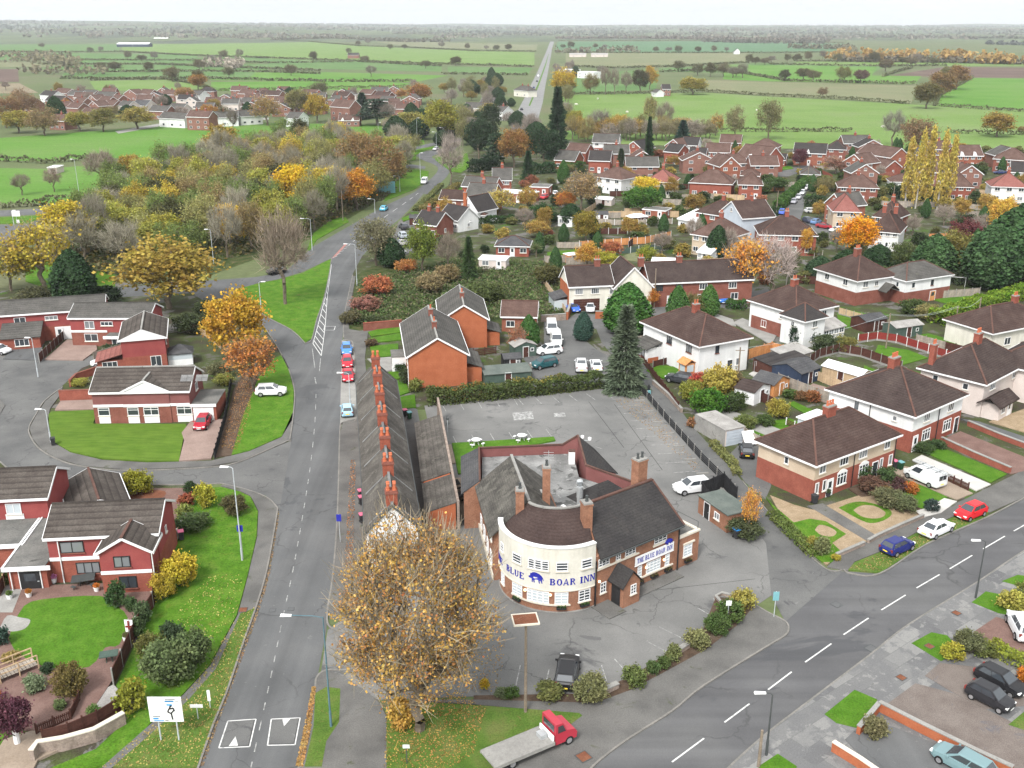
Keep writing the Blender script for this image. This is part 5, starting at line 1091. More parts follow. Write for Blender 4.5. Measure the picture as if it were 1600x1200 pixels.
chimney(PUB,*L((.75,85.5)),6.3,9.6,.8,1.0,1,'brick_pub','lamp_dark');chimney(PUB,*L((3.4,89.6)),4.4,10.1,.75,1.0,1,'brick_pub','lamp_dark');chimney(PUB,*L((6.9,83.0)),6.3,9.5,.85,1.0,1,'brick_pub','lamp_dark',rz=.3);chimney(PUB,*RW(10.5,5.4)[:2],6.0,10.3,1.25,1.0,2,'brick_pub','lamp_dark',rz=ang)
chimney(PUB,*L((2.5,91.5)),4.4,6.4,1.1,.7,0,'brick_pub')
for (x,y,s_) in ((6.7,102.6,1),):
    mb=MB();mb.box(-.35,-.3,0,.35,.3,1.5);mb.box(-.36,-.31,1.5,.36,.31,1.62,1);mb.build('vent_box',[MT['white_paint'],MT['ridge_red']],PUB,(*L((x,y)),4.42))
mb=MB();mb.tube([(0,0,0),(0,0,1.1),(0,0,1.15),(0,0,2.3),(0,.2,2.6),(0,.5,2.7)],[.3,.3,.34,.34,.34,.34],10);mb.build('flue',MT['steel'],PUB,(*L((6.9,91.8)),4.4))
mb=MB();mb.tube([(0,0,0),(0,0,1.6)],.03,4);[mb.bar((-.5,0,.9+.25*k),(.5,0,.9+.25*k),.03,.03) for k in range(3)];mb.build('aerial',MT['steel'],PUB,(*L((3.6,89.8)),10.0))
mb=MB();mb.tube([(0,0,0),(0,0,3.2)],.06,6);mb.bar((-.9,0,3.0),(.9,0,3.0),.05,.05);lp=mb.build('lantern_post',MT['lamp_grey'],None,(8.6,112.5,0));tag(lp,'cluster of white globe lamps on a post in the car park behind the pub','lamp post')
for dx,dz in ((-.9,3.2),(.9,3.2),(0,3.45)):
    mb=MB();mb.tube([(0,0,-.22),(0,0,-.15),(0,0,.15),(0,0,.22)],[.08,.22,.22,.08],8);mb.build('globe',MT['white_paint'],lp,(dx,0,dz))
# ================================================================== the long terrace with its row of chimneys
a,b=P(574,825,5.2),P(560,600,5.2)
d=(b-a).normalized();rz=math.atan2(d.y,d.x);Lr=(b-a).length+1.5
a0=a-d*.6
TR=empty('terrace',(a0.x,a0.y,0),rz,'long brick terrace with a slate roof and a line of orange chimneys','terrace')
DPT=4.9;LT=Lr
wall_geo('gx',LT,DPT,5.2,2.5,0,0,-DPT).build('wall',MT['brick_orange'],TR)
mb,rg,fa=roof_geo('gx',LT,DPT,5.2,2.5,.3,.15,x0=0,y0=-DPT);rt=mb.build('roof',MT['roof_terrace'],TR);rg.build('ridge_tiles',MT['lead'],rt);fa.build('gutter',MT['lamp_dark'],rt)
mb=MB();pr=[(0,0),(-DPT,0),(-DPT,5.2),(-DPT/2,7.6),(0,5.2)];mb.hexa([(-.06,a_,b_) for a_,b_ in pr],[(.0,a_,b_) for a_,b_ in pr]);mb.build('gable_render',MT['render_white'],TR)
for k in range(12):OBST.append((a0.x+d.x*k*3.5+2.4,a0.y+d.y*k*3.5,4.5))
NCH=7
for i in range(NCH):
    x=.9+(LT-1.8)*i/(NCH-1)
    ch=MB();ch.box(-.5,-.55,-1.1,.5,.55,1.1);ch.box(-.58,-.63,1.1,.58,.63,1.25,1);ch.box(-.5,-.56,1.25,.5,.56,1.4,1)
    c_=ch.build('chimney',[MT['chimney_brick'],MT['brick_dark']],TR,(x,-DPT/2,7.6))
    for yy in (-.3,.3):
        for xx in (-.2,.2):
            if 'terracotta' not in POT:POT['terracotta']=POT['p'].mesh('chimney_pot',MT['terracotta']) if 'p' in POT else None
            inst('chimney_pot',POT['terracotta'],c_,(xx,yy,1.4),scale=1.25)
    fl=MB()
    for s_ in (1,-1):
        fl.slab([(x-.5,-DPT/2+s_*.2,7.74),(x-.3,-DPT/2+s_*.2,7.74),(x-.1,-DPT/2+s_*2.4,5.5),(x-.4,-DPT/2+s_*2.4,5.5)][::-s_],.06)
    fl.build('party_flashing',MT['lead'],rt)
for i in range(14):
    x=LT*(i+.5)/14;window(TR,x,0,3.3,math.pi,1.0,1.3,cols=2,rows=2)
    if i % 2:window(TR,x,0,.9,math.pi,1.2,1.4,cols=2,rows=2)
    else:door(TR,x,0,math.pi,m='black_paint' if i % 4 else 'wood_red')
    window(TR,x,-DPT,3.3,0,.9,1.1,cols=2,rows=2)
pipe(TR,LT*.25,.1,5);pipe(TR,LT*.62,.1,5)
oa,ob=P(668,800,2.3),P(650,660,2.3);d2=(ob-oa).normalized();rz2=math.atan2(d2.y,d2.x);Lo=(ob-oa).length
OH=empty('outhouse_row',(oa.x,oa.y,0),rz2,'long low brick outhouse row with grey lean-to roof behind the terrace','outhouse')
pr=[(0,0),(-3.0,0),(-3.0,3.1),(0,2.2)]
mb=MB();mb.hexa([(0,p,q) for p,q in pr],[(Lo,p,q) for p,q in pr]);mb.build('wall',MT['brick_orange'],OH)
for k in range(2):
    x0_,x1_=(0,Lo*.28) if k==0 else (Lo*.3,Lo)
    mb=MB();mb.slab([(x0_,.25,2.25),(x0_,-3.1,3.25),(x1_,-3.1,3.25),(x1_,.25,2.25)],.1);mb.build('roof',MT['roof_terrace'],OH)
mb=MB();mb.box(0,-3.4,0,Lo+6,-3.12,3.35);mb.build('party_wall',MT['stone_wall'],OH)
for k in range(5):door(OH,1.5+k*Lo/5,0,math.pi,.8,1.9,'wood_brown',False)
# ================================================================== two brick semis with gable ends
def gable_house(name,label,pl,pr,zb,depth,he,rise,wm,rm,**kw):
    o,rz,Wd=frame(pl,pr,zb);e=empty(name,o,rz,label,'house',kw.get('group'));return e,Wd
o,rz,Wd=frame((640,607),(735,602))
e=empty('semi_detached_house',o,rz,'orange brick house with a plain gable end and ribbed grey roof beside the terrace','house')
Dp=17.5;Wd=8.6
block(e,'gy',Wd,Dp,5.0,2.6,'brick_orange','roof_grey',ridge='concrete',ov=.4)
for k in range(2):chimney(e,Wd/2,Dp*(.3+.4*k),7.0,8.8,.7,.7,1,'brick_dark')
mb=MB();mb.box(Wd+.01,1.5,0,Wd+2.4,9,2.3);mb.build('rear_extension',MT['brick_orange'],e);mb=MB();mb.slab([(Wd-.1,1.3,3.3),(Wd+2.7,1.3,2.3),(Wd+2.7,9.2,2.3),(Wd-.1,9.2,3.3)],.12);mb.build('extension_roof',MT['roof_grey'],e)
put_wins(e,Wd,Dp,[('l',3,3.1,1.5,1.2),('l',7,3.1,1.5,1.2),('l',11,3.1,1.5,1.2),('l',14.5,3.1,1.5,1.2),('l',3,.9,1.8,1.3),('l',14,.9,1.8,1.3)])
mb=MB();mb.box(-2.2,7.6,0,-.03,11,2.5);mb.box(-2.3,7.5,2.5,-.03,11.1,2.62,1);pc=mb.build('porch',[MT['white_paint'],MT['flat_roof']],e);mb=MB();mb.box(-2.24,8,.9,-2.2,10.6,2.1);mb.build('pane',MT['glass'],pc)
pipe(e,-.1,.3,4.9,'white_paint')
o,rz,_=frame((690,545),(753,543))
e=empty('semi_detached_house',o,rz,'smaller orange brick house with grey roof set behind the gabled one','house')
block(e,'gy',7.6,13,5.0,2.4,'brick_orange','roof_grey',ridge='concrete',ov=.4);chimney(e,3.8,5,6.8,8.4,.7,.7,1,'brick_dark')
mb=MB();mb.box(7.61,1,0,9.8,6,2.3);mb.build('rear_extension',MT['brick_orange'],e);mb=MB();mb.slab([(7.5,.8,3.2),(10.1,.8,2.3),(10.1,6.2,2.3),(7.5,6.2,3.2)],.12);mb.build('extension_roof',MT['roof_grey'],e)
put_wins(e,7.6,13,[('l',3,3.1,1.5,1.2),('l',9,3.1,1.5,1.2)])
# ================================================================== right-hand semis
def semi(name,label,pl,pr,zb,Wd,Dp,he,rise,low,up,rm,split,wins,doors,chims,roof='hip',pv=None):
    o,rz,w0=frame(pl,pr,zb);Wd=Wd or w0
    e=empty(name,o,rz,label,'house');block(e,roof,Wd,Dp,he,rise,low,rm,up,split,ov=.45)
    put_wins(e,Wd,Dp,wins,prd=.0 if not split else .0)
    for dd in doors:door(e,dd[0],-.05,0,m=dd[1])
    for c in chims:chimney(e,*c)
    return e,Wd
e,Wd=semi('semi_detached_house','brick and beige rendered semi with rust-brown hipped roof by the lane mouth',(1268,785),(1393,735),0,None,8.2,5.0,2.8,'brick_red','render_beige','roof_rust',2.7,
     [('f',1.3,3.3,1.1,1.25),('f',5.1,3.3,1.5,1.3,dict(cols=3)),('f',8.6,3.3,1.5,1.3,dict(cols=3)),('f',13.2,3.3,1.1,1.25),('l',4,3.3,.6,.9,dict(cols=1))],[(2.9,'white_paint'),(11.2,'black_paint')],[(7.0,4.1,6.9,9.0,1.5,.8,3,'brick_red')])
put_wins(e,Wd,8.2,[('f',.6,.95,.6,1.35,dict(cols=1)),('f',1.9,.95,.6,1.35,dict(cols=1)),('f',5.0,.9,1.7,1.5,dict(cols=3,rows=2)),('f',9.0,.9,1.7,1.5,dict(cols=3,rows=2)),('f',12.4,.95,.6,1.35,dict(cols=1)),('f',14.2,.95,.7,1.35,dict(cols=1))],prd=.03)
for x in (5.0,9.0):
    mb=MB();n=8;pts=[(-.95+1.9*i/n,2.42+.42*math.sin(math.pi*i/n)) for i in range(n+1)];mb.hexa([(p,-.1,q) for p,q in pts],[(p,-.03,q) for p,q in pts]);mb.build('window_arch',MT['white_paint'],e,(x,0,0))
pipe(e,6.9,-.12,4.9);pipe(e,14.8,-.12,4.9)
e,Wd=semi('semi_detached_house','white-topped brick semi with brown hipped roof behind the white ladder van',(1420,708),(1506,668),0,12.0,12.2,5.3,3.3,'brick_red','render_white','roof_brown',2.9,
     [('f',3.2,3.5,1.4,1.25,dict(cols=3)),('f',9.0,3.5,1.4,1.25,dict(cols=3)),('l',2.5,3.6,.6,.7,dict(cols=1)),('l',8.0,3.4,.8,1.3,dict(cols=1))],[(1.0,'white_paint'),(11.0,'black_paint')],[(6.0,7.0,7.6,9.8,1.5,.9,3,'brick_red')])
put_wins(e,Wd,12.2,[('f',3.5,.85,1.9,1.6,dict(cols=3,rows=2)),('f',8.6,.85,1.9,1.6,dict(cols=3,rows=2))],prd=.03);pipe(e,6.0,-.12,5.2);pipe(e,-.12,6.0,5.2)
mb=MB();mb.box(-5.4,9.0,0,-1.2,13,.9);mb.box(-5.4,9,.9,-1.2,13,2.1,1);mb.box(-5.6,8.8,2.1,-1.0,13.2,2.25,2);mb.build('conservatory',[MT['white_paint'],MT['glass_pale'],MT['metal_roof']],e)
e,Wd=semi('semi_detached_house','grey-pink rendered semi with brown hipped roof and a tiled porch, right side',(1530,652),(1612,606),0,13.5,9,5.2,3.2,'render_grey',None,'roof_brown',0,
     [('f',2.8,3.4,1.7,1.3,dict(cols=3)),('f',10,3.4,1.7,1.3,dict(cols=3)),('l',2.5,3.4,.8,.9,dict(cols=1)),('l',6.8,3.5,.8,.9,dict(cols=1)),('f',6.0,.9,1.6,1.4,dict(cols=3))],[],[(6.5,4.5,7.8,9.9,1.2,.8,3,'brick_red'),(.8,8,5,8.6,.9,.7,2,'brick_red')])
mb=MB();mb.box(.2,-2.4,0,4.6,-.03,2.3);pp=mb.build('porch',MT['render_grey'],e);mb,rg,fa=roof_geo('gx',5.6,2.6,2.3,.9,x0=-.4,y0=-2.5);mb.build('porch_roof',MT['roof_brown'],pp);window(e,1.4,-2.4,.9,0,1.1,1.1);door(e,3.4,-2.4,0)
e,Wd=semi('semi_detached_house','cream house with a rust roof at the right edge beyond the red-fenced garden',(1545,555),(1640,535),0,15,9,4.0,2.6,'render_cream',None,'roof_rust',0,[('f',4,1.2,1.5,1.3),('f',9,1.2,1.5,1.3)],[],[(10.5,4.5,5.5,7.8,1,.8,2,'brick_red')])
e,Wd=semi('semi_detached_house','brown roofed semi with render walls at the right edge behind the tall poplars\' garden row',(1640,640),(1700,600),0,12,9,5.2,3,'render_grey',None,'roof_brown',0,[('f',3,3.4,1.5,1.2)],[],[(6,4.5,7.5,9.6,1.2,.8,3,'brick_red')])
e,Wd=semi('detached_house','white detached house with a mossy brown hipped roof beside the tall spruce',(1090,592),(1166,577),0,9.5,14.5,5.5,2.9,'render_white',None,'roof_rust',0,
     [('f',3.4,3.6,.7,1.2,dict(cols=1,fm='black_paint')),('f',7.6,1.0,.7,1.2,dict(cols=1)),('l',2.5,3.5,1.3,1.4,dict(fm='black_paint')),('l',7.5,3.5,1.3,1.4,dict(fm='black_paint')),('l',3.2,.9,1.3,1.4,dict(fm='black_paint'))],[(6.0,'black_paint')],[(4.6,7.2,7.3,9.6,1.0,.8,2,'brick_red')])
mb=MB();mb.box(-1.7,.8,0,-.03,2.6,2.3);pp=mb.build('porch',MT['wood_orange'],e);mb=MB();mb.slab([(-2,.6,2.3),(-.85,.6,3.0),(-.85,2.8,3.0),(-2,2.8,2.3)],.1);mb.slab([(-.85,.6,3.0),(-.03,.6,2.5),(-.03,2.8,2.5),(-.85,2.8,3.0)],.1);mb.build('porch_roof',MT['wood_orange'],pp);mb=MB();mb.box(-1.73,1.1,1.0,-1.69,2.3,2.1);mb.box(-1.5,.77,1.0,-.3,.81,2.1);mb.build('pane',MT['glass_pale'],pp)
mb=MB();mb.box(-2.6,9.5,0,-.03,13.5,2.5);pp=mb.build('bay',MT['render_white'],e);mb=MB();mb.slab([(-3.1,9.2,2.45),(-.03,9.2,3.3),(-.03,13.8,3.3),(-3.1,13.8,2.45)][::-1][::-1],.12);mb.build('bay_roof',MT['roof_grey'],pp);window(e,-2.6,11.5,.8,-math.pi/2,2.4,1.3,cols=3,fm='black_paint');mb=MB();mb.box(-2.55,9.46,0,-.5,9.5,.9);mb.build('brick_panel',MT['brick_orange'],pp)
pipe(e,9.6,-.1,5.4);mb=MB();mb.box(-4.5,12.5,0,-2.0,15.5,2.3);mb.box(-4.7,12.3,2.3,-1.8,15.7,2.4,1);mb.build('side_store',[MT['render_cream'],MT['metal_roof']],e)
e,Wd=semi('semi_detached_house','white rendered house with a dark hipped wing and rust roof, left of the yellow-fenced lawn',(1240,534),(1308,518),0,9.6,10.5,5.2,3,'render_white',None,'roof_rust',0,
     [('f',2.8,3.3,1.2,1.2),('f',7.0,3.3,1.2,1.2),('f',2.0,.9,1.2,1.1),('l',3,3.3,1.2,1.2),('l',7,.9,1.2,1.2)],[],[(4.8,5.2,7.2,9.3,1.1,.9,2,'brick_red')])
mb=MB();mb.box(-.04,2,0,0,10,2.4);mb.build('brick_panel',MT['brick_dark'],e)
block(e,'hip',5.0,5.0,5.0,2.0,'render_white','roof_dark',x0=-1.8,y0=-3.5);put_wins(e,5,5,[('f',2.5,3.3,1.2,1.2),('f',2.4,.9,1.1,1.1),('l',2.5,3.3,.7,.9)],x0=-1.8,y0=-3.5)
mb=MB();mb.box(4.2,-2.6,0,9.6,-.03,1.9);mb.build('sun_room',MT['render_white'],e);mb=MB();mb.slab([(4.0,-2.9,2.0),(9.8,-2.9,2.0),(9.8,-.02,2.9),(4.0,-.02,2.9)],.12);mb.build('sun_room_roof',MT['asbestos'],e)
for k in range(4):window(e,4.9+k*1.3,-2.6,.9,0,1.15,.9)
e,Wd=semi('semi_detached_house','white house over brick with an arched entrance and long hipped extension beside the lawn',(1335,478),(1400,468),0,9.5,11,5.2,3.2,'brick_dark','render_white','roof_rust',2.6,
     [('l',3,3.4,1.2,1.2),('l',8,3.4,1.2,1.2),('f',2.2,3.4,1.3,1.2),('f',5,3.4,.9,1)],[],[(4.7,5.5,7.4,9.8,1.2,.9,3,'brick_dark')])
block(e,'hip',12,7.5,4.9,2.2,'brick_dark','roof_grey','render_white',2.4,x0=9.0,y0=-3.5);put_wins(e,12,7.5,[('f',2,3.1,.9,1.1,dict(cols=1)),('f',7,3.1,.7,1.1,dict(cols=1,fm='black_paint')),('l',2,3.1,.7,1.0,dict(cols=1))],x0=9.0,y0=-3.5);
mb=MB();mb.slab([(5.6,-2.2,2.5),(7.4,-2.2,3.9),(7.4,.3,3.9),(5.6,.3,2.5)],.12);mb.slab([(7.4,-2.2,3.9),(9.2,-2.2,2.5),(9.2,.3,2.5),(7.4,.3,3.9)],.12);mb.build('porch_roof',MT['roof_grey'],e);door(e,16.5,-3.53,0,1.4,1.9,'wood_orange')
o,rz,Wc=frame((889.5,447),(958,444),4.9)
e=empty('cottage_terrace',o,rz,'cottage row, cream at the left end with a tall gable and dark brick beyond','terrace')
block(e,'gx',Wc,7.5,4.9,2.8,'render_cream','roof_brown');block(e,'gy',7.2,9.5,4.6,3.6,'render_cream','roof_brown',x0=Wc+.02,y0=-1.2);Wb=20.5
block(e,'gx',Wb,7.5,4.9,2.9,'brick_dark','roof_brown',x0=Wc+7.24)
mb=MB();mb.box(-.06,0,0,0,7.5,4.8);mb.build('end_wall',MT['brick_orange'],e)
put_wins(e,Wc,7.5,[('f',1.9,3.2,1.5,1.1,dict(cols=4)),('f',5.0,3.2,1.5,1.1,dict(cols=4)),('f',8.4,3.0,1.3,1.2,dict(rows=2)),('f',8.4,.8,2.0,1.6,dict(cols=4,rows=3))]);garage_door(e,3.4,-.02,0,5.0,2.3,'wood_brown')
put_wins(e,Wb,7.5,[('f',1.8,3.1,1.5,1.2,dict(cols=3,fm='black_paint')),('f',5.8,3.1,1.5,1.2,dict(fm='black_paint')),('f',10.6,3.1,1.6,1.2,dict(cols=3)),('f',16.5,3.1,1.6,1.2,dict(cols=3)),('f',10.3,.9,1.5,1.3),('f',17,.9,1.5,1.3)],x0=Wc+7.24);door(e,Wc+7.24+4.0,0,0);door(e,Wc+7.24+5.7,0,0,m='black_paint')
for x in (6.2,Wc+6.4,Wc+14,):chimney(e,x,3.75,7.2,9.0,1.1,.8,2,'brick_dark')
mb=MB();mb.box(-2.6,1,0,-.1,6,2.0);mb.build('conservatory',MT['glass_pale'],e);mb=MB();mb.slab([(-2.8,.8,2.1),(-.1,.8,2.8),(-.1,6.2,2.8),(-2.8,6.2,2.1)],.1);mb.build('conservatory_roof',MT['roof_slate'],e)
# ================================================================== the 1970s estate on the left
W7=dict(fm='black_paint')
o,rz,Wd=frame((72,839),(245,831),5.0)
e=empty('estate_house',o,rz,'1970s red tile-hung house with a cross gable above the round-cornered lawn','house')
block(e,'gx',Wd,6.6,5.0,1.7,'brick_red','roof_70s','tile_hung',2.5,ridge='roof_70s',ov=.3)
block(e,'gy',4.6,3.2,4.6,1.35,'brick_red','roof_70s','tile_hung',2.4,x0=Wd-4.7,y0=-2.8,ridge='ridge_red')
mb=MB();mb.box(-.02,-.1,2.4,Wd-4.75,-.02,2.75);mb.box(Wd-4.75,-2.9,2.25,Wd-.08,-2.84,2.6);mb.build('white_band',MT['white_paint'],e)
mb=MB();mb.box(-3.6,-1.2,0,-.05,8.6,2.5);mb.build('side_extension',MT['brick_red'],e);mb=MB();mb.box(-3.8,-1.5,2.5,-.05,8.8,2.62);mb.box(-3.9,-1.65,2.35,.5,-1.5,2.75,1);mb.box(-4.0,-1.5,2.4,-3.8,8.8,2.7,1);mb.build('extension_roof',[MT['flat_roof'],MT['white_paint']],e)
put_wins(e,Wd,6.6,[('f',2.2,3.2,2.2,1.2,dict(W7)),('f',6.6,2.9,1.2,.7,dict(W7,cols=1)),('f',3.4,.9,2.2,1.2,dict(W7,cols=3)),('r',3,3.4,.5,.7,dict(cols=1))],prd=.02);put_wins(e,4.6,3.2,[('f',2.0,2.95,1.5,1.15,dict(W7)),('f',2.3,.7,1.6,1.25,dict(W7))],x0=Wd-4.7,y0=-2.8,prd=.04)
door(e,-1.6,-1.22,0,1.9,2.1,'black_paint');pipe(e,1.0,-.16,4.9,'white_paint');pipe(e,-3.3,-1.4,2.4,'white_paint');pipe(e,Wd+.08,-2.9,4.4,'white_paint')
o,rz,_=frame((112,806),(190,790),2.6)
e=empty('garage',o,rz,'garage with a ribbed roof and red ridge behind the cross-gabled house','garage')
block(e,'gy',5.6,8.5,2.6,1.2,'brick_red','roof_70s',ridge='ridge_red')
o,rz,Wd=frame((-60,782),(72,776),5.0)
e=empty('estate_house',o,rz,'1970s red brick house with flat-roofed front at the left edge','house')
block(e,'gx',Wd,6.8,5.0,1.7,'brick_red','roof_70s','tile_hung',2.5,ridge='roof_70s',ov=.3)
put_wins(e,Wd,6.8,[('f',Wd-3.4,3.2,1.5,1.2,dict(gm='glass_pale')),('f',Wd-6,2.7,1.3,.8,dict(gm='glass_pale'))],prd=.02);mb=MB();mb.box(Wd-4.3,-.06,2.5,Wd-2.5,-.02,3.2);mb.build('white_panel',MT['white_paint'],e)
mb=MB();mb.box(Wd-8,-5.5,0,Wd-1.0,-.02,2.5);mb.build('front_extension',MT['brick_red'],e);mb=MB();mb.box(Wd-8.2,-5.7,2.5,Wd-.8,-.05,2.62);mb.box(Wd-8.2,-5.85,2.3,Wd-.7,-5.7,2.72,1);mb.box(Wd-.8,-5.7,2.3,Wd-.65,-.05,2.72,1);mb.build('extension_roof',[MT['flat_roof'],MT['white_paint']],e);door(e,Wd-6.5,-5.52,0,1.6,2,'black_paint')
o,rz,Wd=frame((150,662),(300,659))
e=empty('estate_house',o,rz,'1970s house with white panel doors behind the striped lawn','house')
block(e,'gx',Wd,7.5,4.6,2.0,'brick_dark','roof_70s','tile_maroon',2.5,ridge='concrete',ov=.3)
block(e,'gy',6.2,6,4.55,1.5,'brick_dark','roof_70s','tile_maroon',2.5,x0=4.0,y0=-.12,ov=.3,ridge='concrete')
mb=MB();pr=[(3.75,4.5),(10.45,4.5),(7.1,6.1)];mb.hexa([(p,-.3,q) for p,q in pr],[(p,-.14,q) for p,q in pr]);mb.build('gable_board',MT['white_paint'],e)
mb=MB();mb.box(0,-.14,2.4,4,-.05,2.75);mb.box(4,-.26,2.4,10.2,-.15,2.75);mb.box(10.2,-.14,2.4,Wd,-.05,2.75);mb.build('white_band',MT['white_paint'],e)
for x,w_,y in ((1.3,1.5,-.03),(5.2,1.5,-.15),(7.6,2.0,-.15),(12.0,2.0,-.03)):
    mb=MB();mb.box(-w_/2,-.06,.05,w_/2,.02,1.15);mb.build('white_panel',MT['white_paint'],e,(x,y,0));window(e,x,y,1.15,0,w_,1.15,cols=1 if w_<1.8 else 2,rows=2)
put_wins(e,Wd,7.5,[('r',4,3.2,1.2,1.1,{})]);garage_door(e,Wd+1.7,-.02,0,2.7,2.1);mb=MB();mb.box(Wd+.03,0,0,Wd+3.4,6,2.4);mb.build('garage_wall',MT['brick_red'],e);mb=MB();mb.box(Wd+.03,-.15,2.4,Wd+3.5,6,2.5);mb.box(Wd+.03,-.25,2.2,Wd+3.5,-.15,2.6,1);mb.build('garage_roof',[MT['flat_roof'],MT['white_paint']],e)
for k in range(2):
    mb=MB()
    for i in range(2):
        for j in range(2):mb.box(i*.82,j*.62,0,i*.82+.78,j*.62+.58,.04)
    sp=mb.build('solar_panel',MT['lead'],e);sp.location=(11.5+k*2.0,1.2,5.4);sp.rotation_euler=(math.atan(2/3.75),0,0)
o,rz,_=frame((195,582),(262,576))
e=empty('estate_house',o,rz,'1970s house with a white gable and pink lean-to beside the white car','house')
block(e,'gy',6.4,10.5,5.2,1.4,'brick_red','roof_70s','tile_hung',2.4,ov=.35,ridge='concrete');mb=MB();pr=[(-.2,5.0),(6.6,5.0),(3.2,6.6)];mb.hexa([(p,-.3,q) for p,q in pr],[(p,-.1,q) for p,q in pr]);mb.build('gable_board',MT['white_paint'],e)
mb=MB();mb.box(-3.8,.2,0,-.05,5,2.0);mb.build('lean_to',MT['brick_red'],e);mb=MB();mb.slab([(-4.1,-.2,2.1),(-.02,-.2,3.1),(-.02,5.2,3.1),(-4.1,5.2,2.1)],.12);mb.build('lean_to_roof',MT['roof_pink'],e)
put_wins(e,6.4,10.5,[('f',4.8,.3,1.6,2.0,{}),('r',2.5,3.4,.7,1.2,dict(cols=1)),('r',6,3.4,1.2,1.2)],prd=.03);window(e,-2,.2,.3,0,2.2,1.6,cols=3)
mb=MB();mb.box(6.5,1.0,0,10.2,4.4,1.0);mb.box(6.5,1,1.0,10.2,4.4,2.0,1);mb.build('conservatory',[MT['white_paint'],MT['glass_pale']],e);mb,rg,fa=roof_geo('hip',3.7,3.4,2.0,1.0,.2,x0=6.5,y0=1.0);mb.build('conservatory_roof',MT['roof_slate'],e)
o,rz,_=frame((115,541),(206,541))
e=empty('estate_house',o,rz,'1970s pink tile-hung house with a flat canopy and mossy roof','house')
block(e,'gx',13.2,6.5,5.0,1.5,'brick_dark','roof_grey','tile_hung',2.5,ridge='roof_grey',ov=.3);put_wins(e,13.2,6.5,[('f',3.2,3.1,1.6,1.3),('f',6.1,3.6,2.0,.7,dict(cols=3)),('f',11,3.2,2,1.3,dict(cols=3)),('f',3.2,.9,2.2,1.3)],prd=.02)
mb=MB();mb.box(-.05,-.1,2.45,6.0,-.02,2.8);mb.build('white_band',MT['white_paint'],e);mb=MB();mb.box(6.6,-2.2,0,12.6,-.02,2.3);mb.build('front_bay',MT['brick_dark'],e);mb=MB();mb.box(6.4,-2.6,2.3,12.9,-.05,2.42);mb.box(6.3,-2.75,2.1,13.0,-2.6,2.55,1);mb.build('canopy',[MT['flat_roof'],MT['white_paint']],e);window(e,8.6,-2.2,.7,0,2.2,1.3,cols=3)
o,rz,_=frame((-40,541),(103,530))
e=empty('estate_house',o,rz,'1970s red brick house with a white front door at the left edge','house')
block(e,'gx',21,6.5,5.0,1.5,'brick_red','roof_grey','tile_hung',2.5,ridge='roof_grey',ov=.3);put_wins(e,21,6.5,[('f',7.6,3.2,1.8,1.2),('f',12.5,3.6,2,.7,dict(cols=3)),('f',17,3.0,1.2,1.5),('f',17.2,.8,1.6,1.4)],prd=.02);mb=MB();mb.box(16.2,-.06,2.4,17.8,-.02,3.0);mb.box(12.8,-.1,.05,15.8,-.03,2.3);mb.build('white_panel',MT['white_paint'],e);door(e,13.5,-.1,0)
mb=MB();mb.box(5.0,-4.5,0,11.0,-.02,2.2);mb.build('front_extension',MT['brick_red'],e);mb=MB();mb.slab([(4.8,-4.8,2.2),(11.2,-4.8,2.2),(11.2,-.04,3.6),(4.8,-.04,3.6)],.14);mb.build('extension_roof',MT['roof_grey'],e);window(e,8.2,-4.5,.7,0,2.2,1.2,cols=3)
# ================================================================== the estate beyond: every house on its own plot
HPAL={'r':'brick_red','o':'brick_mid','m':'brick_muted','d':'brick_dark','w':'render_white','c':'render_cream','b':'render_beige','g':'render_grey','u':'render_blue','n':'navy_wood'}
def mid(pl,pr,ze,D,roof,rise,wm,rm,label,chim=1,cols=3,up=None,floors=2,Wd=None,garage=False,ridge='ridge_red',dormer=0,base=0,group=None,far=False,cat='house',name='house',trim='white_paint'):
    """pl, pr: the two ends of the front eaves on the photograph"""
    o,rz,w0=frame(pl,pr,ze);w_=Wd or w0
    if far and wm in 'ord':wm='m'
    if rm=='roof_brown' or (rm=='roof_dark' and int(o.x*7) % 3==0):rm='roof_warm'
    e=empty(name,o,rz,label,cat,group)
    block(e,roof,w_,D,ze,rise,HPAL[wm],rm,HPAL[up] if up else None,2.5 if up else 0,ridge=ridge,ov=.35,trim=trim)
    n=cols
    for f in range(floors):
        for k in range(n):
            x=w_*(k+.5)/n;z=.9+f*2.6
            if f==0 and k==n // 2 and not far:door(e,x,-.04,0);continue
            if z+1.1>ze-.1:continue
            window(e,x,-.035,z,0,min(1.5,w_/n*.6),1.1,cols=2 if not far else 1,sill=not far)
    if not far:
        window(e,-.035,D*.5,3.3 if floors>1 else 1,SIDE['l'],.8,1.0);window(e,w_+.035,D*.5,3.3 if floors>1 else 1,SIDE['r'],.8,1.0)
    if roof=='gy':window(e,w_/2,-.035,ze+rise*.25,0,.9,.9)
    cy=D/2
    for c in range(chim):
        x=w_*(.3+.4*c) if chim>1 else w_*.5
        if roof=='gy':x,cy=w_/2,D*.6
        chimney(e,x,cy,ze+rise-.5,ze+rise+1.3,.9,.6,2 if not far else 1,'brick_red')
    if garage:garage_door(e,-1.8,.5,0,2.4,2.1);g_=MB();g_.box(-3.4,.52,0,-.05,D*.8,2.4);g_.build('garage_wall',MT[HPAL[wm]],e);g_=MB();g_.box(-3.5,.4,2.4,-.05,D*.8,2.52);g_.build('garage_roof',MT['flat_roof'],e)
    if dormer:
        for k in range(dormer):
            d_=MB();x=w_*(k+.5)/dormer-.6;pr_=[(x-.9,ze-.2),(x+.9,ze-.2),(x,ze+1.3)];d_.hexa([(a,-.3,b) for a,b in pr_],[(a,D*.3,b) for a,b in pr_]);d_.build('dormer',MT['white_paint'],e)
    return e
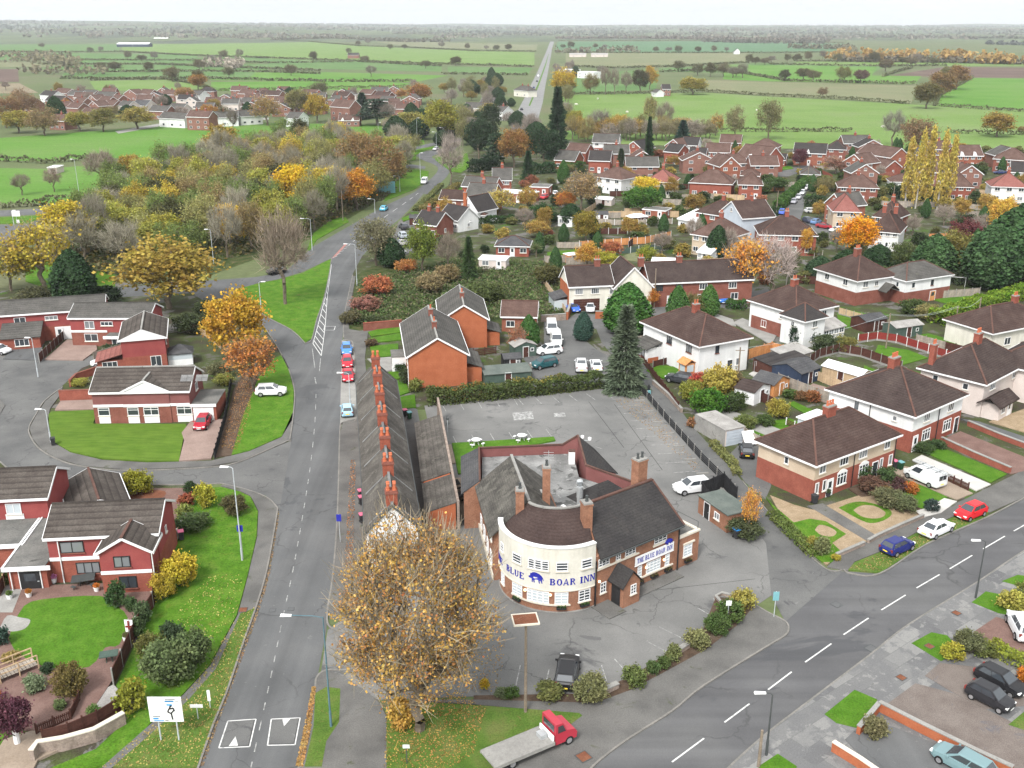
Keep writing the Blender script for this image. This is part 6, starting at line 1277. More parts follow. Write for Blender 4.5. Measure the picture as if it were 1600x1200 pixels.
mid((867,249),(898,251),3.4,8,'gx',3.0,'o','roof_grey','brick bungalow with two skylights beside the big dark conifers',0,floors=1)
mid((920,250),(953,251),4.6,7.5,'gx',2.9,'r','roof_dark','dark roofed brick house between the skylight bungalow and the spruce',0)
mid((884,236),(915,238),4.6,8,'gx',2.6,'r','roof_brown','brick house half hidden behind the skylight bungalow',0)
mid((926,222),(966,223),4.8,9,'gx',3.0,'r','roof_grey','pale grey roofed house with a white gable against the pasture trees',0,up='w')
mid((975,232),(1004,234),4.8,11,'gy',2.9,'r','roof_dark','red brick house showing a broad plain gable behind the tall spruces',0,cols=2)
mid((930,275),(971,280),5.0,9.5,'hip',3.0,'w','roof_dark','white house with a dark hipped roof and tall chimney behind the birch',1)
mid((1010,282),(1053,284),5.0,9.5,'hip',3.1,'c','roof_pink','cream house with a new pink hipped roof and patio doors',1)
mid((1038,236),(1060,238),4.6,8,'gx',2.5,'r','roof_dark','small brick house right of the tall spruce',0,cols=2)
mid((1040,227),(1064,229),4.6,8,'gy',2.5,'r','roof_brown','gabled brick house above the small brick house by the spruce',0,cols=2)
mid((1066,226),(1090,227),4.8,8,'gx',2.6,'w','roof_dark','white-gabled house under the dark pine',0,cols=2)
mid((1076,243),(1102,244),4.6,7.5,'gx',2.5,'r','roof_dark','brick house with a plain dark roof left of the white-windowed pair',0,cols=2)
mid((1078,284),(1143,287),4.6,10,'hip',3.3,'r','roof_brown','long hipped house with a skylight and flat front extension',0,4)
mid((1126,260),(1157,259),5.0,11,'gy',3.0,'o','roof_dark','orange brick gable-fronted house in the middle of the estate',0,cols=2)
mid((1150,244),(1196,250),5.0,10,'gx',4.0,'r','roof_dark','large dark roofed house with a white dormer gable',0,dormer=1,cols=3)
mid((1103,237),(1140,238),4.8,8,'gx',2.8,'r','roof_brown','brick house with four white windows behind the orange gable',0,cols=4)
mid((1125,222),(1157,223),4.8,8,'gx',2.7,'r','roof_dark','brick house at the back of the estate against the pasture',0)
mid((1172,228),(1214,230),4.8,9,'hip',2.6,'r','roof_dark','hipped brick house at the back beside the grazing field',0)
mid((1240,238),(1290,240),4.8,10,'gx',3.0,'o','roof_dark','brick house with a steep white-edged cross gable beside the purple tree',0,dormer=1)
mid((1292,232),(1322,233),4.8,9,'hip',2.8,'d','roof_dark','dark hipped house at the back right of the cross-gabled one',0,cols=2)
mid((1205,249),(1227,250),2.6,7,'gx',1.8,'r','roof_dark','brick garage block with white doors in the estate',0,floors=1,cat='garage',name='garage')
mid((1252,271),(1281,272),2.8,8,'hip',1.9,'d','roof_grey','small low garage roof with white door beside the estate road',0,floors=1,cat='garage',name='garage')
mid((1158,273),(1186,274),2.8,7,'hip',1.9,'d','roof_brown','low hipped garage behind the red hipped house',0,floors=1,cat='garage',name='garage')
mid((1155,287),(1191,288),5.0,9,'hip',2.8,'r','roof_brown','red brick hipped house with a white conservatory beside the round green tree',0,cols=2)
mid((1126,330),(1160,341),6.6,9,'gy',3.2,'u','roof_rust','tall pale blue gabled house beside the estate street',1,cols=2)
mid((1088,330),(1140,338),5.0,9,'hip',3.0,'r','roof_rust','brick house with a rust hipped roof left of the pale blue gable',1)
mid((1082,364),(1135,372),5.0,10,'hip',3.4,'b','roof_brown','beige hipped house with a row of white windows and a conservatory',1,4)
mid((1060,340),(1090,346),3.0,7,'lean',1.6,'w','metal_roof','white shed with a pale metal roof behind the beige hipped house',0,floors=1,cols=2,cat='shed',name='shed')
mid((1188,365),(1276,367),5.0,10,'hip',3.3,'r','roof_rust','red brick hipped semi with a white garage front, chimney in the middle',1,4)
mid((1311,291),(1372,293),4.8,8.5,'hip',3.0,'d','roof_brown','long brick house with a brown hipped roof left of the poplars',1,4)
mid((1303,328),(1344,329),5.2,9,'hip',3.6,'b','roof_pink','beige house with a bright pink pyramid roof and skylight',0,2,up=None)
mid((1290,316),(1316,322),5.2,8,'gy',2.8,'o','roof_grey','orange brick gable house with a grey roof behind the pink pyramid roof',1,cols=2)
mid((1360,358),(1405,362),4.8,10,'hip',3.8,'w','roof_rust','white house with a tall rust roof and lean-to behind the orange tree',2,4)
mid((1366,336),(1400,340),5.0,9,'hip',3.2,'r','roof_rust','brick house with a rust hipped roof up the slope from the orange tree',1)
mid((1340,238),(1392,246),4.8,9,'gx',3.0,'o','roof_brown','brick house with white-edged roof under the bare pasture tree',0)
mid((1318,252),(1350,256),4.8,9,'gy',2.8,'o','roof_brown','orange brick gable house behind the reddish bare tree',0,cols=2)
mid((1350,256),(1384,262),3.0,7,'gx',2.2,'r','roof_brown','low brown roofed brick house left of the poplars',0,floors=1)
mid((1496,243),(1536,243),4.8,9,'gx',3.2,'o','roof_brown','brick house with two white dormers right of the poplars',0,dormer=2,cols=4)
mid((1553,247),(1605,250),4.8,10,'hip',3.4,'d','roof_brown','brown hipped house at the right edge behind the cypress',0)
mid((1485,290),(1520,291),4.8,9.5,'hip',3.2,'r','roof_brown','brick house with a grey-brown pyramid roof and white bay right of the poplars',0,3)
mid((1550,290),(1606,292),5.0,9,'hip',3.2,'w','roof_pink','white house with a pale red hipped roof at the right edge',1,3)
mid((1392,283),(1430,284),2.8,7,'hip',2.0,'w','roof_brown','white garage with a brown roof at the foot of the poplars',0,floors=1,cat='garage',name='garage')
mid((1580,268),(1625,270),4.8,8,'gx',2.8,'w','roof_dark','white gabled house with a dark roof at the right edge',0,2)
mid((728,306),(770,308),5.0,9,'gx',3.0,'r','roof_grey','grey roofed brick house above the timbered cottage',1)
mid((722,290),(772,293),4.6,7,'gx',2.4,'r','roof_grey','long grey roof behind the grey roofed brick house',1)
mid((770,281),(799,281),5.0,9,'gx',3.0,'r','roof_grey','brick house with white bargeboards and a red chimney',1,cols=2)
e=mid((719,326),(746,330),3.6,8,'gy',3.4,'w','roof_dark','black-and-white cottage with a tall brick chimney on its gable',0,cols=2,floors=1)
mb=MB()
for x in (-.1,1.2,2.6,4.4):mb.box(x,-.06,0,x+.18,-.03,3.5)
mb.build('timbers',MT['black_paint'],e);chimney(e,2.2,-.35,0,8.4,.9,.6,2,'brick_orange')
mid((686,338),(716,344),3.2,7,'gx',2.8,'w','roof_dark','white cottage with a long dark roof beside the timbered gable',0,floors=1)
mid((687,310),(732,312),3.0,6,'gx',2.0,'d','roof_rust','low red-brown roof between the bypass hedge and the cottages',0,floors=1)
mid((648,348),(682,352),3.4,7.5,'gx',2.6,'d','roof_dark','dark roofed cottage with an orange brick gable by the road',2,floors=1)
mid((706,346),(735,344),2.6,6,'lean',1.6,'w','roof_grey','grey lean-to roofed extension below the timbered cottage',0,floors=1,cols=2,cat='outbuilding',name='outbuilding')
mid((735,334),(757,335),2.6,5,'hip',1.5,'w','roof_dark','small white outbuilding with dark roof below the timbered gable',0,floors=1,cols=2,cat='outbuilding',name='outbuilding')
mid((828,292),(857,293),2.8,6,'flat',0,'r','flat_roof','flat roofed brick bungalow with one white window',0,floors=1,cols=2)
mid((775,300),(830,304),2.8,6,'flat',0,'r','metal_roof','low flat roofed garage row beside the yellow birch',0,floors=1,cols=4,cat='garage',name='garage')
mid((872,338),(894,340),2.6,6,'flat',0,'w','flat_roof','white walled flat roofed garage left of the yellow tree',0,floors=1,cols=2,cat='garage',name='garage')
mid((1004,327),(1040,330),2.4,5,'flat',0,'o','flat_roof','brick garden building with a white-edged flat roof',0,floors=1,cols=2,cat='garage',name='garage')
mid((775,383),(826,384),2.6,6.5,'hip',1.6,'r','roof_slate','blue-slate roofed brick bungalow behind the scrub',0,floors=1,cols=3)
mid((748,405),(790,407),2.2,4,'flat',0,'g','metal_roof','white roofed garden shed behind the tall scrub conifer',0,floors=1,cols=2,cat='shed',name='shed')
mid((784,493),(838,494),2.9,6,'gx',1.8,'o','roof_brown','brick outbuilding with a white-framed door at the yard corner',0,floors=1,cols=2,cat='outbuilding',name='outbuilding')
mid((1018,409),(1062,411),2.2,4,'flat',0,'c','metal_roof','cream shed with a white roof above the cottage row',0,floors=1,cols=2,cat='shed',name='shed')
mid((1090,392),(1112,395),2.4,5,'lean',1.2,'w','metal_roof','white conservatory on the beige hipped house',0,floors=1,cols=3,cat='conservatory',name='conservatory')
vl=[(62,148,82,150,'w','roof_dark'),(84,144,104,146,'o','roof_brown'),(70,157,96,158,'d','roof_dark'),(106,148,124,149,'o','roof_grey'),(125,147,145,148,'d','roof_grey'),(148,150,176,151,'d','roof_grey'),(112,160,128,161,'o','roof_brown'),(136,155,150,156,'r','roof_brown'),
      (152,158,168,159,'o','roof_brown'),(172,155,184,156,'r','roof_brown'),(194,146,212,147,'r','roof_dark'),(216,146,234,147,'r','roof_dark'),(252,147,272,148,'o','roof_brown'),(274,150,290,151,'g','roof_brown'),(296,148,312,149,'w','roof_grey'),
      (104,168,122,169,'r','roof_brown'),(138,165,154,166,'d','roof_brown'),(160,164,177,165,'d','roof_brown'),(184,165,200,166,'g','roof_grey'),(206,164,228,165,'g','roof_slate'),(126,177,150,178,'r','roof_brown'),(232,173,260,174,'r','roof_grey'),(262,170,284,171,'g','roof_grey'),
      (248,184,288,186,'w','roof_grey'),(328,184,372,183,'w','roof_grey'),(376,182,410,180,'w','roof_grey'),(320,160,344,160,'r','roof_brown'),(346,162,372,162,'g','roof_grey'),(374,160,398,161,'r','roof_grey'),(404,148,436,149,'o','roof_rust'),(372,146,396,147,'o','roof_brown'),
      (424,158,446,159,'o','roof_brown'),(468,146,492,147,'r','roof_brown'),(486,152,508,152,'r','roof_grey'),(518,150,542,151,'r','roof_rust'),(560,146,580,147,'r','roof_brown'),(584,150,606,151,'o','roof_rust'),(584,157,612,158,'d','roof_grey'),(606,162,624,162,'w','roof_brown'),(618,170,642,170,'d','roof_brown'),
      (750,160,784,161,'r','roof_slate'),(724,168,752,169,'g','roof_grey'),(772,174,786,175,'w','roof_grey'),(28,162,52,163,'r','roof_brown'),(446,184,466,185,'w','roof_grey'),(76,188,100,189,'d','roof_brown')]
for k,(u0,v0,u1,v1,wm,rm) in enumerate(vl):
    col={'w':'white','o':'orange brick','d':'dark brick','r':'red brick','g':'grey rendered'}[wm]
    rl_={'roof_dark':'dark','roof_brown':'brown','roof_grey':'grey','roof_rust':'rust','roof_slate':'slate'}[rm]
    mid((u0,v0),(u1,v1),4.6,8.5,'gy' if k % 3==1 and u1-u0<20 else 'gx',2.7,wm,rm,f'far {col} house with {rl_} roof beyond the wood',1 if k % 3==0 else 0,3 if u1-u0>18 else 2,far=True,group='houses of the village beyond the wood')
mid((291,182),(326,183),6.6,8,'gx',2.6,'r','roof_dark','tall red and white house with a dark roof at the far field edge',2,3,far=True)
mid((516,166),(546,168),7.6,9,'gx',3.6,'r','roof_brown','tall red villa with white gables left of the cedar',2,3,far=True)
mid((529,188),(561,188),3.2,8,'gx',2.4,'r','roof_brown','low red bungalow with two white gables at the edge of the wood',0,3,far=True,floors=1,dormer=2)
mid((803,140),(825,142),4.6,8,'hip',3,'c','roof_grey','cream roadside house far along the straight road',2,2,far=True)
mid((182,69),(232,69),6,26,'gx',3,'n','metal_roof','far blue farm barn with a white roof in the green fields',0,1,far=True,cat='barn',name='barn',trim=None,ridge=None)
mid((240,60),(262,60),5,16,'gx',2,'g','metal_roof','far pale shed beside the blue farm barn',0,1,far=True,cat='barn',name='barn',trim=None,ridge=None)
mid((543,86),(560,86),5,14,'gx',3,'d','roof_dark','lone dark field barn in the far centre fields',0,1,far=True,cat='barn',name='barn')
mid((872,108),(898,109),5,10,'flat',0,'w','metal_roof','white flat roofed roadside building beside the straight road',0,3,far=True,name='building',cat='building')
mid((902,112),(928,113),6,12,'flat',0,'w','metal_roof','larger white block next to the roadside building',0,3,far=True,name='building',cat='building')
mid((890,85),(916,85),4,10,'gx',2,'g','asbestos','pale low shed by the far straight road, left one',0,2,far=True,cat='shed',name='shed');mid((924,85),(950,85),4,10,'gx',2,'g','asbestos','pale low shed by the far straight road, right one',0,2,far=True,cat='shed',name='shed')
mid((1035,139),(1048,139),5,9,'gx',3,'d','roof_dark','dark farmhouse among the trees above the lime pasture',0,2,far=True);mid((1148,80),(1156,80),5,9,'gy',4,'w','roof_grey','far white gable in the teal field',0,1,far=True)
mid((1018,144),(1026,145),3,6,'gx',2,'w','roof_grey','tiny white shed beside the farmhouse above the pasture',0,1,far=True,cat='shed',name='shed')
mid((74,262),(88,262),2.2,6,'flat',0,'g','metal_roof','rusty field shelter at the corner of the far left pasture',0,1,far=True,cat='shelter',name='field_shelter')
# ================================================================== TREES AND PLANTS
YEL,GOLD,AMB,ORG,LIME,OLV,BRN=(.33,.24,.03),(.26,.19,.04),(.22,.155,.035),(.36,.14,.02),(.15,.155,.025),(.115,.105,.04),(.15,.09,.04)
DKG,GRN,MID,TWG,PNK,BLG,RED=(.016,.032,.012),(.028,.062,.014),(.05,.08,.02),(.17,.14,.11),(.24,.1,.075),(.02,.042,.03),(.22,.04,.03)
def fore_tree():
    rng=np.random.default_rng(11);p=P(655,1142);H=HT(655,1142,805);Rr=6.7
    e=empty('autumn_tree',(p.x,p.y,0),0,'large amber half-leafed tree in front of the pub','tree')
    mb=MB();C=[]
    while len(C)<420:
        d=rng.normal(size=3);d /= np.linalg.norm(d);q=d*rng.uniform(.2,1)**.45*(.92+.2*math.sin(3.1*math.atan2(d[1],d[0])+4*d[2])*math.cos(5*d[2]+d[0]*3))
        if q[2]<-.8 or (q[2]<-.3 and abs(q[0])>.75):continue
        C.append([q[0]*Rr*.93,q[1]*Rr*.93,H*.58+q[2]*H*.40])
    C=np.array(C)
    k=7;skeleton(mb,C,H,.16,.42,rng,6,.05)
    mb.build('trunk',MT['bark'],e)
    bl=np.repeat(C,14,0);dd=(bl-np.array([0,0,H*.3]))*.3+rng.normal(size=bl.shape)*1.6+np.array([0,0,1.0])
    inst('twigs',quads_mesh('twigs',blade_quads(bl+rng.normal(size=bl.shape)*.4,dd,1.4,.055,rng),MT['twig']),e,color=(.2,.165,.12))
    side=1.0-.45*np.clip((C[:,0]-1.5)/6,0,1);per=(34*side+28*(np.linalg.norm(C-np.array([0,0,H*.56]),axis=1)>Rr*.6)).astype(int)
    pts=np.repeat(C,per,0);pts=pts+rng.normal(size=pts.shape)*.42
    h_=rng.uniform(size=len(pts))
    for nm,lo,hi,col in (('leaves',0,.55,(.34,.185,.055)),('leaves',.55,.85,(.36,.225,.08)),('leaves',.85,1,(.29,.125,.05))):
        s_=(h_>=lo) & (h_<hi);inst(nm,quads_mesh('leaves',leaf_quads(pts[s_],.135,rng,.5,jitter=.6),MT['leaf']),e,color=col)
fore_tree()
shrub(626,1138,44,56,(.34,.21,.05),'low amber sapling at the foot of the big amber tree',cat='sapling',name='sapling')
T(120,482,390,66,'yew',DKG,'dense dark evergreen behind the left estate houses')
T(265,482,376,155,'round',AMB,'broad amber-olive tree behind the left estate')
T(70,458,345,120,'thin',(.27,.2,.03),'tall thin yellow tree by the left slip road')
T(18,455,380,80,'thin',(.22,.2,.04),'pale yellow-green tree at the left edge')
T(108,398,316,88,'round',YEL,'bright yellow tree beside the left junction')
T(150,390,332,60,'round',LIME,'lime tree right of the bright yellow one at the left junction')
T(372,562,456,104,'round',(.31,.175,.025),'glowing orange-yellow tree beside the slip road')
T(396,612,528,88,'thin',(.32,.13,.04),'small orange tree in front of the glowing one',twigc=(.2,.13,.09))
T(446,476,335,98,'bare',(.19,.15,.115),'bare brown tree standing alone on the grass triangle')
T(460,338,257,66,'round',(.38,.24,.02),'brightest yellow tree in the roadside wood')
T(558,328,266,62,'round',(.33,.14,.025),'orange tree at the road edge of the wood')
T(528,322,262,46,'round',(.3,.19,.025),'yellow-amber tree left of the orange one at the wood edge')
T(600,300,214,82,'olive',(.15,.09,.04),'brown leafed tree at the right end of the wood')
T(560,285,205,80,'olive',(.16,.1,.045),'russet brown tree near the right end of the wood')
T(258,398,328,66,'round',(.2,.175,.03),'yellow-green rounded tree in the near wood')
T(360,385,318,60,'round',(.34,.2,.02),'golden tree in the near wood behind the tall lamp')
T(352,255,197,66,'round',(.2,.14,.03),'ochre tree at the far left edge of the wood')
T(588,415,338,78,'olive',(.12,.11,.065),'grey-green half-bare tree right of the road junction')
T(612,418,372,40,'yew',DKG,'dark evergreen bush under the half-bare roadside tree')
T(660,424,350,54,'round',(.1,.125,.022),'rounded yellow-green tree beside the parked cars')
T(733,436,370,27,'spruce',(.03,.05,.016),'slim dark conifer in the scrub')
T(700,425,365,46,'bare',TWG,'pale bare trees between the round tree and the slim conifer')
T(975,610,478,66,'spruce',(.06,.076,.048),'tall grey-green spruce beside the lane')
T(980,523,442,70,'cypress',(.03,.07,.014),'broad bright green cypress behind the tall spruce')
T(911,532,487,30,'cypress',BLG,'small egg-shaped blue-green cypress in the yard')
T(1058,502,446,34,'cypress',(.032,.068,.016),'cypress in front of the brick cottages, left of two')
T(1107,494,445,32,'cypress',(.04,.078,.018),'cypress beside the parked blue car')
T(1083,496,456,40,'olive',OLV,'straggly shrub tree between the two cottage cypresses')
T(1017,482,450,24,'round',(.34,.13,.03),'narrow orange tree by the cottage door')
T(826,545,492,32,'cypress',(.03,.065,.015),'green cypress at the corner of the yard')
T(808,550,510,34,'thin',(.24,.1,.06),'reddish shrub tree left of the yard cypress')
T(1162,466,374,88,'thin',(.38,.17,.035),'orange-leafed birch beside the cottage row',twigc=(.35,.28,.24))
T(1205,468,372,80,'bare',(.33,.27,.25),'bare pale-twigged tree right of the orange birch')
T(1120,405,352,34,'yew',DKG,'dark yew by the beige hipped house')
T(1140,392,352,36,'yew',(.02,.035,.014),'dark evergreen between the beige and red hipped houses')
T(1258,400,356,22,'round',(.38,.2,.04),'slim golden tree before the red hipped semi')
T(1338,402,337,66,'round',(.44,.18,.015),'brilliant orange tree beside the white rust-roofed house')
for u,v,t_,w_ in ((1414,322,214,20),(1430,326,205,18),(1444,324,199,18),(1464,328,203,18),(1479,324,212,17)):T(u,v,t_,w_,'poplar',(.32,.24,.06),'tall golden poplar in the row of five')
T(1563,368,307,46,'round',(.38,.235,.045),'golden birch above the dark right-hand trees')
T(1506,388,343,54,'round',(.1,.032,.036),'dark red tree right of the orange tree')
T(1592,436,318,120,'yew',(.024,.048,.016),'big dark evergreen at the right edge')
T(1545,452,352,84,'yew',(.026,.05,.018),'dark evergreen left of the big edge evergreen')
T(1455,440,366,62,'yew',(.03,.056,.02),'olive-dark evergreen behind the arched white house')
T(1410,430,378,50,'round',(.06,.075,.025),'mid green tree behind the arched white house')
T(1488,425,360,58,'round',(.14,.12,.035),'mustard tree among the right-hand evergreens')
T(1370,425,382,50,'yew',DKG,'dark hedge tree left of the mid green tree')
T(1320,430,390,60,'yew',DKG,'dark evergreen behind the white hipped house roof')
T(1280,440,400,52,'yew',(.022,.04,.018),'dark evergreen right of the bare pale tree')
T(1230,430,385,46,'olive',(.08,.085,.04),'grey-green tree before the red hipped semi')
T(870,248,137,38,'spruce',(.018,.033,.016),'giant dark conifer towering over the village')
T(850,262,196,52,'round',(.022,.04,.018),'dark evergreen mass at the foot of the giant conifer')
T(825,286,236,24,'spruce',(.02,.038,.016),'small dark conifer below the giant one')
T(880,287,250,19,'cypress',GRN,'clipped green cypress by the estate entrance')
T(1013,250,183,17,'spruce',DKG,'thin tall spruce among the brick houses')
T(1012,268,222,27,'spruce',(.018,.036,.015),'broader dark spruce in front of the thin tall one')
T(1066,226,188,28,'spruce',BLG,'blue-green pine behind the white-gabled house')
T(970,262,232,18,'spruce',(.03,.045,.02),'small olive conifer before the plain brick gable')
T(705,292,210,48,'bare',(.24,.2,.175),'bare pale tree with an ivy-clad trunk by the bypass bend')
T(748,248,180,46,'round',(.025,.04,.02),'dark evergreen right of the bypass bend')
T(768,230,160,36,'round',(.03,.042,.022),'taller dark evergreen behind the bend evergreen')
T(775,258,205,44,'cedar',(.02,.035,.018),'dark spreading evergreen before the brown tree')
T(803,262,200,54,'round',(.18,.095,.035),'russet tree in the village centre')
T(838,248,215,16,'round',(.34,.11,.035),'small flame orange tree beside the giant conifer')
T(848,352,318,46,'round',(.024,.058,.014),'rounded deep green tree in the gardens')
T(892,352,318,36,'yew',DKG,'dark evergreen left of the half yellow dome tree')
T(915,378,329,44,'round',(.16,.12,.025),'half yellow, half green dome tree in the gardens')
T(918,420,380,44,'round',(.33,.175,.04),'soft orange tree above the cottage roof')
T(956,404,376,34,'round',(.26,.085,.045),'rusty red tree above the cottage gable')
T(948,424,394,66,'round',(.21,.19,.025),'low yellow-lime tree behind the cottage gable')
T(1010,414,384,32,'round',(.17,.18,.025),'lime tree above the brick cottages')
T(1002,334,288,64,'round',(.05,.105,.018),'broad fresh green tree before the pink roofed house')
T(1008,312,276,50,'round',(.4,.28,.03),'clear yellow tree behind the fresh green one')
T(958,300,270,32,'round',(.38,.26,.035),'yellow tree before the white dark-roofed house')
T(908,330,266,60,'thin',(.22,.15,.075),'brown weeping tree in the gardens')
T(884,328,298,36,'round',(.32,.13,.04),'orange bush tree at the foot of the brown weeping tree')
T(780,338,298,60,'thin',(.3,.22,.045),'yellow weeping birch by the timbered cottage',twigc=(.3,.27,.22))
T(1210,300,275,44,'round',(.05,.08,.025),'rounded green tree at the estate street corner')
T(1249,262,232,26,'round',(.08,.03,.04),'purple-leafed tree before the cross-gabled house')
T(1305,272,245,50,'thin',(.22,.11,.085),'pinkish bare tree left of the long hipped house')
T(1286,300,276,44,'olive',(.13,.11,.05),'brownish bush tree beside the parked street cars')
T(1198,268,240,18,'spruce',(.02,.035,.02),'small dark spruce by the estate garages')
T(1200,218,154,46,'olive',(.13,.12,.06),'open-crowned olive tree at the estate edge of the pasture');T(1148,216,168,34,'olive',(.15,.13,.07),'smaller open-crowned tree left of the olive one')
T(1118,212,178,26,'thin',(.28,.17,.05),'amber scrub tree left of the pasture trees');T(1393,228,174,42,'bare',(.17,.16,.13),'bare grey tree at the pasture edge left of the poplars');T(1432,240,184,64,'olive',(.15,.095,.055),'brown domed tree behind the poplars')
T(1557,214,175,56,'round',(.19,.125,.035),'lone ochre oak in the right-hand pasture');T(1596,210,196,18,'olive',BRN,'small bush tree by the lone ochre oak')
T(1447,170,126,46,'round',(.09,.075,.028),'dark olive oak at the end of the hedgerow clump');T(1468,152,112,46,'round',(.14,.085,.035),'russet oak in the hedgerow clump, nearer one');T(1494,140,103,40,'round',(.16,.09,.04),'russet oak in the hedgerow clump, farther one');T(1480,128,103,26,'round',OLV,'olive oak at the back of the hedgerow clump')
T(1082,148,120,50,'round',(.19,.155,.035),'pale yellow-green willow above the lime pasture');T(880,148,108,42,'round',(.3,.2,.025),'yellow tree beside the straight road');T(922,147,116,32,'olive',(.14,.11,.045),'olive tree right of the yellow roadside tree')
T(1000,145,108,30,'round',(.06,.055,.03),'dark tree by the farmhouse');T(1015,140,104,26,'round',(.28,.17,.035),'golden tree by the farmhouse');T(978,146,112,24,'bare',TWG,'bare tree left of the farmhouse clump');T(946,148,106,22,'bare',TWG,'tall bare tree above the lime pasture');T(960,148,108,18,'bare',TWG,'slim bare tree above the lime pasture')
T(1345,130,107,26,'round',(.1,.06,.05),'dark round field tree right of its twin');T(1318,129,103,28,'olive',OLV,'field tree left of the dark round one');T(1225,127,109,20,'round',(.06,.06,.03),'small dark field tree in the green strip');T(1383,112,92,24,'round',(.1,.075,.04),'field tree before the ploughed land');T(1285,152,136,20,'olive',(.14,.1,.06),'brown tree in the stubble hedge');T(1015,206,152,26,'thin',(.2,.18,.07),'tall pale poplar-like tree behind the estate')
T(1038,210,160,34,'bare',TWG,'bare tree right of the tall pale one behind the estate');T(898,212,172,32,'round',(.17,.15,.03),'yellow-green willow right of the giant conifer');T(935,216,172,46,'bare',(.16,.14,.12),'dark bare spreading tree behind the estate');T(968,212,178,30,'round',(.27,.18,.045),'gold tree behind the estate');T(1000,214,180,28,'olive',OLV,'olive tree behind the estate');T(1058,216,184,32,'thin',(.25,.17,.06),'thin gold tree behind the estate')
T(310,140,114,32,'round',(.19,.1,.03),'russet tree behind the far village');T(418,196,150,50,'thin',(.21,.135,.05),'brown broad tree by the far white cottages');T(496,192,148,40,'round',(.24,.16,.03),'amber tree beside the tall red villa');T(468,182,138,42,'round',(.13,.115,.045),'olive tree in the far village');T(655,162,130,44,'round',(.2,.1,.035),'big russet tree at the far end of the village')
T(590,196,152,62,'cedar',(.02,.033,.02),'flat-layered dark cedar in the village');T(567,186,145,30,'spruce',(.018,.036,.02),'dark conifer beside the cedar');T(640,214,174,54,'round',(.18,.16,.05),'pale willow beyond the bypass');T(690,220,158,62,'round',(.17,.155,.03),'large yellow-green willow beyond the bypass');T(612,214,182,36,'olive',(.17,.15,.06),'olive tree beyond the bypass');T(722,205,165,40,'olive',(.15,.14,.06),'olive tree right of the large willow')
T(90,192,150,30,'yew',DKG,'dark evergreen in the far left village');T(125,205,172,44,'round',(.18,.155,.035),'yellow-green willow at the far field edge');T(162,206,168,44,'round',(.13,.115,.035),'dark willow at the far field edge');T(215,202,168,60,'round',(.2,.16,.045),'broad yellow willow at the far field edge');T(30,208,172,52,'round',(.19,.155,.035),'yellow willow at the left edge of the far field');T(70,212,168,60,'olive',(.17,.12,.06),'brown tree between the far willows');T(10,200,148,60,'olive',(.17,.095,.05),'russet wood at the far left edge');T(40,186,142,50,'olive',(.16,.1,.06),'russet tree before the far village');T(290,162,136,34,'round',(.2,.115,.05),'russet tree among the far houses');T(260,165,147,30,'yew',DKG,'dark evergreen among the far houses');T(352,196,164,22,'olive',(.1,.09,.05),'dark tree before the long white cottage')
T(365,208,170,20,'bare',(.12,.1,.08),'dark thin tree by the far lane');T(160,290,236,62,'bare',(.19,.15,.12),'bare tree left of the far wood edge');T(205,285,238,46,'round',(.23,.15,.035),'ochre tree at the left end of the wood');T(85,300,262,32,'bare',(.2,.15,.12),'bare sapling in the left pasture');T(35,305,272,34,'bare',TWG,'pale bare bush in the left pasture')
rw=random.Random(21)
wood=W([(150,345),(180,300),(240,285),(310,268),(380,245),(470,232),(560,230),(620,245),(650,262),(632,284),(565,322),(505,355),(430,382),(330,412),(240,425),(150,420),(110,405)])
wx=[p.x for p in wood];wy=[p.y for p in wood];spots=[]
for _ in range(9000):
    q=Vector((rw.uniform(min(wx),max(wx)),rw.uniform(min(wy),max(wy)),0))
    if inside(q,wood) and not any(inside(q,h) for h in HARD) and all((q-s_).length>(7.2 if q.y<300 else 8.5) for s_ in spots):spots.append(q)
WK=[('olive',(.165,.155,.06),'olive half-leafed tree standing in the roadside wood'),('bare',(.16,.145,.105),'bare grey-brown tree standing in the roadside wood'),('olive',(.175,.13,.06),'brown half-leafed tree standing in the roadside wood'),('round',(.27,.2,.035),'amber tree standing in the roadside wood'),('round',(.2,.19,.04),'yellow-green tree standing in the roadside wood'),('round',(.05,.05,.02),'dark ivy-green tree standing in the roadside wood'),('bare',(.21,.19,.145),'pale bare tree standing in the roadside wood'),('olive',(.11,.14,.04),'greenish half-leafed tree standing in the roadside wood')]
for q in spots:
    s_=(q.x/q.y+.55)/.45
    wts=[2.5,2.5,2,1.2,1.8,1,2,2] if s_>.5 else [1.8,1.6,.8,1.2,3,1.2,1.5,2.5]
    kd,c_,lb=rw.choices(WK,wts)[0];f=rw.uniform(.85,1.25)
    tree_at(q,rw.uniform(8,13.5),rw.uniform(3.8,6.0),kd,tuple(x*f for x in c_),lb,'trees of the roadside wood')
rb=np.random.default_rng(8)
def cover(name,poly,n,hmax,size,cols,label,z=0,kind='stuff',leafm='leaf'):
    """ground cover too dense to count: leaf-sized faces over an area"""
    poly=W(poly);xs=[p.x for p in poly];ys=[p.y for p in poly];pts=[]
    while len(pts)<n:
        q=Vector((rb.uniform(min(xs),max(xs)),rb.uniform(min(ys),max(ys)),0))
        if inside(q,poly):pts.append(q)
    a=np.array([(p.x,p.y,0) for p in pts]);lump=.5+.5*np.sin(a[:,0]*.9+np.sin(a[:,1]*.7)*2)*np.sin(a[:,1]*.55+1.3);a[:,2]=z+rb.uniform(.02,1,n)*hmax*(.25+.75*lump)
    idx=rb.integers(0,len(cols),n);par=None
    for k,c in enumerate(cols):
        o=inst(name,quads_mesh(name,leaf_quads(a[idx==k],size,rb,.8),MT[leafm]),par,color=c)
        if k==0:o['kind']=kind;o['label']=label;par=o
    return par
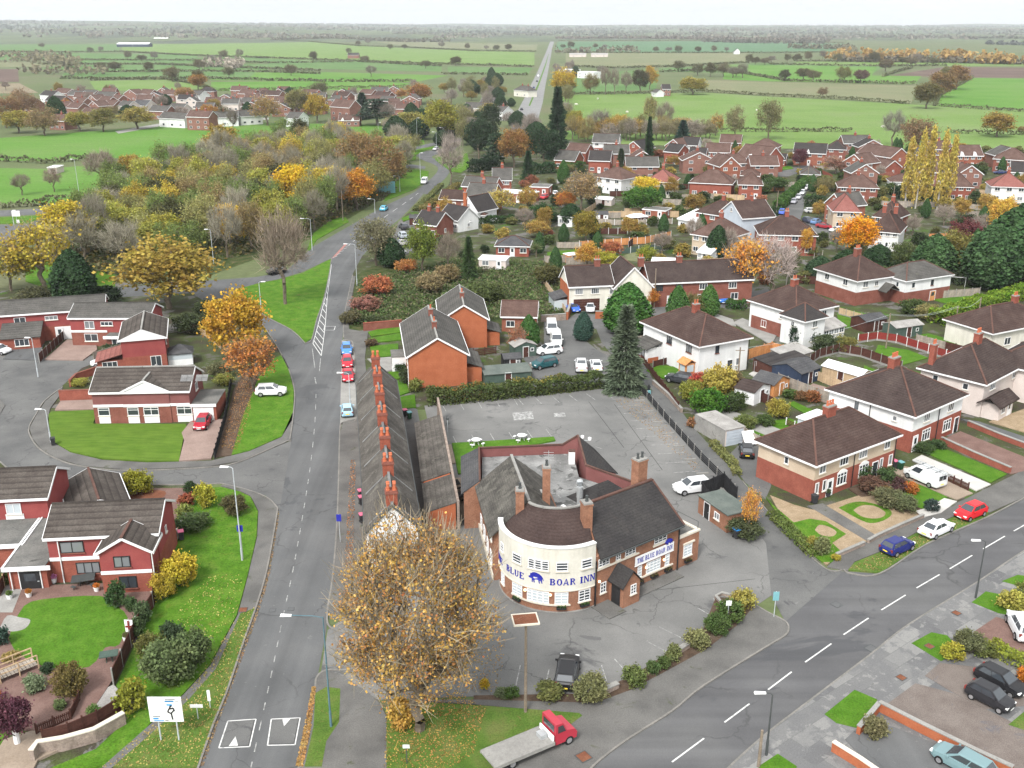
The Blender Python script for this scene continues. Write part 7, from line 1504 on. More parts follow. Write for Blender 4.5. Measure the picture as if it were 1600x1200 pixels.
cover('bramble_scrub',[(552,512),(560,440),(640,425),(720,405),(850,412),(878,445),(890,490),(800,495),(690,512),(620,508)],17000,1.2,.36,[(.06,.085,.028),(.085,.1,.042),(.095,.085,.05),(.05,.08,.022)],'tangled bramble scrub on the empty plot')
cover('undergrowth',[(110,405),(180,330),(330,280),(560,240),(645,268),(560,328),(430,388),(240,432),(140,430)],14000,1.8,.8,[(.055,.06,.02),(.08,.07,.035),(.1,.075,.03)],'undergrowth between the trees of the roadside wood')
cover('undergrowth',[(500,352),(545,335),(600,312),(620,296),(600,296),(560,318),(510,340)],1500,1.5,.5,[(.06,.07,.025),(.07,.06,.035)],'rough brambles between the wood and the road')
S=shrub
for u,v,w_,h_,c_,lb in [
    (282,915,62,62,(.33,.25,.03),'bright yellow shrub on the left verge beside the fence, upper one'),(258,935,44,52,(.28,.21,.03),'yellow shrub tight against the house fence'),(268,1062,96,78,(.085,.11,.045),'large dark green shrub mass beside the left footpath'),(302,1040,62,70,(.075,.1,.04),'green shrub at the path bend on the left verge'),(240,1030,52,50,(.1,.1,.03),'olive shrub against the left garden fence'),(270,1010,40,46,(.04,.06,.03),'blue-green shrub on the left verge'),(206,1112,50,58,(.17,.17,.025),'yellow-green shrub beside the white road sign'),
    (322,792,36,46,(.24,.22,.03),'yellow-green upright shrub by the side-street corner'),(368,804,44,40,(.075,.065,.03),'dark brown-green dome shrub by the corner lamp post'),(298,775,22,26,(.03,.05,.02),'dark shrub left of the yellow-green one'),(293,790,28,22,(.2,.06,.035),'red-leaved low shrub by the drive'),(290,812,28,30,(.17,.19,.05),'pale lime shrub beside the drive'),(305,825,60,26,(.06,.085,.03),'spreading green shrub on the corner bank'),(280,835,30,26,(.04,.06,.02),'dark shrub by the white post fence'),
    (112,1088,58,66,(.11,.085,.03),'rounded brown-olive bush beside the left lawn'),(55,1080,36,30,(.13,.16,.09),'pale grey-green bush by the garden steps'),(183,950,32,50,(.04,.07,.025),'dark green bush by the patio corner'),(205,955,24,28,(.05,.08,.03),'small leafy bush beside the patio bush'),(225,975,30,44,(.055,.08,.035),'bush along the garden fence, upper one'),(215,995,26,34,(.05,.075,.03),'bush along the garden fence, lower one'),(5,1010,28,36,(.03,.055,.04),'dark palm-like bush at the left edge'),(18,1032,30,14,(.2,.15,.05),'low straw-coloured clump by the lawn'),(75,1052,22,18,(.03,.05,.025),'dark low shrub at the lawn edge'),(95,1110,22,18,(.1,.13,.05),'small variegated shrub on the garden slope'),(150,1120,26,20,(.08,.13,.035),'small lime shrub beside the stone wall'),(172,895,24,38,(.06,.085,.03),'climbing shrub on the house wall'),(10,915,24,26,(.07,.1,.025),'leafy pot shrub at the left patio'),(-4,1100,20,30,(.3,.09,.03),'orange bush at the left edge'),
    (857,1090,46,26,(.1,.105,.035),'shrub in the pub bed behind the dark car, left one'),(922,1096,62,52,(.125,.125,.055),'largest pale-leaved shrub in the pub bed'),(800,1092,26,20,(.05,.08,.02),'small green shrub near the sign post foot'),(757,1076,18,18,(.3,.2,.02),'small yellow ball shrub near the amber tree'),(783,1090,22,16,(.1,.12,.06),'grey-green shrub right of the yellow ball'),(992,1072,42,34,(.09,.11,.035),'shrub at the middle of the pub bed'),(1020,1052,24,22,(.06,.09,.03),'small shrub in the pub bed right of the middle'),(1036,1044,22,22,(.06,.085,.025),'smaller shrub further along the pub bed'),(1052,1032,28,28,(.12,.13,.05),'pale shrub further along the pub bed'),(1088,1012,42,34,(.14,.14,.06),'two-tone dome shrub in the pub bed'),(1120,990,46,38,(.055,.085,.025),'green shrub in the raised corner bed'),(1140,972,44,38,(.06,.09,.025),'leafy shrub in the corner bed by the post'),(1160,955,42,40,(.22,.19,.05),'yellow variegated shrub at the tip of the corner bed'),
    (1165,838,62,34,(.055,.065,.03),'spreading dark shrub beside the brick store'),(1345,752,34,34,(.04,.07,.025),'green climber by the rendered semi door'),(1362,770,48,30,(.1,.055,.04),'reddish shrub in the front bed, left one'),(1388,790,56,32,(.1,.1,.05),'grey-green shrub in the front bed'),(1412,798,48,30,(.085,.095,.045),'grey-green shrub at the front bed end'),(1405,768,28,26,(.07,.035,.035),'dark red ball shrub in the front garden'),(1422,772,24,24,(.3,.1,.03),'orange ball shrub in the front garden'),(1383,752,30,26,(.05,.08,.03),'green shrub before the rendered semi'),(1455,800,24,22,(.03,.045,.04),'small blue-green shrub by the white stones'),(1380,772,20,16,(.2,.13,.03),'small golden shrub in the front bed'),
    (1283,866,30,34,(.13,.14,.06),'pale shrub at the lane corner lawn'),(1268,858,18,24,(.2,.17,.04),'yellowish shrub at the lane corner lawn'),(1306,876,16,10,(.25,.2,.03),'little yellow flowers at the garden corner'),(1443,706,40,18,(.045,.07,.025),'low green shrub under the white-topped semi window, left'),(1462,700,30,16,(.04,.065,.025),'low green shrub under the white-topped semi window, right'),(1548,645,30,30,(.04,.06,.03),'dark shrub at the tiled porch'),
    (1580,955,44,40,(.24,.22,.05),'lime-yellow shrub by the right-hand drive'),(1600,945,44,44,(.12,.13,.035),'green shrub behind the lime-yellow one'),(1487,1032,36,30,(.22,.2,.03),'yellow shrub beside the small square lawn'),(1510,1022,50,44,(.09,.095,.045),'grey-olive shrub behind the small square lawn'),(1365,1150,44,36,(.12,.11,.055),'straggly shrub behind the brick wall end'),(1535,1025,40,26,(.09,.1,.03),'dull shrub left of the parked black cars'),(1598,1070,22,34,(.36,.12,.02),'orange shrub at the right edge'),
    (1105,650,62,58,(.05,.115,.015),'big bright green rounded bush beside the lane'),(1080,628,42,48,(.16,.16,.03),'yellow-green bush left of the bright green one'),(1122,618,60,62,(.27,.21,.05),'pale yellow bush behind the bright green one'),(1093,608,34,36,(.3,.06,.04),'red bush beside the porch'),(1150,640,36,40,(.045,.065,.02),'dark green bush right of the bright green one'),(1138,645,26,34,(.04,.06,.02),'dark bush between two garden bushes'),(1215,652,40,38,(.23,.19,.04),'round yellow bush on the back lawn'),(1165,668,40,26,(.1,.12,.035),'yellowish bush behind the pale garage'),(1145,605,34,34,(.13,.1,.055),'brown bush behind the pale yellow bush'),(1235,622,26,18,(.06,.09,.025),'green border shrub by the timber shed'),(1250,625,24,18,(.14,.08,.04),'brown border shrub by the grey garden fence'),(1268,628,26,24,(.2,.08,.035),'rusty border shrub by the grey garden fence'),(1195,665,34,22,(.055,.08,.025),'green shrub under the yellow bush'),(1085,668,24,22,(.2,.1,.05),'reddish creeper along the lane wall'),
    (1243,540,22,46,(.018,.036,.018),'twin dark conifer beside the white house, left'),(1258,540,24,48,(.02,.04,.018),'twin dark conifer beside the white house, right'),(1290,548,50,34,(.05,.065,.03),'broad shrub behind the sheds'),(1320,548,44,30,(.13,.12,.035),'yellowish shrub by the red-fenced garden'),(1425,490,50,30,(.055,.075,.025),'shrub beside the bright long hedge'),(1450,500,44,34,(.17,.15,.06),'pale straw shrub by the grey fence'),(1545,492,20,16,(.17,.17,.04),'yellow ball shrub in the far right garden'),(1560,497,22,16,(.2,.13,.04),'golden shrub in the far right garden'),(1533,490,18,20,(.06,.07,.04),'grey shrub in the far right garden'),
    (590,590,16,18,(.03,.06,.015),'clipped round bush by the terrace end'),(626,582,20,20,(.03,.05,.02),'dark bush at the semi porch'),(635,600,22,30,(.05,.065,.03),'bush on the semi garden wall'),(650,612,24,26,(.12,.13,.035),'spiky yellow-green plant by the gable'),(580,540,24,14,(.09,.06,.035),'brown low shrub by the parking bay'),(548,505,40,26,(.08,.07,.035),'hedge bush at the end of the brick wall'),(590,462,56,40,(.27,.085,.045),'flame-red shrub on the scrub edge'),(572,485,54,30,(.19,.09,.07),'pinkish shrub on the scrub edge below the flame-red one'),(635,425,40,28,(.28,.12,.045),'orange shrub by the parked cars'),(672,458,50,42,(.17,.13,.07),'sandy shrub in the scrub'),(700,440,44,36,(.16,.12,.06),'russet shrub in the scrub'),(760,470,70,40,(.06,.075,.025),'dark scrub bush left of the cottage'),(855,445,50,42,(.07,.065,.025),'dark brown dome bush by the cottage end'),
    (216,772,58,46,(.17,.16,.02),'rounded yellow-green tree on the red gravel island'),(345,590,40,34,(.1,.1,.05),'grey-green shrub by the solar-panel house'),(350,602,34,24,(.17,.17,.045),'yellowish shrub by the solar-panel house'),(300,520,60,40,(.04,.05,.022),'dark shrub bank behind the estate garages'),(330,500,50,46,(.035,.045,.02),'dark ivy bush beside the glowing orange tree'),(240,512,34,22,(.04,.06,.025),'dark shrub behind the white-gabled estate house'),(230,508,22,16,(.3,.25,.03),'yellow conifer behind the pink estate house'),(178,548,36,16,(.035,.055,.025),'dark shrub under the flat canopy'),(125,602,34,14,(.2,.19,.04),'yellow shrubs behind the low brick wall'),(160,475,70,36,(.018,.03,.014),'dark evergreen shrub beside the tall evergreen'),(60,478,70,40,(.06,.06,.03),'dull shrub behind the left estate roofs')]:
    S(u,v,w_,h_,c_,lb,z=.1 if v>750 else 0)
e=S(28,1164,64,78,(.09,.035,.05),'purple-leaved tree with a white-painted trunk',name='purple_tree',cat='tree',z=1.0);mb=MB();mb.tube([(0,0,-.95),(0,0,.6)],[.24,.2],9);mb.build('trunk',MT['white_paint'],e)
S(1402,640,30,46,(.1,.12,.05),'cabbage palm in the red-fenced garden',kind='palm',name='palm',cat='palm');S(1150,968,26,26,(.14,.17,.05),'spiky palm in the pub corner bed',kind='palm',name='palm',cat='palm');S(838,402,26,30,(.1,.12,.05),'palm by the slate bungalow',kind='palm',name='palm',cat='palm');S(1190,512,16,16,(.08,.12,.05),'small palm by the concrete drive',kind='palm',name='palm',cat='palm')
T(1168,838,765,34,'thin',(.4,.19,.04),'small orange tree beside the brick store',twigc=(.3,.2,.17))
hedge([(668,632),(740,626),(830,617),(940,604)],2.2,2.1,(.055,.07,.022),'long mixed hedge along the top of the car park',dens=330,size=.24)
hedge([(690,628),(760,622)],1.6,2.3,(.2,.11,.03),'orange-berried stretch of the car park hedge',dens=60,size=.22);hedge([(800,618),(880,610)],1.6,2.3,(.14,.12,.03),'olive stretch of the car park hedge',dens=60,size=.22)
hedge([(1460,508),(1520,488),(1580,470),(1660,448)],3.2,2.4,(.11,.165,.018),'long bright lime hedge across the right-hand gardens',dens=330,size=.3)
hedge([(1006,524),(1054,508)],2.4,2.0,(.04,.095,.014),'bright green clipped hedge beside the spruce',dens=300,size=.22)
hedge([(1213,332),(1228,318),(1262,287)],2.6,2.6,(.045,.085,.02),'clipped hedge along the estate street',dens=240,size=.35);hedge([(1256,322),(1288,322)],3,3,(.03,.05,.02),'dark block hedge by the estate street cars',dens=240,size=.35);hedge([(1194,338),(1212,337)],2.5,2.6,(.03,.055,.02),'square hedge at the estate street corner',dens=240,size=.35)
hedge([(832,272),(868,270)],3,3.6,(.024,.05,.018),'tall dark hedge beside the estate entrance',dens=240,size=.4);hedge([(888,267),(912,264)],2.4,2.6,(.045,.085,.02),'green hedge under the skylight bungalow',dens=240,size=.35);hedge([(735,350),(770,349),(822,346)],2,1.8,(.03,.055,.018),'dark hedge across the cottage gardens',dens=220,size=.3);hedge([(735,270),(782,262)],4,4,(.014,.026,.012),'black-green hedge behind the grey roofs',dens=240,size=.4)
hedge([(1135,480),(1165,484)],2.2,1.6,(.04,.08,.02),'rounded green hedge by the concrete drive',dens=260,size=.25);hedge([(1486,276),(1525,272)],4,3.4,(.026,.045,.018),'dark hedge right of the poplars',dens=200,size=.4);hedge([(1395,310),(1480,312)],4,3.5,(.02,.035,.018),'dark laurel hedge at the foot of the poplars',dens=160,size=.45)
hedge([(660,332),(690,312),(716,292)],2,1.6,(.13,.11,.04),'yellowing hedge along the bypass pavement',dens=160,size=.3);hedge([(1545,1015),(1610,1052)],1.6,1.1,(.16,.17,.025),'yellow-green hedge behind the black cars',dens=340,size=.16);hedge([(1395,430),(1470,440),(1560,452)],4,3.2,(.035,.05,.022),'dark garden hedge under the right evergreens',dens=160,size=.4);hedge([(560,505),(600,512)],1.6,1.6,(.05,.06,.025),'ragged hedge behind the brick garden wall',dens=200,size=.25);hedge([(1205,805),(1240,840),(1275,872)],1.4,.7,(.09,.11,.03),'low leafy edging along the lane',dens=240,size=.16);hedge([(1112,696),(1145,728),(1152,745)],1.0,.8,(.14,.14,.05),'straw-green weeds along the lane wall',dens=200,size=.16)
hedge([(648,330),(668,312),(690,290)],1.4,.9,(.11,.12,.045),'rough grass and shrubs by the bypass kerb',dens=160,size=.3)
rh=random.Random(12);placed=0
for _ in range(900):
    if placed<34:u,v,kd=rh.uniform(0,640),rh.uniform(150,182),1
    elif placed<48:u,v,kd=rh.uniform(900,1600),rh.uniform(236,300),0
    else:break
    q=P(u,v)
    if any((q.x+4-a)**2+(q.y+4-b)**2<(r+5.5)**2 for a,b,r in OBST) or any(inside(q,h) for h in HARD):continue
    w_=rh.uniform(8,13)/PXM(u,v);placed+=1
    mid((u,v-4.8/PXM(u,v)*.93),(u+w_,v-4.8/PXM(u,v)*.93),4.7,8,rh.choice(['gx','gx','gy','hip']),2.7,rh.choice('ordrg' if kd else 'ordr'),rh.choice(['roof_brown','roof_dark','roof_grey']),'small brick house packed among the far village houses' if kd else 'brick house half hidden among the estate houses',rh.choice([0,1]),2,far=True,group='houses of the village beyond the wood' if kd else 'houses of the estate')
rgn=random.Random(3)
est=W([(640,400),(700,330),(740,300),(860,275),(900,240),(1100,232),(1640,236),(1640,420),(1460,440),(1280,470),(1200,470),(1130,420),(880,425),(720,410)])
ex=[p.x for p in est];ey=[p.y for p in est];gs=[]
GK=[('shrub',(.05,.07,.022),'green garden shrub among the estate houses'),('shrub',(.1,.1,.035),'olive garden shrub among the estate houses'),('shrub',(.2,.15,.04),'yellowing garden shrub among the estate houses'),('shrub',(.03,.045,.018),'dark garden shrub among the estate houses'),('round',(.22,.14,.04),'amber garden tree among the estate houses'),('cypress',(.025,.05,.016),'small garden conifer among the estate houses'),('bare',(.2,.165,.14),'small bare garden tree among the estate houses'),('shrub',(.2,.08,.05),'reddish garden shrub among the estate houses')]
tries=0
while len(gs)<330 and tries<20000:
    tries+=1;q=Vector((rgn.uniform(min(ex),max(ex)),rgn.uniform(min(ey),max(ey)),0))
    if not inside(q,est) or any((q.x-a)**2+(q.y-b)**2<(r*.9)**2 for a,b,r in OBST) or any(inside(q,h) for h in HARD) or any((q-s_).length<3.3 for s_ in gs):continue
    gs.append(q);kd,c_,lb=rgn.choices(GK,[5,4,3,4,1.6,1.6,1.2,1.4])[0];f=rgn.uniform(.8,1.25);c_=tuple(x*f for x in c_)
    if kd=='shrub':
        SHC[0]+=1;res=tree_kind('shrub',SHC[0] % 5);sc=rgn.uniform(.9,2.0)
        e=empty('shrub',(q.x,q.y,0),rgn.uniform(0,6),lb,'shrub','garden plants among the estate houses');inst('foliage',res[1],e,scale=(sc,sc,sc*rgn.uniform(.7,1)),color=c_);inst('stem',res[0],e,scale=sc)
    else:tree_at(q,rgn.uniform(4,7),rgn.uniform(2,3.2) if kd != 'cypress' else 1.3,kd,c_,lb,'garden plants among the estate houses')
fk=0
for _ in range(3000):
    if fk>=46:break
    q=Vector((rgn.uniform(min(ex),max(ex)),rgn.uniform(min(ey),max(ey)),0));a_=rgn.choice([.1,.15,-.35,1.6,1.25]);q2=q+Vector((math.cos(a_),math.sin(a_),0))*rgn.uniform(7,15)
    if all(inside(p_,est) and not any((p_.x-a)**2+(p_.y-b)**2<(r*.9)**2 for a,b,r in OBST) and not any(inside(p_,h) for h in HARD) for p_ in (q,(q+q2)/2,q2)):
        fk+=1;m_=rgn.choice(['wood_grey','wood_grey','wood_tan','wood_brown','wood_orange']);fence([q,q2],1.7,m_,'concrete',{'wood_grey':'grey','wood_tan':'tan','wood_brown':'dark brown','wood_orange':'orange'}[m_]+' panel fence between the estate gardens','fences of the estate gardens',pw=2.4)
for k in range(34):
    u=888+k*7.6+rgn.uniform(-3,3);kd=rgn.choice(['olive','bare','thin','olive'])
    if u<1110:tree_at(P(u,rgn.uniform(212,222)),rgn.uniform(6,11),rgn.uniform(3.5,5),kd,rgn.choice([(.19,.15,.06),(.15,.13,.07),(.2,.17,.14),(.26,.17,.05)]),{'olive':'olive thicket tree behind the estate houses','bare':'bare thicket tree behind the estate houses','thin':'thin golden thicket tree behind the estate houses'}[kd],'thicket behind the estate')
for k in range(60):
    u=rgn.uniform(0,800);v=rgn.uniform(140,190);q=P(u,v)
    if any((q.x-a)**2+(q.y-b)**2<(r+2)**2 for a,b,r in OBST):continue
    kd,c_,lb=rgn.choice([('round',(.18,.13,.04),'ochre tree among the far village houses'),('olive',(.14,.12,.06),'olive tree among the far village houses'),('yew',DKG,'dark evergreen among the far village houses'),('bare',(.19,.15,.13),'bare tree among the far village houses'),('round',(.24,.12,.04),'russet tree among the far village houses')])
    tree_at(q,rgn.uniform(5,10),rgn.uniform(3,5),kd,c_,lb,'trees of the far village')
for k in range(85):
    u,v=rgn.choice([(rgn.uniform(600,860),rgn.uniform(195,240)),(rgn.uniform(690,785),rgn.uniform(125,200)),(rgn.uniform(868,900),rgn.uniform(110,200))])
    q=P(u,v)
    if any((q.x-a)**2+(q.y-b)**2<(r+2)**2 for a,b,r in OBST) or any(inside(q,h) for h in HARD):continue
    kd,c_,lb=rgn.choice([('bare',(.19,.16,.14),'bare tree beside the bypass and the straight road'),('olive',(.14,.13,.06),'olive tree beside the bypass and the straight road'),('yew',(.018,.032,.014),'evergreen beside the bypass and the straight road')])
    tree_at(q,rgn.uniform(7,13),rgn.uniform(3.5,5.5),kd,c_,lb,'trees beside the bypass')
HR=[[(0,252),(75,256),(140,249),(170,246)],[(0,326),(60,322),(118,312)],[(0,81),(90,82),(190,81),(300,87),(420,91),(640,99),(835,105)],[(90,94),(310,95),(420,99),(560,97),(690,104)],[(60,101),(240,101),(420,108),(500,111)],[(100,113),(310,112),(420,113),(500,116)],[(95,123),(230,125),(310,123),(420,126),(520,128),(650,128)],[(140,126),(250,123),(300,131),(330,141)],[(400,63),(480,65),(560,72),(650,75),(740,80),(838,81)],[(330,142),(420,141),(560,138),(640,137)],[(885,83),(1000,83),(1170,83),(1320,82)],[(885,104),(960,107),(1060,104),(1170,98)],[(888,148),(1000,147),(1105,144)],[(1030,113),(1130,110),(1230,127),(1430,132)],[(1105,144),(1200,150),(1330,156),(1420,163)],[(1465,166),(1530,171),(1640,177)],[(1200,101),(1320,103),(1390,104),(1480,103)],[(1380,120),(1400,113),(1425,107)],[(1240,96),(1400,97),(1500,98),(1640,99)],[(960,201),(1100,206),(1230,206),(1330,206)],[(1480,208),(1560,210),(1640,212)],[(-20,62),(90,62),(190,61)],[(700,61),(780,60),(848,60)],[(872,64),(1060,64),(1320,67)],[(200,66),(280,65),(400,62)],[(690,116),(760,117),(825,118)],[(1460,166),(1468,150),(1520,122)]]
for k,q in enumerate(HR):
    d_=P(*q[0]).y;hedge(q,1.8,1.7,(.085,.09,.045),'clipped brown-green field hedgerow in the farmland','field hedgerows',dens=12 if d_<900 else 5,size=.7 if d_<900 else 1.4,name='hedgerow',bumpy=.5)
FT=[(57,58),(66,75),(158,82),(141,82),(222,96),(200,93),(242,96),(158,110),(180,112),(350,92),(375,93),(358,122),(233,113),(312,110),(330,98),(545,85),(490,96),(570,97),(580,120),(665,107),(712,103),(455,118),(690,76),(610,78),(632,77),(730,78),(760,79),(775,80),(795,80),(560,72),(575,70),(880,76),(892,76),(930,76),(945,77),(980,80),(986,80),(1025,82),(1045,82),(1060,83),(1090,83),(1115,82),(1135,82),(1170,100),(1180,101),(1195,101),(1205,99),(1230,97),(1245,97),(1262,96),(1285,94),(1308,98),(1410,100),(1425,103),(1430,102),(1458,103),(1365,98),(1150,120),(1160,122),(1090,118),(1110,120),(1130,120),(1145,122),(1060,112),(1255,125),(1270,127),(940,120),(500,150),(310,128),(270,128)]
for k,(u,v) in enumerate(FT):
    kd=['round','olive','bare','olive'][k % 4];tree_at(P(u,v),rgn.uniform(9,15),rgn.uniform(6,9),kd,[(.075,.065,.03),(.1,.08,.045),(.14,.12,.1),(.085,.08,.04)][k % 4],['dark round tree in the far hedgerows','brownish tree in the far hedgerows','bare grey tree in the far hedgerows','olive tree in the far hedgerows'][k % 4],'trees of the far hedgerows')
def wood_mass(name,pts,n,h,size,col,label,depth=90):
    pts=W(pts);c=[]
    for a,b in zip(pts,pts[1:]):
        L_=(b-a).length;m=max(2,int(L_/11))
        for i in range(m):
            for j in range(3):
                p=a+(b-a)*((i+rb.uniform())/m)+Vector((0,rb.uniform(0,depth),0));hh=h*rb.uniform(.6,1.15);k=int(n)
                g_=rb.normal(size=(k,3));g_ /= np.linalg.norm(g_,axis=1)[:,None];g_ *= rb.uniform(.5,1,(k,1));c.append(np.stack([p.x+g_[:,0]*hh*.55,p.y+g_[:,1]*hh*.55,hh*.5+g_[:,2]*hh*.5],1))
    c=np.concatenate(c);o=inst(name,quads_mesh(name,leaf_quads(c,size,rb,.4),MT['leaf']),None,color=col);o['kind']='stuff';o['label']=label
wood_mass('far_wood',[(1310,96),(1400,97),(1480,98),(1560,101),(1680,104)],26,17,4.2,(.24,.15,.055),'golden far plantation on the right',60)
wood_mass('far_wood',[(1320,97),(1420,98),(1500,99),(1640,102)],16,10,3.6,(.1,.085,.06),'brown undergrowth along the golden plantation',20)
for k,(q,c_) in enumerate([([(-40,57),(120,55),(190,54)],(.07,.07,.05)),([(180,55),(300,56),(420,57),(560,59)],(.07,.065,.045)),([(420,64),(520,62),(640,66),(700,66)],(.065,.06,.042)),([(560,58),(700,56),(850,55)],(.07,.065,.05)),([(870,62),(1000,61),(1130,63),(1300,66)],(.075,.062,.05)),([(1100,66),(1200,68),(1300,69)],(.06,.058,.045)),([(1200,62),(1330,60),(1460,60),(1640,62)],(.065,.065,.05)),([(1240,76),(1330,78),(1340,92)],(.08,.075,.05)),([(-40,90),(40,90),(90,92)],(.09,.075,.05)),([(0,98),(60,100),(110,106)],(.09,.08,.05)),([(20,116),(90,118),(140,120)],(.08,.07,.045)),([(190,60),(300,60),(400,63)],(.08,.075,.055)),([(1550,70),(1640,72)],(.05,.055,.05)),([(300,108),(360,104),(350,112)],(.14,.12,.1)),([(870,84),(1000,82)],(.08,.07,.05))]):
    wood_mass('far_wood',q,9,11,5 if P(*q[0]).y>2200 else 3.5,tuple(x*1.5 for x in c_),'distant dark woodland along the skyline fields',60)  # leaf colours lightened: part of the distance haze is painted in
for k in range(2,9):
    d_=2500*1.21**k;c=[];mx=int(120+150*k)
    for _ in range(mx):
        x=rb.uniform(-d_*.57,d_*.57)
        if math.sin(x*.0035*3000/d_+k*2.1)+.7*math.sin(x*.011*3000/d_+k*1.3)<(-.1 if k<3 else-.7):continue
        y_=d_+rb.uniform(-.07,.07)*d_;t_=max(0,(y_-2600)/9800)**.87
        hz_=max(0,24*t_-4+max(0,(-x/y_-.02)*110)*min(1,t_*1.6));hh=rb.uniform(8,17);g_=rb.normal(size=(9,3));g_ /= np.linalg.norm(g_,axis=1)[:,None]
        c.append(np.stack([x+g_[:,0]*hh*1.1,y_+g_[:,1]*hh,hz_+hh*.35+g_[:,2]*hh*.45],1))
    o=inst('far_wood',quads_mesh('far_wood',leaf_quads(np.concatenate(c),7+k*.8,rb,.3),MT['leaf']),None,color=[(.12,.12,.095),(.11,.12,.1),(.13,.118,.095)][k % 3]);o['kind']='stuff';o['label']='belt of distant woods towards the skyline'  # pale leaf colours carry some painted haze besides the air volume
# ================================================================== VEHICLES
WHT,BLK,SIL,DBL,RDC,LBL=(.62,.63,.64),(.012,.012,.014),(.32,.33,.35),(.012,.018,.12),(.42,.015,.02),(.2,.38,.5)
PARK='parked cars'
for a in [
    (886,1060,893,1020,'suv',BLK,'black car parked on the pub forecourt',.03),(1081,768,1045,773,'suv',WHT,'white car with a black roof line behind the pub, by the fence',.03),
    (1401,862,1440,845,'hatch',DBL,'dark blue hatchback parked on the grass verge',.13),(1462,834,1500,816,'saloon',WHT,'white saloon parked on the grass verge',.13),(1515,808,1480,822,'hatch',(.5,.012,.018),'red hatchback parked at the end of the verge',.13),
    (1166,710,1162,680,'hatch',BLK,'black hatchback with a yellow plate beside the pale garage',.06),(1062,598,1030,592,'suv',(.03,.033,.038),'dark car before the white house porch',.06),
    (317,668,303,690,'hatch',(.3,.012,.025),'red car on the paved drive of the left estate',.16),(424,618,455,617,'suv',WHT,'white car parked on the grass by the slip road',.13),(543,647,541,620,'small',(.3,.5,.62),'pale blue small car in the concrete bay',.04),
    (542,551,543,575,'hatch',(.06,.2,.5),'blue car first in the parking bay',.04),(543,571,544,595,'hatch',(.42,.015,.03),'red car second in the parking bay',.04),(544,592,545,620,'saloon',(.42,.015,.03),'red car third in the parking bay',.04),
    (163,571,130,575,'hatch',WHT,'white car half under the pink lean-to',.06),(0,552,30,556,'hatch',WHT,'white car at the left edge on the estate drive',.06),(107,768,109,740,'hatch',BLK,'black car behind the left estate house',.16),
    (862,519,866,545,'van',WHT,'white van parked in the yard',.05),(869,537,873,560,'van',(.58,.59,.58),'white camper parked in front of the van',.05),(857,553,830,556,'suv',WHT,'white car in the yard below the camper',.05),(850,574,820,580,'suv',(.015,.07,.08),'dark teal car in the yard',.05),(908,577,906,560,'pickup',(.5,.51,.52),'silver pickup in the yard',.05),(931,576,926,560,'saloon',WHT,'white saloon beside the pickup',.05),
    (895,486,905,492,'hatch',(.04,.12,.5),'blue car outside the cream garage',.05),(922,486,923,498,'hatch',(.5,.51,.53),'silver car outside the cream garage',.05),(1129,472,1133,486,'suv',(.02,.12,.42),'bright blue car by the brick cottages',.05),
    (1595,990,1580,960,'suv',WHT,'white car at the right edge on the paved drive',.16),(1562,1075,1600,1095,'hatch',(.014,.014,.016),'black hatchback on the gravel drive, farther one',.16),(1545,1100,1580,1118,'small',(.02,.02,.023),'black convertible with a soft top on the gravel drive',.16),(1503,1203,1470,1185,'estate',(.14,.22,.235),'pale blue-green car at the bottom right edge',.17)]:
    car(*a[:7],None if a[7] is None else PARK,z=a[7])
for a in [(432,428,410,432,'suv',(.02,.022,.025),'black car driving on the bypass'),(600,329,620,314,'hatch',(.1,.4,.55),'light blue car on the main road'),(663,287,652,297,'van',WHT,'white van on the bypass bend'),(681,235,665,240,'hatch',(.4,.4,.42),'grey car on the far bypass bend'),
          (631,358,624,352,'suv',(.05,.05,.055),'dark car in the roadside car park, topmost'),(629,372,622,366,'suv',(.3,.33,.36),'grey-blue car in the roadside car park'),(627,384,612,386,'saloon',(.36,.35,.33),'silver saloon in the roadside car park'),(621,397,606,398,'hatch',WHT,'white car in the roadside car park'),
          (1221,335,1216,345,'hatch',(.05,.1,.45),'blue car driving down the estate street'),(1240,318,1234,324,'hatch',(.3,.3,.33),'first of the cars parked along the estate street'),(1247,311,1241,317,'hatch',(.42,.42,.44),'second of the cars parked along the estate street'),(1253,304,1247,310,'hatch',WHT,'third of the cars parked along the estate street'),(1258,297,1253,303,'suv',(.5,.5,.5),'fourth of the cars parked along the estate street'),(1269,333,1285,333,'estate',(.4,.4,.4),'silver car behind the block hedge'),(1262,348,1272,352,'hatch',(.03,.035,.06),'dark car in the street bay'),(1275,350,1288,346,'hatch',(.12,.2,.36),'blue-grey car in the street bay'),(1288,357,1302,359,'saloon',(.25,.02,.03),'dark red car in the street bay'),(1307,363,1290,364,'hatch',WHT,'white car in the street bay'),
          (1172,351,1190,349,'hatch',WHT,'white car outside the pale blue house'),(1186,344,1200,340,'hatch',(.3,.03,.1),'crimson car outside the pale blue house'),(1192,353,1205,347,'saloon',(.45,.02,.03),'red car outside the pale blue house'),(868,306,872,312,'hatch',WHT,'white car by the orange bush'),(850,311,838,316,'hatch',(.4,.02,.03),'red car by the orange bush'),(897,281,880,281,'hatch',(.02,.025,.03),'dark car on the estate entrance road'),(1213,261,1225,261,'hatch',(.06,.1,.2),'dark blue car by the estate garages'),(1562,272,1545,272,'saloon',(.02,.03,.09),'navy car at the right edge estate road'),
          (815,172,824,160,'hatch',(.03,.03,.04),'tiny dark car on the straight road, nearest'),(834,138,838,130,'hatch',(.04,.06,.15),'tiny blue car on the straight road'),(841,120,845,112,'van',WHT,'tiny white van on the straight road'),(839,128,843,120,'hatch',(.02,.02,.02),'tiny dark car on the straight road, farther')]:
    car(*a,'cars on the roads and estate streets',z=.07,lod=0)
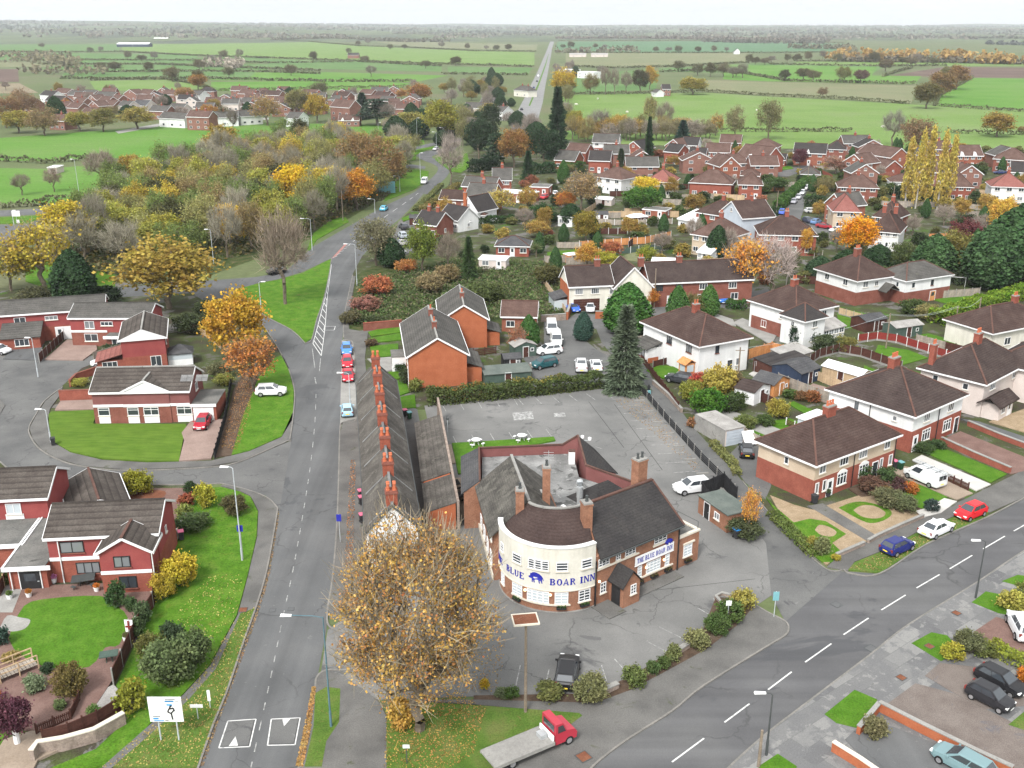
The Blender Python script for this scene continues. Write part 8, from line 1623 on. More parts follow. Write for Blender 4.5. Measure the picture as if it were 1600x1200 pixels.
p,q=P(1443,752),P(1412,738);v_=car(1443,754,1412,740,'van',WHT,'white van with a long ladder on its roof rack',None,z=.15)
mb=MB()
for y in (-.3,.3):mb.bar((-3.4,y,2.12),(1.6,y,2.12),.06,.08)
for k in range(17):mb.bar((-3.3+k*.3,-.3,2.12),(-3.3+k*.3,.3,2.12),.04,.04)
mb.build('ladder',MT['steel'],v_);mb=MB();[mb.bar((x,-.75,2.02),(x,.75,2.02),.05,.06) for x in (-1.8,-.6,.6)];mb.build('roof_rack',MT['lamp_dark'],v_);mb=MB();mb.box(-2.47,-.6,1.15,-2.44,-.05,1.7);mb.box(-2.47,.05,1.15,-2.44,.6,1.7);mb.build('rear_window',MT['glass'],v_)
p,q=P(838,1172),P(885,1152);rz=math.atan2(q.y-p.y,q.x-p.x);t_=empty('flatbed_truck',(p.x,p.y,.13),rz,'red flatbed recovery truck with a long pale deck on the grass','truck')
mb=MB();pr=[(1.1,.45),(3.0,.45),(3.05,.95),(2.85,1.25),(2.1,1.45),(1.75,2.2),(1.1,2.25)];mb.hexa([(a,-.92,b) for a,b in pr],[(a,.92,b) for a,b in pr]);inst('cab',mb.mesh('cab',MT['car_paint']),t_,color=(.36,.03,.05))
for nm,pts,off in (('windscreen',[(2.06,-.8,1.5),(2.06,.8,1.5),(1.77,.75,2.12),(1.77,-.75,2.12)],(.03,0,.012)),('side_window',[(1.3,-.93,1.45),(2.0,-.93,1.45),(1.72,-.93,2.05),(1.3,-.93,2.05)],(0,-.02,0)),('side_window',[(1.3,.93,1.45),(2.0,.93,1.45),(1.72,.93,2.05),(1.3,.93,2.05)],(0,.02,0)),('rear_window',[(1.09,-.7,1.5),(1.09,.7,1.5),(1.09,.7,2.05),(1.09,-.7,2.05)],(-.02,0,0))):
    mb=MB();mb.hexa(pts,[(a+off[0],b+off[1],c+off[2]) for a,b,c in pts]);mb.build(nm,MT['glass'],t_)
mb=MB();mb.box(-4.2,-1.05,.78,.95,1.05,.92);mb.box(-4.2,-1.08,.66,.95,-1.05,.95);mb.box(-4.2,1.05,.66,.95,1.08,.95);mb.build('flat_deck',MT['concrete'],t_);mb=MB();mb.box(.85,-.9,.92,.97,.9,1.35);mb.build('headboard',MT['metal_roof'],t_);mb=MB();mb.box(-4.0,-.4,.42,1.2,.4,.7);mb.build('chassis',MT['lamp_dark'],t_)
cm=car_meshes('pickup')
for wp in ((2.35,-.82,.38),(2.35,.82,.38),(-2.6,-.82,.38),(-2.6,.82,.38)):w_=inst('wheel',cm['tyre'],t_,wp);inst('rim',cm['rim'],w_)
mb=MB();mb.box(.2,-.35,.92,.75,.35,1.25);mb.build('winch',MT['steel'],t_)
for s_ in (-1,1):inst('headlight',cm['hl'],t_,(2.98,s_*.7,.85))
p=P(1013,616);rz=math.atan2(*(P(1000,600)-p).yx);sc_=empty('mobility_scooter',(p.x,p.y,.04),rz,'small green and white scooter in the lane','scooter')
mb=MB();mb.box(-.5,-.22,.18,.5,.22,.32);mb.box(-.45,-.22,.32,-.05,.22,.62);mb.build('body',MT['sign_green'],sc_)
mb=MB();mb.tube([(.42,0,.3),(.36,0,.9)],.03,5);mb.bar((.36,-.28,.92),(.36,.28,.92),.04,.04);mb.build('handlebar',MT['lamp_dark'],sc_)
for x in (-.4,.45):
    mb=MB();mb.tube([(x,-.08,.18),(x,.08,.18)],.18,10);mb.build('wheel',MT['tyre'],sc_)
pe=empty('person',(p.x,p.y,.04),rz,'person in dark clothes riding the small scooter','person')
me=bpy.data.meshes.new('body');jv=[(-.2,0,.68),(-.18,0,.95),(-.12,0,1.22),(-.1,0,1.36),(-.09,0,1.52),(-.16,.2,1.2),(.02,.26,.98),(.3,.24,.95),(-.16,-.2,1.2),(.02,-.26,.98),(.3,-.24,.95),(.12,.12,.68),(.2,.12,.34),(.12,-.12,.68),(.2,-.12,.34)]
me.from_pydata(jv,[(0,1),(1,2),(2,3),(3,4),(2,5),(5,6),(6,7),(2,8),(8,9),(9,10),(0,11),(11,12),(0,13),(13,14)],[]);me.materials.append(MT['wood_black'])
bo=inst('body',me,pe);sk=bo.modifiers.new('skin','SKIN');rr=[.15,.16,.16,.06,.11,.07,.05,.04,.07,.05,.04,.09,.06,.09,.06]
for i,v in enumerate(me.skin_vertices[0].data):v.radius=(rr[i],rr[i]);v.use_root=i==0
bo.modifiers.new('sub','SUBSURF').levels=1
# ================================================================== LAMPS, POLES, SIGNS
LM={}
def lamp(u,v,vt,arm,label,m='lamp_grey',h=None,z=.1,group='street lamps'):
    p=P(u,v);H=h or HT(u,v,vt);e=empty('street_lamp',(p.x,p.y,z),0,label,'street lamp',group)
    key=(round(H,1),m,arm>0)
    mb=MB();mb.tube([(0,0,0),(0,0,1.4),(0,0,1.45),(0,0,H)],[.1,.1,.075,.045],8);mb.build('pole',MT[m],e)
    mb=MB();mb.tube([(0,0,H-.05),(arm*.3,0,H+.1),(arm,0,H+.16)],.035,5);mb.build('arm',MT[m],e)
    mb=MB();s_=1 if arm>0 else-1;mb.hexa([(arm-s_*.1,-.1,H+.1),(arm+s_*.75,-.13,H+.1),(arm+s_*.75,.13,H+.1),(arm-s_*.1,.1,H+.1)][::s_],[(arm-s_*.1,-.08,H+.2),(arm+s_*.7,-.1,H+.24),(arm+s_*.7,.1,H+.24),(arm-s_*.1,.08,H+.2)][::s_]);mb.build('lamp_head',MT['white_paint'],e)
    return e
lamp(378.7,877,733,-.5,'tall grey lamp post on the left verge with a purple notice');lamp(517.5,1137,966,-2.4,'blue-grey lamp post with a long arm over the main road','lamp_blue');lamp(1524,936,848,-.6,'dark lamp post on the near pavement, farther one','lamp_dark');lamp(1197,1182,1087,-.6,'dark lamp post on the near pavement, nearer one','lamp_dark')
for u,v,t_,a_,lb in ((488,392,343,-1.6,'lamp post behind the bare triangle tree'),(558,447,383,-1.6,'lamp post at the scrub corner'),(408,482,442,.5,'lamp post at the tip of the slip road'),(320,692,640,-1.0,'n'),(80,692,642,-.6,'lamp post at the lawn corner of the cul-de-sac'),(334,412,360,-.6,'lamp post before the amber wood'),(127,395,372,.6,'lamp post by the dark evergreen'),(125,312,250,-.5,'lamp post at the far left slip road'),(252,270,233,.6,'lamp post at the far wood edge'),(586,334,312,-1.2,'lamp post by the wood where the road bends'),(625,300,276,-1.2,'lamp post beside the far direction sign'),(657,280,240,.3,'lamp post on the bypass island'),(682,232,207,-1,'lamp post on the far bypass bend, left one'),(693,228,200,-1,'lamp post on the far bypass bend, right one'),(652,225,185,.5,'tall lamp post beyond the bypass'),(720,210,190,-1,'lamp post right of the big willow'),(591,203,192,.8,'lamp post at the far field corner'),(60,590,530,-.3,'lamp post by the estate hammerhead'),(22,352,330,0.3,'lamp post at the far left junction'),(548,640,585,-.9,'lamp post between the parking bay and the terrace')):
    if lb != 'n':lamp(u,v,t_,a_,lb)
def post(u,v,vt,m,label,cat,r=.09,z=.05,name='pole',cross=False):
    p=P(u,v);H=HT(u,v,vt);e=empty(name,(p.x,p.y,z),0,label,cat);mb=MB();mb.tube([(0,0,0),(0,0,H)],[r,r*.75],7);mb.build('post',MT[m],e)
    if cross:mb=MB();mb.bar((-.7,0,H-.5),(.7,0,H-.5),.1,.1);mb.build('cross_arm',MT['pole_wood'],e)
    return e,H
poles=[post(1153,592,543,'pole_wood','wooden pole before the white house','telegraph pole',.13,name='telegraph_pole',cross=True),post(1384,545,490,'pole_wood','wooden pole by the back garden sheds','telegraph pole',.13,name='telegraph_pole'),post(1528,497,465,'pole_wood','wooden pole above the lime hedge','telegraph pole',.13,name='telegraph_pole'),post(1493,505,478,'pole_wood','short wooden pole in the lime hedge','telegraph pole',.13,name='telegraph_pole'),post(1022,482,420,'pole_wood','wooden pole before the brick cottages','telegraph pole',.13,name='telegraph_pole'),post(1185,1200,1142,'pole_wood','wooden pole at the bottom edge of the near pavement','telegraph pole',.13,name='telegraph_pole'),post(1213,333,298,'pole_wood','pale pole at the estate street corner','telegraph pole',.12,name='telegraph_pole'),post(1261,290,255,'pole_wood','dark pole at the end of the estate street','telegraph pole',.12,name='telegraph_pole'),post(1393,330,290,'pole_wood','pole left of the poplars','telegraph pole',.12,name='telegraph_pole'),post(536,345,298,'pole_wood','dark pole at the near edge of the wood','telegraph pole',.12,name='telegraph_pole')]
def wire(a,b,k,label):
    (ea,ha),(eb,hb)=a,b;pa=ea.location+Vector((0,k,ha-.2));pb=eb.location+Vector((0,k,hb-.2));n=8
    mb=MB();mb.tube([pa+(pb-pa)*i/n-Vector((0,0,.8*math.sin(math.pi*i/n))) for i in range(n+1)],.018,3,cap=False);tag(mb.build('cable',MT['lamp_grey']),label,'cable','overhead cables')
wire(poles[0],poles[1],0,'overhead cable from the white house pole to the shed pole');wire(poles[1],poles[3],-.3,'overhead cable from the shed pole to the hedge pole, front');wire(poles[1],poles[3],.3,'overhead cable from the shed pole to the hedge pole, back');wire(poles[3],poles[2],0,'overhead cable between the two hedge poles')
e,H=post(821,1114,975,'pole_wood','tall post with the pub sign board seen from above','pub sign',.13,.12,'pub_sign')
mb=MB();mb.box(-.9,-.35,0,.9,1.0,.1);mb.box(-1.0,-.45,.0,1.0,-.35,.14,1);mb.box(-1.0,1.0,.0,1.0,1.1,.14,1);mb.box(-1.0,-.35,0,-.9,1.0,.14,1);mb.box(.9,-.35,0,1.0,1.0,.14,1);b_=mb.build('sign_board',[MT['red_gravel'],MT['cream_stone']],e);b_.location=(0,0,H);b_.rotation_euler=(0,0,.15)
p,q=P(252,1158),P(280,1158);H=3.8;e=empty('direction_sign',(p.x,p.y,.12),0,'large white road direction sign with a black junction diagram','road sign');wd=(q-p).length
for x in (0,wd):mb=MB();mb.tube([(x,0,0),(x,0,3.6)],.06,6);mb.build('post',MT['lamp_grey'],e)
mb=MB();mb.box(-.55,-.12,1.75,wd+.6,-.07,3.95);mb.build('panel',MT['white_paint'],e)
mb=MB();X=lambda f:-.55+f*(wd+1.15);Z=lambda f:1.75+f*2.2
for a,b in (((.68,.1),(.66,.34)),((.66,.34),(.56,.4)),((.56,.4),(.6,.52)),((.6,.52),(.74,.56)),((.74,.56),(.76,.44)),((.66,.36),(.74,.46)),((.62,.52),(.66,.66)),((.66,.66),(.7,.64))):mb.bar((X(a[0]),-.135,Z(a[1])),(X(b[0]),-.135,Z(b[1])),.03,.1)
mb.build('junction_diagram',MT['black_paint'],e)
for x,z,w_,h_ in ((.55,.66,.16,.06),(.1,.1,.16,.06),(.12,.03,.3,.035),(.5,.8,.28,.035)):mb=MB();mb.box(X(x),-.132,Z(z),X(x+w_),-.12,Z(z+h_));mb.build('place_name_panel',MT['sign_blue'],e)
for x,z,w_ in ((.52,.9,.3),(.52,.84,.24),(.82,.8,.1),(.1,.2,.22),(.45,.04,.1)):mb=MB();mb.box(X(x),-.13,Z(z),X(x+w_),-.12,Z(z+.025));mb.build('text_line',MT['lamp_dark'],e)
def small_sign(u,v,vt,w_,h_,m,label,bm='lamp_grey',rz=0,z=.12):
    p=P(u,v);H=HT(u,v,vt);e=empty('road_sign',(p.x,p.y,z),rz,label,'sign');mb=MB();mb.tube([(0,0,0),(0,0,H)],.04,6);mb.build('post',MT[bm],e);mb=MB();mb.box(-w_/2,-.07,H-h_,w_/2,-.045,H);mb.build('panel',MT[m],e);return e
small_sign(310,1125,1102,1.0,.3,'white_paint','small white street nameplate beside the direction sign');small_sign(329,1108,1080,.25,1.0,'white_paint','narrow white marker post by the kerb');small_sign(1209,965,926,.55,.9,'sign_green','pale blue sign on a thin pole at the footway corner');small_sign(1136,975,940,.5,.5,'white_paint','small white notice on a pole in the pub bed');small_sign(532,848,805,.5,.8,'blue_paint','purple and white notice beside the terrace');small_sign(380,875,822,.6,.7,'blue_paint','purple round notice on the left verge');small_sign(27,348,330,2.2,1.5,'white_paint','white direction sign at the far left junction');small_sign(29,351,344,.8,.9,'white_paint','white keep-left sign at the far left junction');small_sign(642,226,214,1.0,1.6,'plate_yellow','yellow warning sign on the far bypass');small_sign(700,690,654,.4,.3,'lamp_dark','floodlight on a thin pole in the pub garden')
e=small_sign(605,303,284,5.2,3.6,'sign_green','green-blue direction sign beside the wood');small_sign(636,1195,1165,.5,.3,'white_paint','thin pole with a white plate on the near grass','lamp_dark')
# ================================================================== FENCES AND WALLS
fence([(995,605),(1046,665),(1095,720),(1147,772)],1.25,'wood_black','concrete','black board fence between the car park and the lane',pw=2.6,style='rails',posth=.05)
for k in range(9):
    a=P(997,611)+(P(1142,776)-P(997,611))*k/8.5
    mb=MB();mb.bar((0,0,.1),(-1.5,-.25,.1),.16,.2);tag(mb.build('bay_kerb',MT['concrete'],None,(a.x-.3,a.y,.02)),'pale concrete bay marker along the black fence','bay marker','bay markers along the car park fence')
F=fence
F([(336,718),(352,660),(362,600)],1.3,'wood_black','wood_black','dark fence down the side of the red car drive',style='close');F([(62,567),(103,528)],1.5,'wood_brown','concrete','brown panel fence between the two left estate drives');F([(147,562),(190,548)],1.2,'wood_grey','wood_grey','grey low fence before the pink estate house');F([(300,520),(320,525),(345,545)],1.6,'wood_tan','wood_tan','pale curved fence behind the estate garden',style='close')
F([(178,1072),(192,1042),(205,1012),(215,990),(240,950),(247,920)],1.6,'wood_brown','concrete','brown panel fence along the left lawn garden');F([(262,870),(292,820)],1.2,'wood_tan','white_paint','fence with white posts beside the house drive')
F([(58,1150),(112,1127)],1.0,'wood_brown','wood_brown','brown picket fence in the bottom left garden',style='picket',pw=1.2);F([(112,1127),(125,1098)],1.0,'wood_brown','wood_brown','brown picket gate stretch in the bottom left garden',style='picket',pw=1.2);F([(0,935),(30,880),(52,830)],1.5,'wood_brown','wood_tan','brown fence between the two left gardens')
F([(1215,640),(1155,612),(1120,592)],1.5,'wood_brown','concrete','brown panel fence behind the timber shed');F([(1228,665),(1310,700)],1.0,'wood_brown','white_paint','low brown fence with white posts beside the artificial lawn',style='rails',pw=1.6);F([(1215,600),(1245,612),(1345,650)],1.7,'wood_grey','concrete','grey concrete-post fence along the paved garden');F([(1200,706),(1170,690),(1150,675)],1.5,'wood_grey','concrete','grey fence beside the black hatchback')
F([(1265,570),(1280,560),(1310,552),(1345,558),(1408,580)],1.6,'wood_brown','concrete','dark brown panel fence around the mid garden',style='gravelboard');F([(1340,536),(1370,532),(1400,536),(1450,552),(1520,575)],1.5,'wood_red','white_paint','bright red fence with white posts',style='gravelboard');F([(1318,612),(1365,632)],1.4,'wood_red','concrete','short red fence beside the white-roofed shed',style='gravelboard');F([(1270,592),(1318,612)],1.5,'wood_tan','wood_tan','tan fence under the white-roofed shed')
F([(1310,492),(1345,502),(1415,520)],1.4,'wood_tan','concrete','yellow-tan panel fence along the bright lawn',style='gravelboard');F([(1430,540),(1475,552)],2.0,'wood_grey','wood_grey','weathered grey fence panels, left part',style='close');F([(1475,552),(1540,568)],2.0,'wood_brown','wood_brown','brown fence panels right of the weathered ones',style='close');F([(1455,468),(1530,462)],1.6,'wood_grey','concrete','grey fence behind the hipped extension');F([(1500,512),(1545,498)],1.3,'wood_brown','white_paint','brown fence beyond the lime hedge, left');F([(1550,492),(1620,506)],1.3,'wood_brown','white_paint','brown fence beyond the lime hedge, right')
F([(1168,562),(1205,550),(1240,560)],1.7,'wood_orange','wood_orange','orange timber fence behind the washing lines',style='close');F([(1000,562),(1030,600),(1060,640)],1.1,'wood_brown','wood_brown','dark fence along the lane garden edge',style='close');F([(1020,575),(1052,566)],1.1,'wood_brown','concrete','brown fence before the white house lawn');F([(993,540),(1045,532)],1.6,'wood_grey','concrete','grey fence between the spruce and the white house')
F([(905,388),(945,385),(1008,381),(1048,372)],1.7,'wood_orange','white_paint','long bright orange panel fence in the gardens',pw=2.2);F([(932,350),(960,352),(1010,352),(1050,350)],1.5,'wood_grey','white_paint','grey panel fence above the orange one',pw=2.4);F([(936,366),(980,366)],1.5,'wood_brown','white_paint','dark fence with white rails above the orange one',pw=2.4);F([(935,398),(985,396),(1035,390)],1.5,'shed_green','white_paint','green-tinted fence below the orange one',pw=2.4);F([(870,388),(908,388)],1.5,'wood_grey','concrete','grey fence left of the dome tree',pw=2.2);F([(945,340),(1060,340)],1.8,'wood_tan','wood_tan','long tan fence across the upper gardens',pw=2.4);F([(1035,320),(1080,322)],1.8,'wood_grey','concrete','grey fence behind the pink roofed house',pw=2.4);F([(846,440),(868,470),(884,492)],1.4,'wood_tan','concrete','pale fence along the scrub beside the cottage')
F([(720,590),(790,582),(830,580)],1.2,'wood_grey','wood_grey','grey picket fence behind the semis',style='picket');F([(722,560),(775,553)],1.3,'wood_brown','wood_brown','brown rail fence on the semis deck',style='rails');F([(1160,348),(1195,336)],1.4,'wood_grey','concrete','grey fence before the estate street cars',pw=2.2);F([(1265,262),(1300,280)],1.4,'brick_red','brick_red','red brick boundary by the estate garages',pw=2.4);F([(1390,322),(1500,325),(1540,330)],1.6,'wood_grey','concrete','grey fence at the foot of the poplars',pw=2.4);F([(1510,338),(1600,340)],1.5,'wood_grey','concrete','grey fence in the gardens right of the poplars',pw=2.4);F([(1345,274),(1395,276)],1.6,'brick_dark','brick_dark','dark wall-like fence left of the poplars',pw=2.4)
wall([(94,626),(150,624)],1.5,.25,'brick_red','red brick garden wall left of the striped lawn','brick_dark');wall([(110,605),(120,595),(158,582)],1.1,.25,'brick_red','low brick wall beside the pink lean-to','brick_dark')
wall([(52,1192),(62,1178),(100,1172),(150,1158),(196,1132)],1.1,.35,'stone_wall','curved stone garden wall at the bottom left','cream_stone');F([(70,1170),(110,1160),(155,1140),(190,1118)],1.7,'wood_brown','wood_brown','curved dark brown fence above the stone wall',pw=1.4)
wall([(1372,1112),(1430,1142),(1520,1187),(1580,1215)],.8,.3,'brick_orange','orange brick wall beside the bottom right drive','concrete',.14);wall([(1340,1150),(1372,1112)],.7,.3,'brick_orange','short brick wall at the pavement behind the shrub','concrete',.14);wall([(1300,1175),(1340,1200),(1390,1235)],.8,.3,'brick_orange','brick wall at the bottom edge of the near pavement','cream_stone',.14)
wall([(1470,692),(1520,715),(1578,740)],.8,.3,'brick_red','brick wall between the lawn and the block drive','concrete');wall([(1512,665),(1560,685),(1640,715)],.7,.3,'brick_red','brick wall beyond the block drive','concrete');F([(1478,752),(1512,768)],1.0,'wood_brown','wood_brown','short brown picket fence beside the ladder van',style='picket',pw=1.2);wall([(568,517),(628,512)],1.4,.3,'brick_dark','old dark brick wall across the semis gardens','brick_red');wall([(1020,600),(1045,622),(1065,645)],.6,.3,'stone_wall','low wall along the lane edge','concrete');wall([(886,500),(893,480)],1.5,.35,'brick_orange','brick gate wall before the cream garage','concrete');wall([(930,498),(945,498)],1.4,.35,'brick_orange','brick gate pier beside the silver car','concrete');wall([(845,503),(884,500)],1.2,.3,'stone_wall','low stone wall along the scrub side of the yard','concrete')
wall([(1442,810),(1405,826),(1370,842),(1356,850)],.35,.25,'stone_wall','low front garden wall beside the pavement','concrete',.12);wall([(1350,853),(1320,866),(1306,872)],.35,.25,'stone_wall','low front garden wall near the lane corner','concrete',.12);wall([(925,1092),(950,1082),(965,1075)],.45,.4,'stone_wall','low block edging at the pub bed, left part','concrete',.05);wall([(1060,1022),(1075,1012)],.45,.4,'stone_wall','low block edging at the pub bed, middle','concrete',.05);wall([(1160,938),(1128,930),(1118,935),(1135,955)],.25,.2,'stone_wall','kerbed edge of the pub corner bed','concrete',.03)
patch('flower_bed',[(740,1088),(930,1085),(1000,1050),(1098,985),(1118,935),(1160,935),(1180,947),(1150,980),(1105,1015),(1060,1040),(985,1080),(930,1102),(740,1098)],.1,'soil',-.2)
# ================================================================== SHEDS, STORES, GARDEN THINGS
def shed(pl,pr,ze,D,roof,rise,wm,rm,label,dr='wood_brown',cat='shed',trim=None,win=True):
    o,rz,w_=frame(pl,pr);e=empty('garden_shed' if cat=='shed' else cat.replace(' ','_'),o,rz,label,cat);mb=wall_geo(roof,w_,D,ze,rise);mb.build('wall',MT[wm],e);a,b,c=roof_geo(roof,w_,D,ze,rise,.2,.15,.08);r_=a.build('roof',MT[rm],e)
    if trim:c.build('fascia',MT[trim],r_)
    door(e,w_*.5,0,0,.9,min(1.9,ze-.15),dr,False)
    if win:window(e,w_*.8,0,.9,0,.6,.6,cols=1,sill=False)
    return e
shed((1250,605),(1280,594),2.1,5.2,'gx',.9,'navy_wood','roof_slate','navy blue garden shed with a grey roof');shed((1208,622),(1232,612),2.0,3.6,'gy',.9,'wood_orange','roof_slate','orange timber shed with a dark roof','wood_orange');shed((1210,592),(1262,575),1.9,4.2,'lean',.5,'wood_brown','roof_dark','long dark flat shed beside the washing line',win=False);shed((1283,590),(1342,608),2.0,3.2,'gx',.6,'wood_tan','metal_roof','long pale shed with a white roof',win=False)
shed((1352,520),(1384,514),2.0,3.6,'gx',.6,'wood_brown','roof_slate','dark summerhouse with a slate roof by the bright lawn');shed((1398,530),(1440,524),2.0,3.2,'gx',.5,'shed_green','asbestos','green-grey shed behind the red fence');shed((1177,634),(1202,622),2.0,3.2,'gy',.7,'white_paint','roof_brown','small white-fronted shed behind the brown bush');shed((1230,578),(1268,566),2.0,3.5,'lean',.6,'wood_grey','asbestos','grey roofed store behind the orange fence',win=False)
shed((805,560),(838,556),1.9,2.6,'gy',.7,'shed_green','asbestos','green shed behind the yard car');shed((758,600),(830,594),1.6,3.0,'lean',.3,'shed_green','green_felt','long low green shed behind the semis',win=False);shed((788,578),(815,576),1.8,2.4,'gx',.5,'wood_black','roof_slate','dark green shed beside the deck');shed((640,352),(660,352),2,3,'gx',.6,'wood_brown','roof_slate','small dark shed by the roadside car park');shed((888,412),(905,410),1.8,2.5,'flat',0,'wood_orange','metal_roof','orange pergola hut above the scrub',win=False);shed((930,346),(950,346),2,3,'gx',.6,'white_paint','roof_slate','white shed beside the half yellow tree');shed((985,352),(1012,350),2,3,'hip',.7,'wood_brown','metal_roof','pale roofed gazebo in the upper gardens');shed((930,320),(955,322),1.8,3,'gx',.6,'render_grey','metal_roof','pale green greenhouse by the brown weeping tree')
o,rz,w_=frame((1132,698),(1160,692));e=empty('prefab_garage',o,rz,'pale prefabricated concrete garage with a light blue door beside the lane','garage');w_=3.0
mb=MB();mb.box(0,0,0,w_,6.2,2.2);mb.build('wall',MT['render_grey'],e);mb=MB();mb.box(-.1,-.1,2.2,w_+.1,6.3,2.3);mb.build('roof',MT['asbestos'],e);garage_door(e,w_/2,0,0,2.6,2.05,'render_blue')
for k in range(7):mb=MB();mb.box(-.05,k*.95,0,0,k*.95+.88,2.15);mb.build('panel',MT['concrete'],e)
q0,q1,q2=W([(1135,833),(1171,824),(1114,807)]);e=empty('brick_store',q0,math.atan2(q1.y-q0.y,q1.x-q0.x),'small brick store with a green felt roof beside the orange tree','store')
mb=MB();mb.box(0,0,0,3.0,5.2,2.1);mb.build('wall',MT['brick_pub'],e);mb=MB();mb.box(-.15,-.15,2.1,3.15,5.3,2.22);mb.build('roof',MT['green_felt'],e);door(e,0,3.6,SIDE['l'],.9,1.9,'black_paint',False);window(e,0,1.8,.8,SIDE['l'],.9,.8);F([(1114,806),(1096,777),(1130,762),(1150,786)],1.9,'wood_black','wood_black','black bin enclosure fence behind the brick store',style='close')
mb=MB();mb.slab([(0,0,.3),(1.7,0,.3),(1.7,1.2,1.7),(0,1.2,1.7)],.12);p=P(1166,702);tag(mb.build('leaning_panel',MT['white_paint'],None,(p.x,p.y+.6,.05),.3),'white board leaning beside the black hatchback','board')
def bin_(u,v,lid,label,z=.12):
    p=P(u,v);e=empty('wheelie_bin',(p.x,p.y,z),.4,label,'bin','wheelie bins');mb=MB();mb.hexa([(-.22,-.25,.1),(.22,-.25,.1),(.22,.25,.1),(-.22,.25,.1)],[(-.28,-.33,1.0),(.28,-.33,1.0),(.28,.33,1.0),(-.28,.33,1.0)]);mb.build('body',MT['plastic_dark'] if lid != 'sign_green' else MT['plastic_green'],e);mb=MB();mb.box(-.3,-.36,1.0,.3,.36,1.08);mb.build('lid',MT[lid],e);mb=MB();mb.tube([(-.26,.28,.1),(.26,.28,.1)],.1,8);mb.build('wheel',MT['tyre'],e)
mat('plastic_green',[(.015,.05,.025),(.02,.06,.03)],2,6,.1,.5);mat('lid_pink',[(.5,.12,.2),(.55,.15,.23)],2,6,.1,.5)
for u,v,l_,lb in ((1397,733,'lid_pink','dark bin with a pink lid beside the rendered semi'),(1406,735,'sign_green','green bin beside the pink-lidded one'),(564,780,'lid_pink','pink-lidded bin against the terrace front, farther'),(565,790,'lid_pink','pink-lidded bin against the terrace front, middle'),(566,818,'lid_pink','red-lidded bin against the terrace front, nearer'),(633,652,'lid_pink','pink-lidded bin behind the terrace'),(640,656,'sign_green','green bin behind the terrace'),(284,845,'lid_pink','pink-lidded bin beside the left estate house'),(84,697,'plastic_dark','black bin at the lamp by the striped lawn'),(1150,842,'sign_blue','blue barrel beside the brick store'),(1272,788,'plastic_dark','dark bin at the rendered semi corner')):bin_(u,v,l_,lb)
def table(u,v,m,label,top=.75,r=.6,round_=True):
    p=P(u,v);e=empty('garden_table',(p.x,p.y,.15),.3,label,'table');mb=MB()
    if round_:mb.tube([(0,0,top),(0,0,top+.05)],r,16)
    else:mb.box(-r*1.5,-r,top,r*1.5,r,top+.06)
    mb.build('table_top',MT[m],e)
    for k in range(4):
        a=math.pi/4+k*math.pi/2;mb=MB();mb.tube([(math.cos(a)*r*.7,math.sin(a)*r*.6,0),(math.cos(a)*r*.5,math.sin(a)*r*.5,top)],.035,5);mb.build('leg',MT[m],e)
        if r>.5:mb=MB();mb.box(-.25,-.15,.4,.25,.15,.45);mb.box(-.03,-.03,0,.03,.03,.4);s_=mb.build('bench_seat',MT[m],e);s_.location=(math.cos(a)*r*1.7,math.sin(a)*r*1.7,0);s_.rotation_euler=(0,0,a-math.pi/2);
table(744,697,'white_paint','round white picnic table behind the pub, left');table(815,690,'white_paint','round white picnic table behind the pub, right');table(704,766,'wood_black','dark picnic table in the pub side yard, upper',r=.7,round_=False);table(710,785,'wood_black','dark picnic table in the pub side yard, lower',r=.7,round_=False);table(172,1036,'shed_green','green garden table on the curved patio',r=.5,round_=False);table(132,916,'lamp_dark','dark dining table on the patio of the cross-gabled house',r=.7,round_=False);table(12,900,'white_paint','white table heaped with things on the left patio',r=.5)
def pot(u,v,label,col,pm='white_paint',s_=1):
    p=P(u,v);e=empty('plant_pot',(p.x,p.y,.15),0,label,'plant pot','patio plant pots');mb=MB();mb.tube([(0,0,0),(0,0,.4*s_)],[.18*s_,.26*s_],10);mb.build('pot',MT[pm],e);inst('plant',tree_kind('shrub',1)[1],e,(0,0,.3*s_),scale=.22*s_,color=col)
for u,v,lb,c_ in ((47,913,'white pot by the patio doors',(.08,.12,.03)),(85,912,'white pot with a pink plant by the patio doors',(.4,.15,.3)),(152,926,'white pot with an orange plant at the lawn edge',(.4,.14,.03)),(46,935,'white pot with an orange plant left of the lawn',(.3,.12,.03)),(16,938,'white pot at the left patio corner',(.08,.12,.03)),(172,905,'small white pot by the climbing shrub',(.08,.12,.03)),(198,1004,'white pot below the flag',(.1,.1,.04)),(1293,777,'dark pot at the white front door',(.05,.07,.03)),(1335,600,'dark pot on the paved garden',(.03,.04,.02))):pot(u,v,lb,c_,'plastic_dark' if 'dark' in lb else 'white_paint',1.2)
p=P(213,925);e=empty('parasol',(p.x,p.y,.15),0,'folded yellow parasol on the patio','parasol');mb=MB();mb.tube([(0,0,0),(0,0,2.0)],.03,5);mb.build('pole',MT['white_paint'],e);mb=MB();mb.tube([(0,0,.5),(0,0,.8),(0,0,2.0)],[.16,.2,.03],8);mb.build('canopy',MT['plate_yellow'],e)
p=P(205,1000);e=empty('flag',(p.x,p.y,.15),0,'red and white flag hanging beside the lawn','flag');mb=MB();mb.tube([(0,0,0),(0,0,2.0)],.025,5);mb.build('pole',MT['white_paint'],e);mb=MB();mb.hexa([(-.35,-.03,.7),(.3,-.1,.7),(.35,.0,1.9),(-.4,.05,1.9)],[(-.35,-.02,.7),(.3,-.09,.7),(.35,.01,1.9),(-.4,.06,1.9)]);mb.build('cloth',MT['white_paint'],e);mb=MB();mb.box(-.08,-.12,.75,.06,-.06,1.85);mb.box(-.3,-.11,1.2,.28,-.065,1.36);mb.build('cross',MT['wood_red'],e)
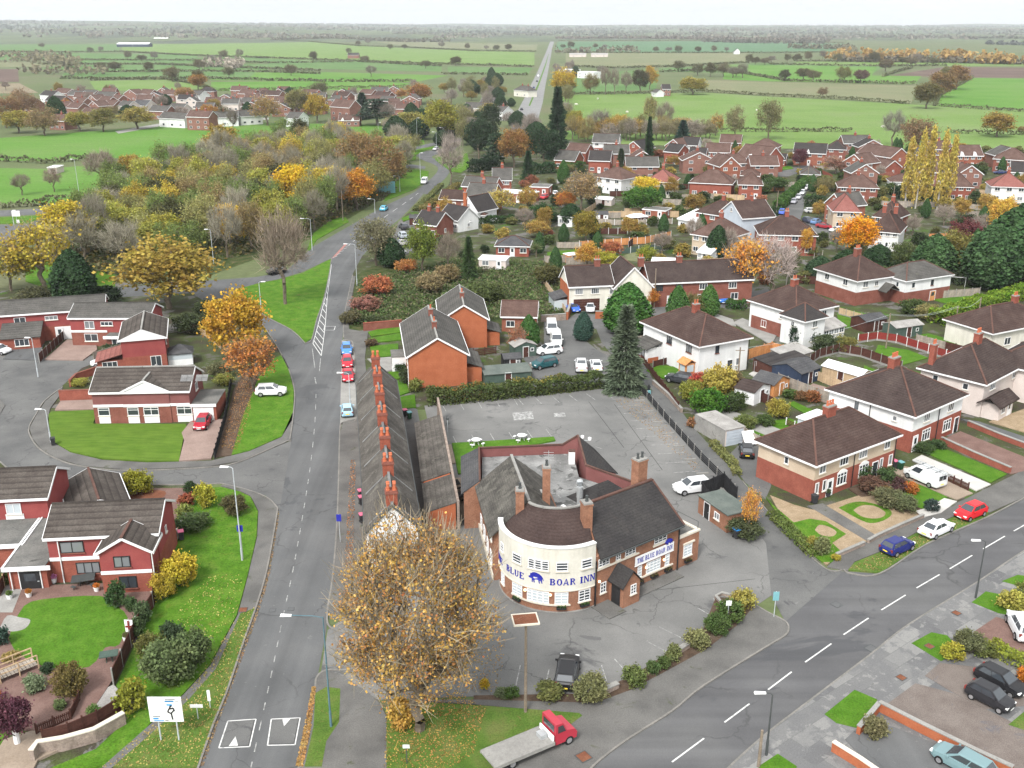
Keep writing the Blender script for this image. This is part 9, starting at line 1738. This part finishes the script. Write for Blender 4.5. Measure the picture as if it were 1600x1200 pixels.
p=P(12,1060);e=empty('garden_steps',(p.x,p.y,.1),.75,'timber garden bridge with handrails at the left edge','footbridge');mb=MB();[mb.box(-2.2+k*.3,-.7,.5+.05*k*0,-1.95+k*.3,.7,.56) for k in range(15)];mb.build('deck',MT['wood_grey'],e)
for s_ in (-.7,.7):mb=MB();mb.bar((-2.2,s_,1.4),(2.3,s_,1.4),.08,.1);mb.bar((-2.2,s_,.95),(2.3,s_,.95),.06,.08);[mb.bar((x,s_,.1),(x,s_,1.4),.09,.09) for x in (-2.2,-.7,.8,2.3)];mb.build('handrail',MT['wood_tan'],e)
patch('patio',[(135,1092),(178,1072),(190,1085),(198,1105),(142,1118)],.17,'asbestos',0)
mb=MB()
for a in ((0,0),(3.2,0)):mb.tube([(a[0],0,0),(a[0],0,2.0)],.05,5)
mb.tube([(0,0,2),(3.2,0,2)],.05,5);p=P(1481,447);tag(mb.build('goal_frame',MT['white_paint'],None,(p.x,p.y,0),-.3),'white goal frame on the lawn behind the arched house','goal')
e=empty('washing_line',P(1178,583),.5,'washing line with white, pink and turquoise laundry beside the white house','washing line');mb=MB();mb.tube([(0,0,1.9),(5.5,0,1.9)],.015,3);[mb.tube([(x,0,0),(x,0,1.95)],.04,5) for x in (0,5.5)];mb.build('line',MT['steel'],e)
mat('turquoise',[(.02,.45,.5),(.03,.5,.55)],2,5,.1)
for x,w_,h_,m in ((.3,.5,.8,'white_paint'),(.95,.6,.95,'white_paint'),(1.7,.75,1.1,'turquoise'),(3.0,.6,.7,'lid_pink'),(3.8,.5,.7,'white_paint'),(4.5,.5,.6,'lid_pink')):mb=MB();mb.box(x,-.015,1.9-h_,x+w_,.015,1.88);mb.build('laundry',MT[m],e)
def litter(poly,n,col,label,z=.14,size=.11):
    o=cover('fallen_leaves',poly,n,.03,size,[col],label,z);return o
litter([(600,1200),(604,1120),(640,1085),(720,1085),(760,1110),(740,1180),(700,1205)],2200,(.26,.15,.05),'fallen amber leaves under the big tree');litter([(160,1200),(290,1090),(372,965),(400,950),(357,1075),(312,1198)],1500,(.26,.2,.07),'fallen leaves on the left roadside grass');litter([(462,1200),(476,1137),(488,1075),(494,1075),(486,1137),(474,1200)],1500,(.3,.17,.07),'fallen leaves along the right kerb of the main road',.135);litter([(548,720),(556,720),(552,860),(540,960),(534,960)],900,(.26,.12,.06),'fallen leaves along the terrace pavement');litter([(345,700),(372,600),(400,575),(392,640),(372,705)],1500,(.26,.13,.06),'fallen leaves on the bare earth strip');litter([(236,1000),(330,900),(380,900),(370,960),(300,1050)],700,(.27,.22,.08),'fallen leaves on the left verge lawn');litter([(1325,890),(1440,835),(1520,798),(1540,805),(1450,848),(1375,894)],900,(.2,.14,.06),'fallen leaves on the car verge');litter([(960,625),(1000,615),(1100,735),(1090,740)],900,(.22,.13,.06),'fallen leaves along the car park fence',.04)
litter([(312,1198),(334,1137),(384,1000),(402,950),(417,900),(434,800),(437,800),(421,900),(406,952),(388,1002),(338,1139),(317,1198)],1300,(.2,.13,.07),'fallen leaves in the left gutter of the main road',.025)
litter([(540,1080),(560,1000),(700,985),(790,1000),(780,1080),(640,1090)],1600,(.26,.15,.05),'fallen amber leaves on the forecourt',.035)
for k,(u,v) in enumerate([(900,165),(934,156),(980,177),(1380,200),(1182,174)]):
    p=P(u,v);e=empty('cow',(p.x,p.y,0),k*1.1,'white cow grazing in the lime pasture','cow','cows in the pasture');mb=MB();mb.tube([(-.9,0,1.05),(-.7,0,1.05),(.5,0,1.0),(.8,0,1.05),(1.15,0,.8),(1.4,0,.45)],[.2,.36,.38,.3,.2,.12],8)
    for x,y in ((-.65,-.2),(-.65,.2),(.5,-.2),(.5,.2)):mb.tube([(x,y,.9),(x+.04,y,.45),(x,y,0)],[.14,.08,.07],5)
    mb.tube([(-.95,0,1.15),(-1.05,0,.5)],[.04,.02],4);mb.smooth=True;mb.build('body',MT['render_cream'],e)
# ================================================================== air
hz=MB();hz.box(-9300,-200,-1.6,9300,14300,175);hm=bpy.data.materials.new('haze_air');hm.use_nodes=True;ht_=hm.node_tree;ht_.nodes.clear()
ho=ht_.nodes.new('ShaderNodeOutputMaterial');pv=ht_.nodes.new('ShaderNodeVolumePrincipled')
pv.inputs['Color'].default_value=(.86,.91,.96,1);pv.inputs['Density'].default_value=HAZE;pv.inputs['Anisotropy'].default_value=.1
ht_.links.new(pv.outputs[0],ho.inputs['Volume']);o=hz.build('haze',hm);o['kind']='stuff'
# ================================================================== labels that still coincide get their place in the row, seen from the road
from collections import defaultdict
by=defaultdict(list)
for o in REG:
    if o.name in bpy.data.objects:by[o['label']].append(o)
for lab in list(by):
    os_=by[lab]
    if len(os_)>12:
        del by[lab];os_.sort(key=lambda o:o.location.y);n=len(os_);kb=3 if n>24 else 2
        for b in range(kb):
            row=sorted(os_[n*b // kb:n*(b+1) // kb],key=lambda o:o.location.x/max(o.location.y,1));m=len(row);kc=max(1,-(-m // 11))
            for c in range(kc):
                nm=lab+', '+('near','middle' if kb==3 else 'far','far')[b]+(' part' if kc==1 else ' '+(('left','right') if kc==2 else ('left','centre','right'))[min(c,2)]+' part')
                for o in row[m*c // kc:m*(c+1) // kc]:o['label']=nm;by[nm].append(o)
ORD=['leftmost','second from the left','third from the left','fourth from the left','fifth from the left','sixth from the left','seventh from the left','eighth from the left','ninth from the left','tenth from the left','eleventh from the left','twelfth from the left']
for lab,os_ in by.items():
    if 1<len(os_)<=12 and len(lab.split())<=12:
        os_.sort(key=lambda o:o.location.x/max(o.location.y,1))
        for i,o in enumerate(os_):
            w_='rightmost' if i==len(os_)-1 else ORD[i]
            o['label']=lab+', '+w_
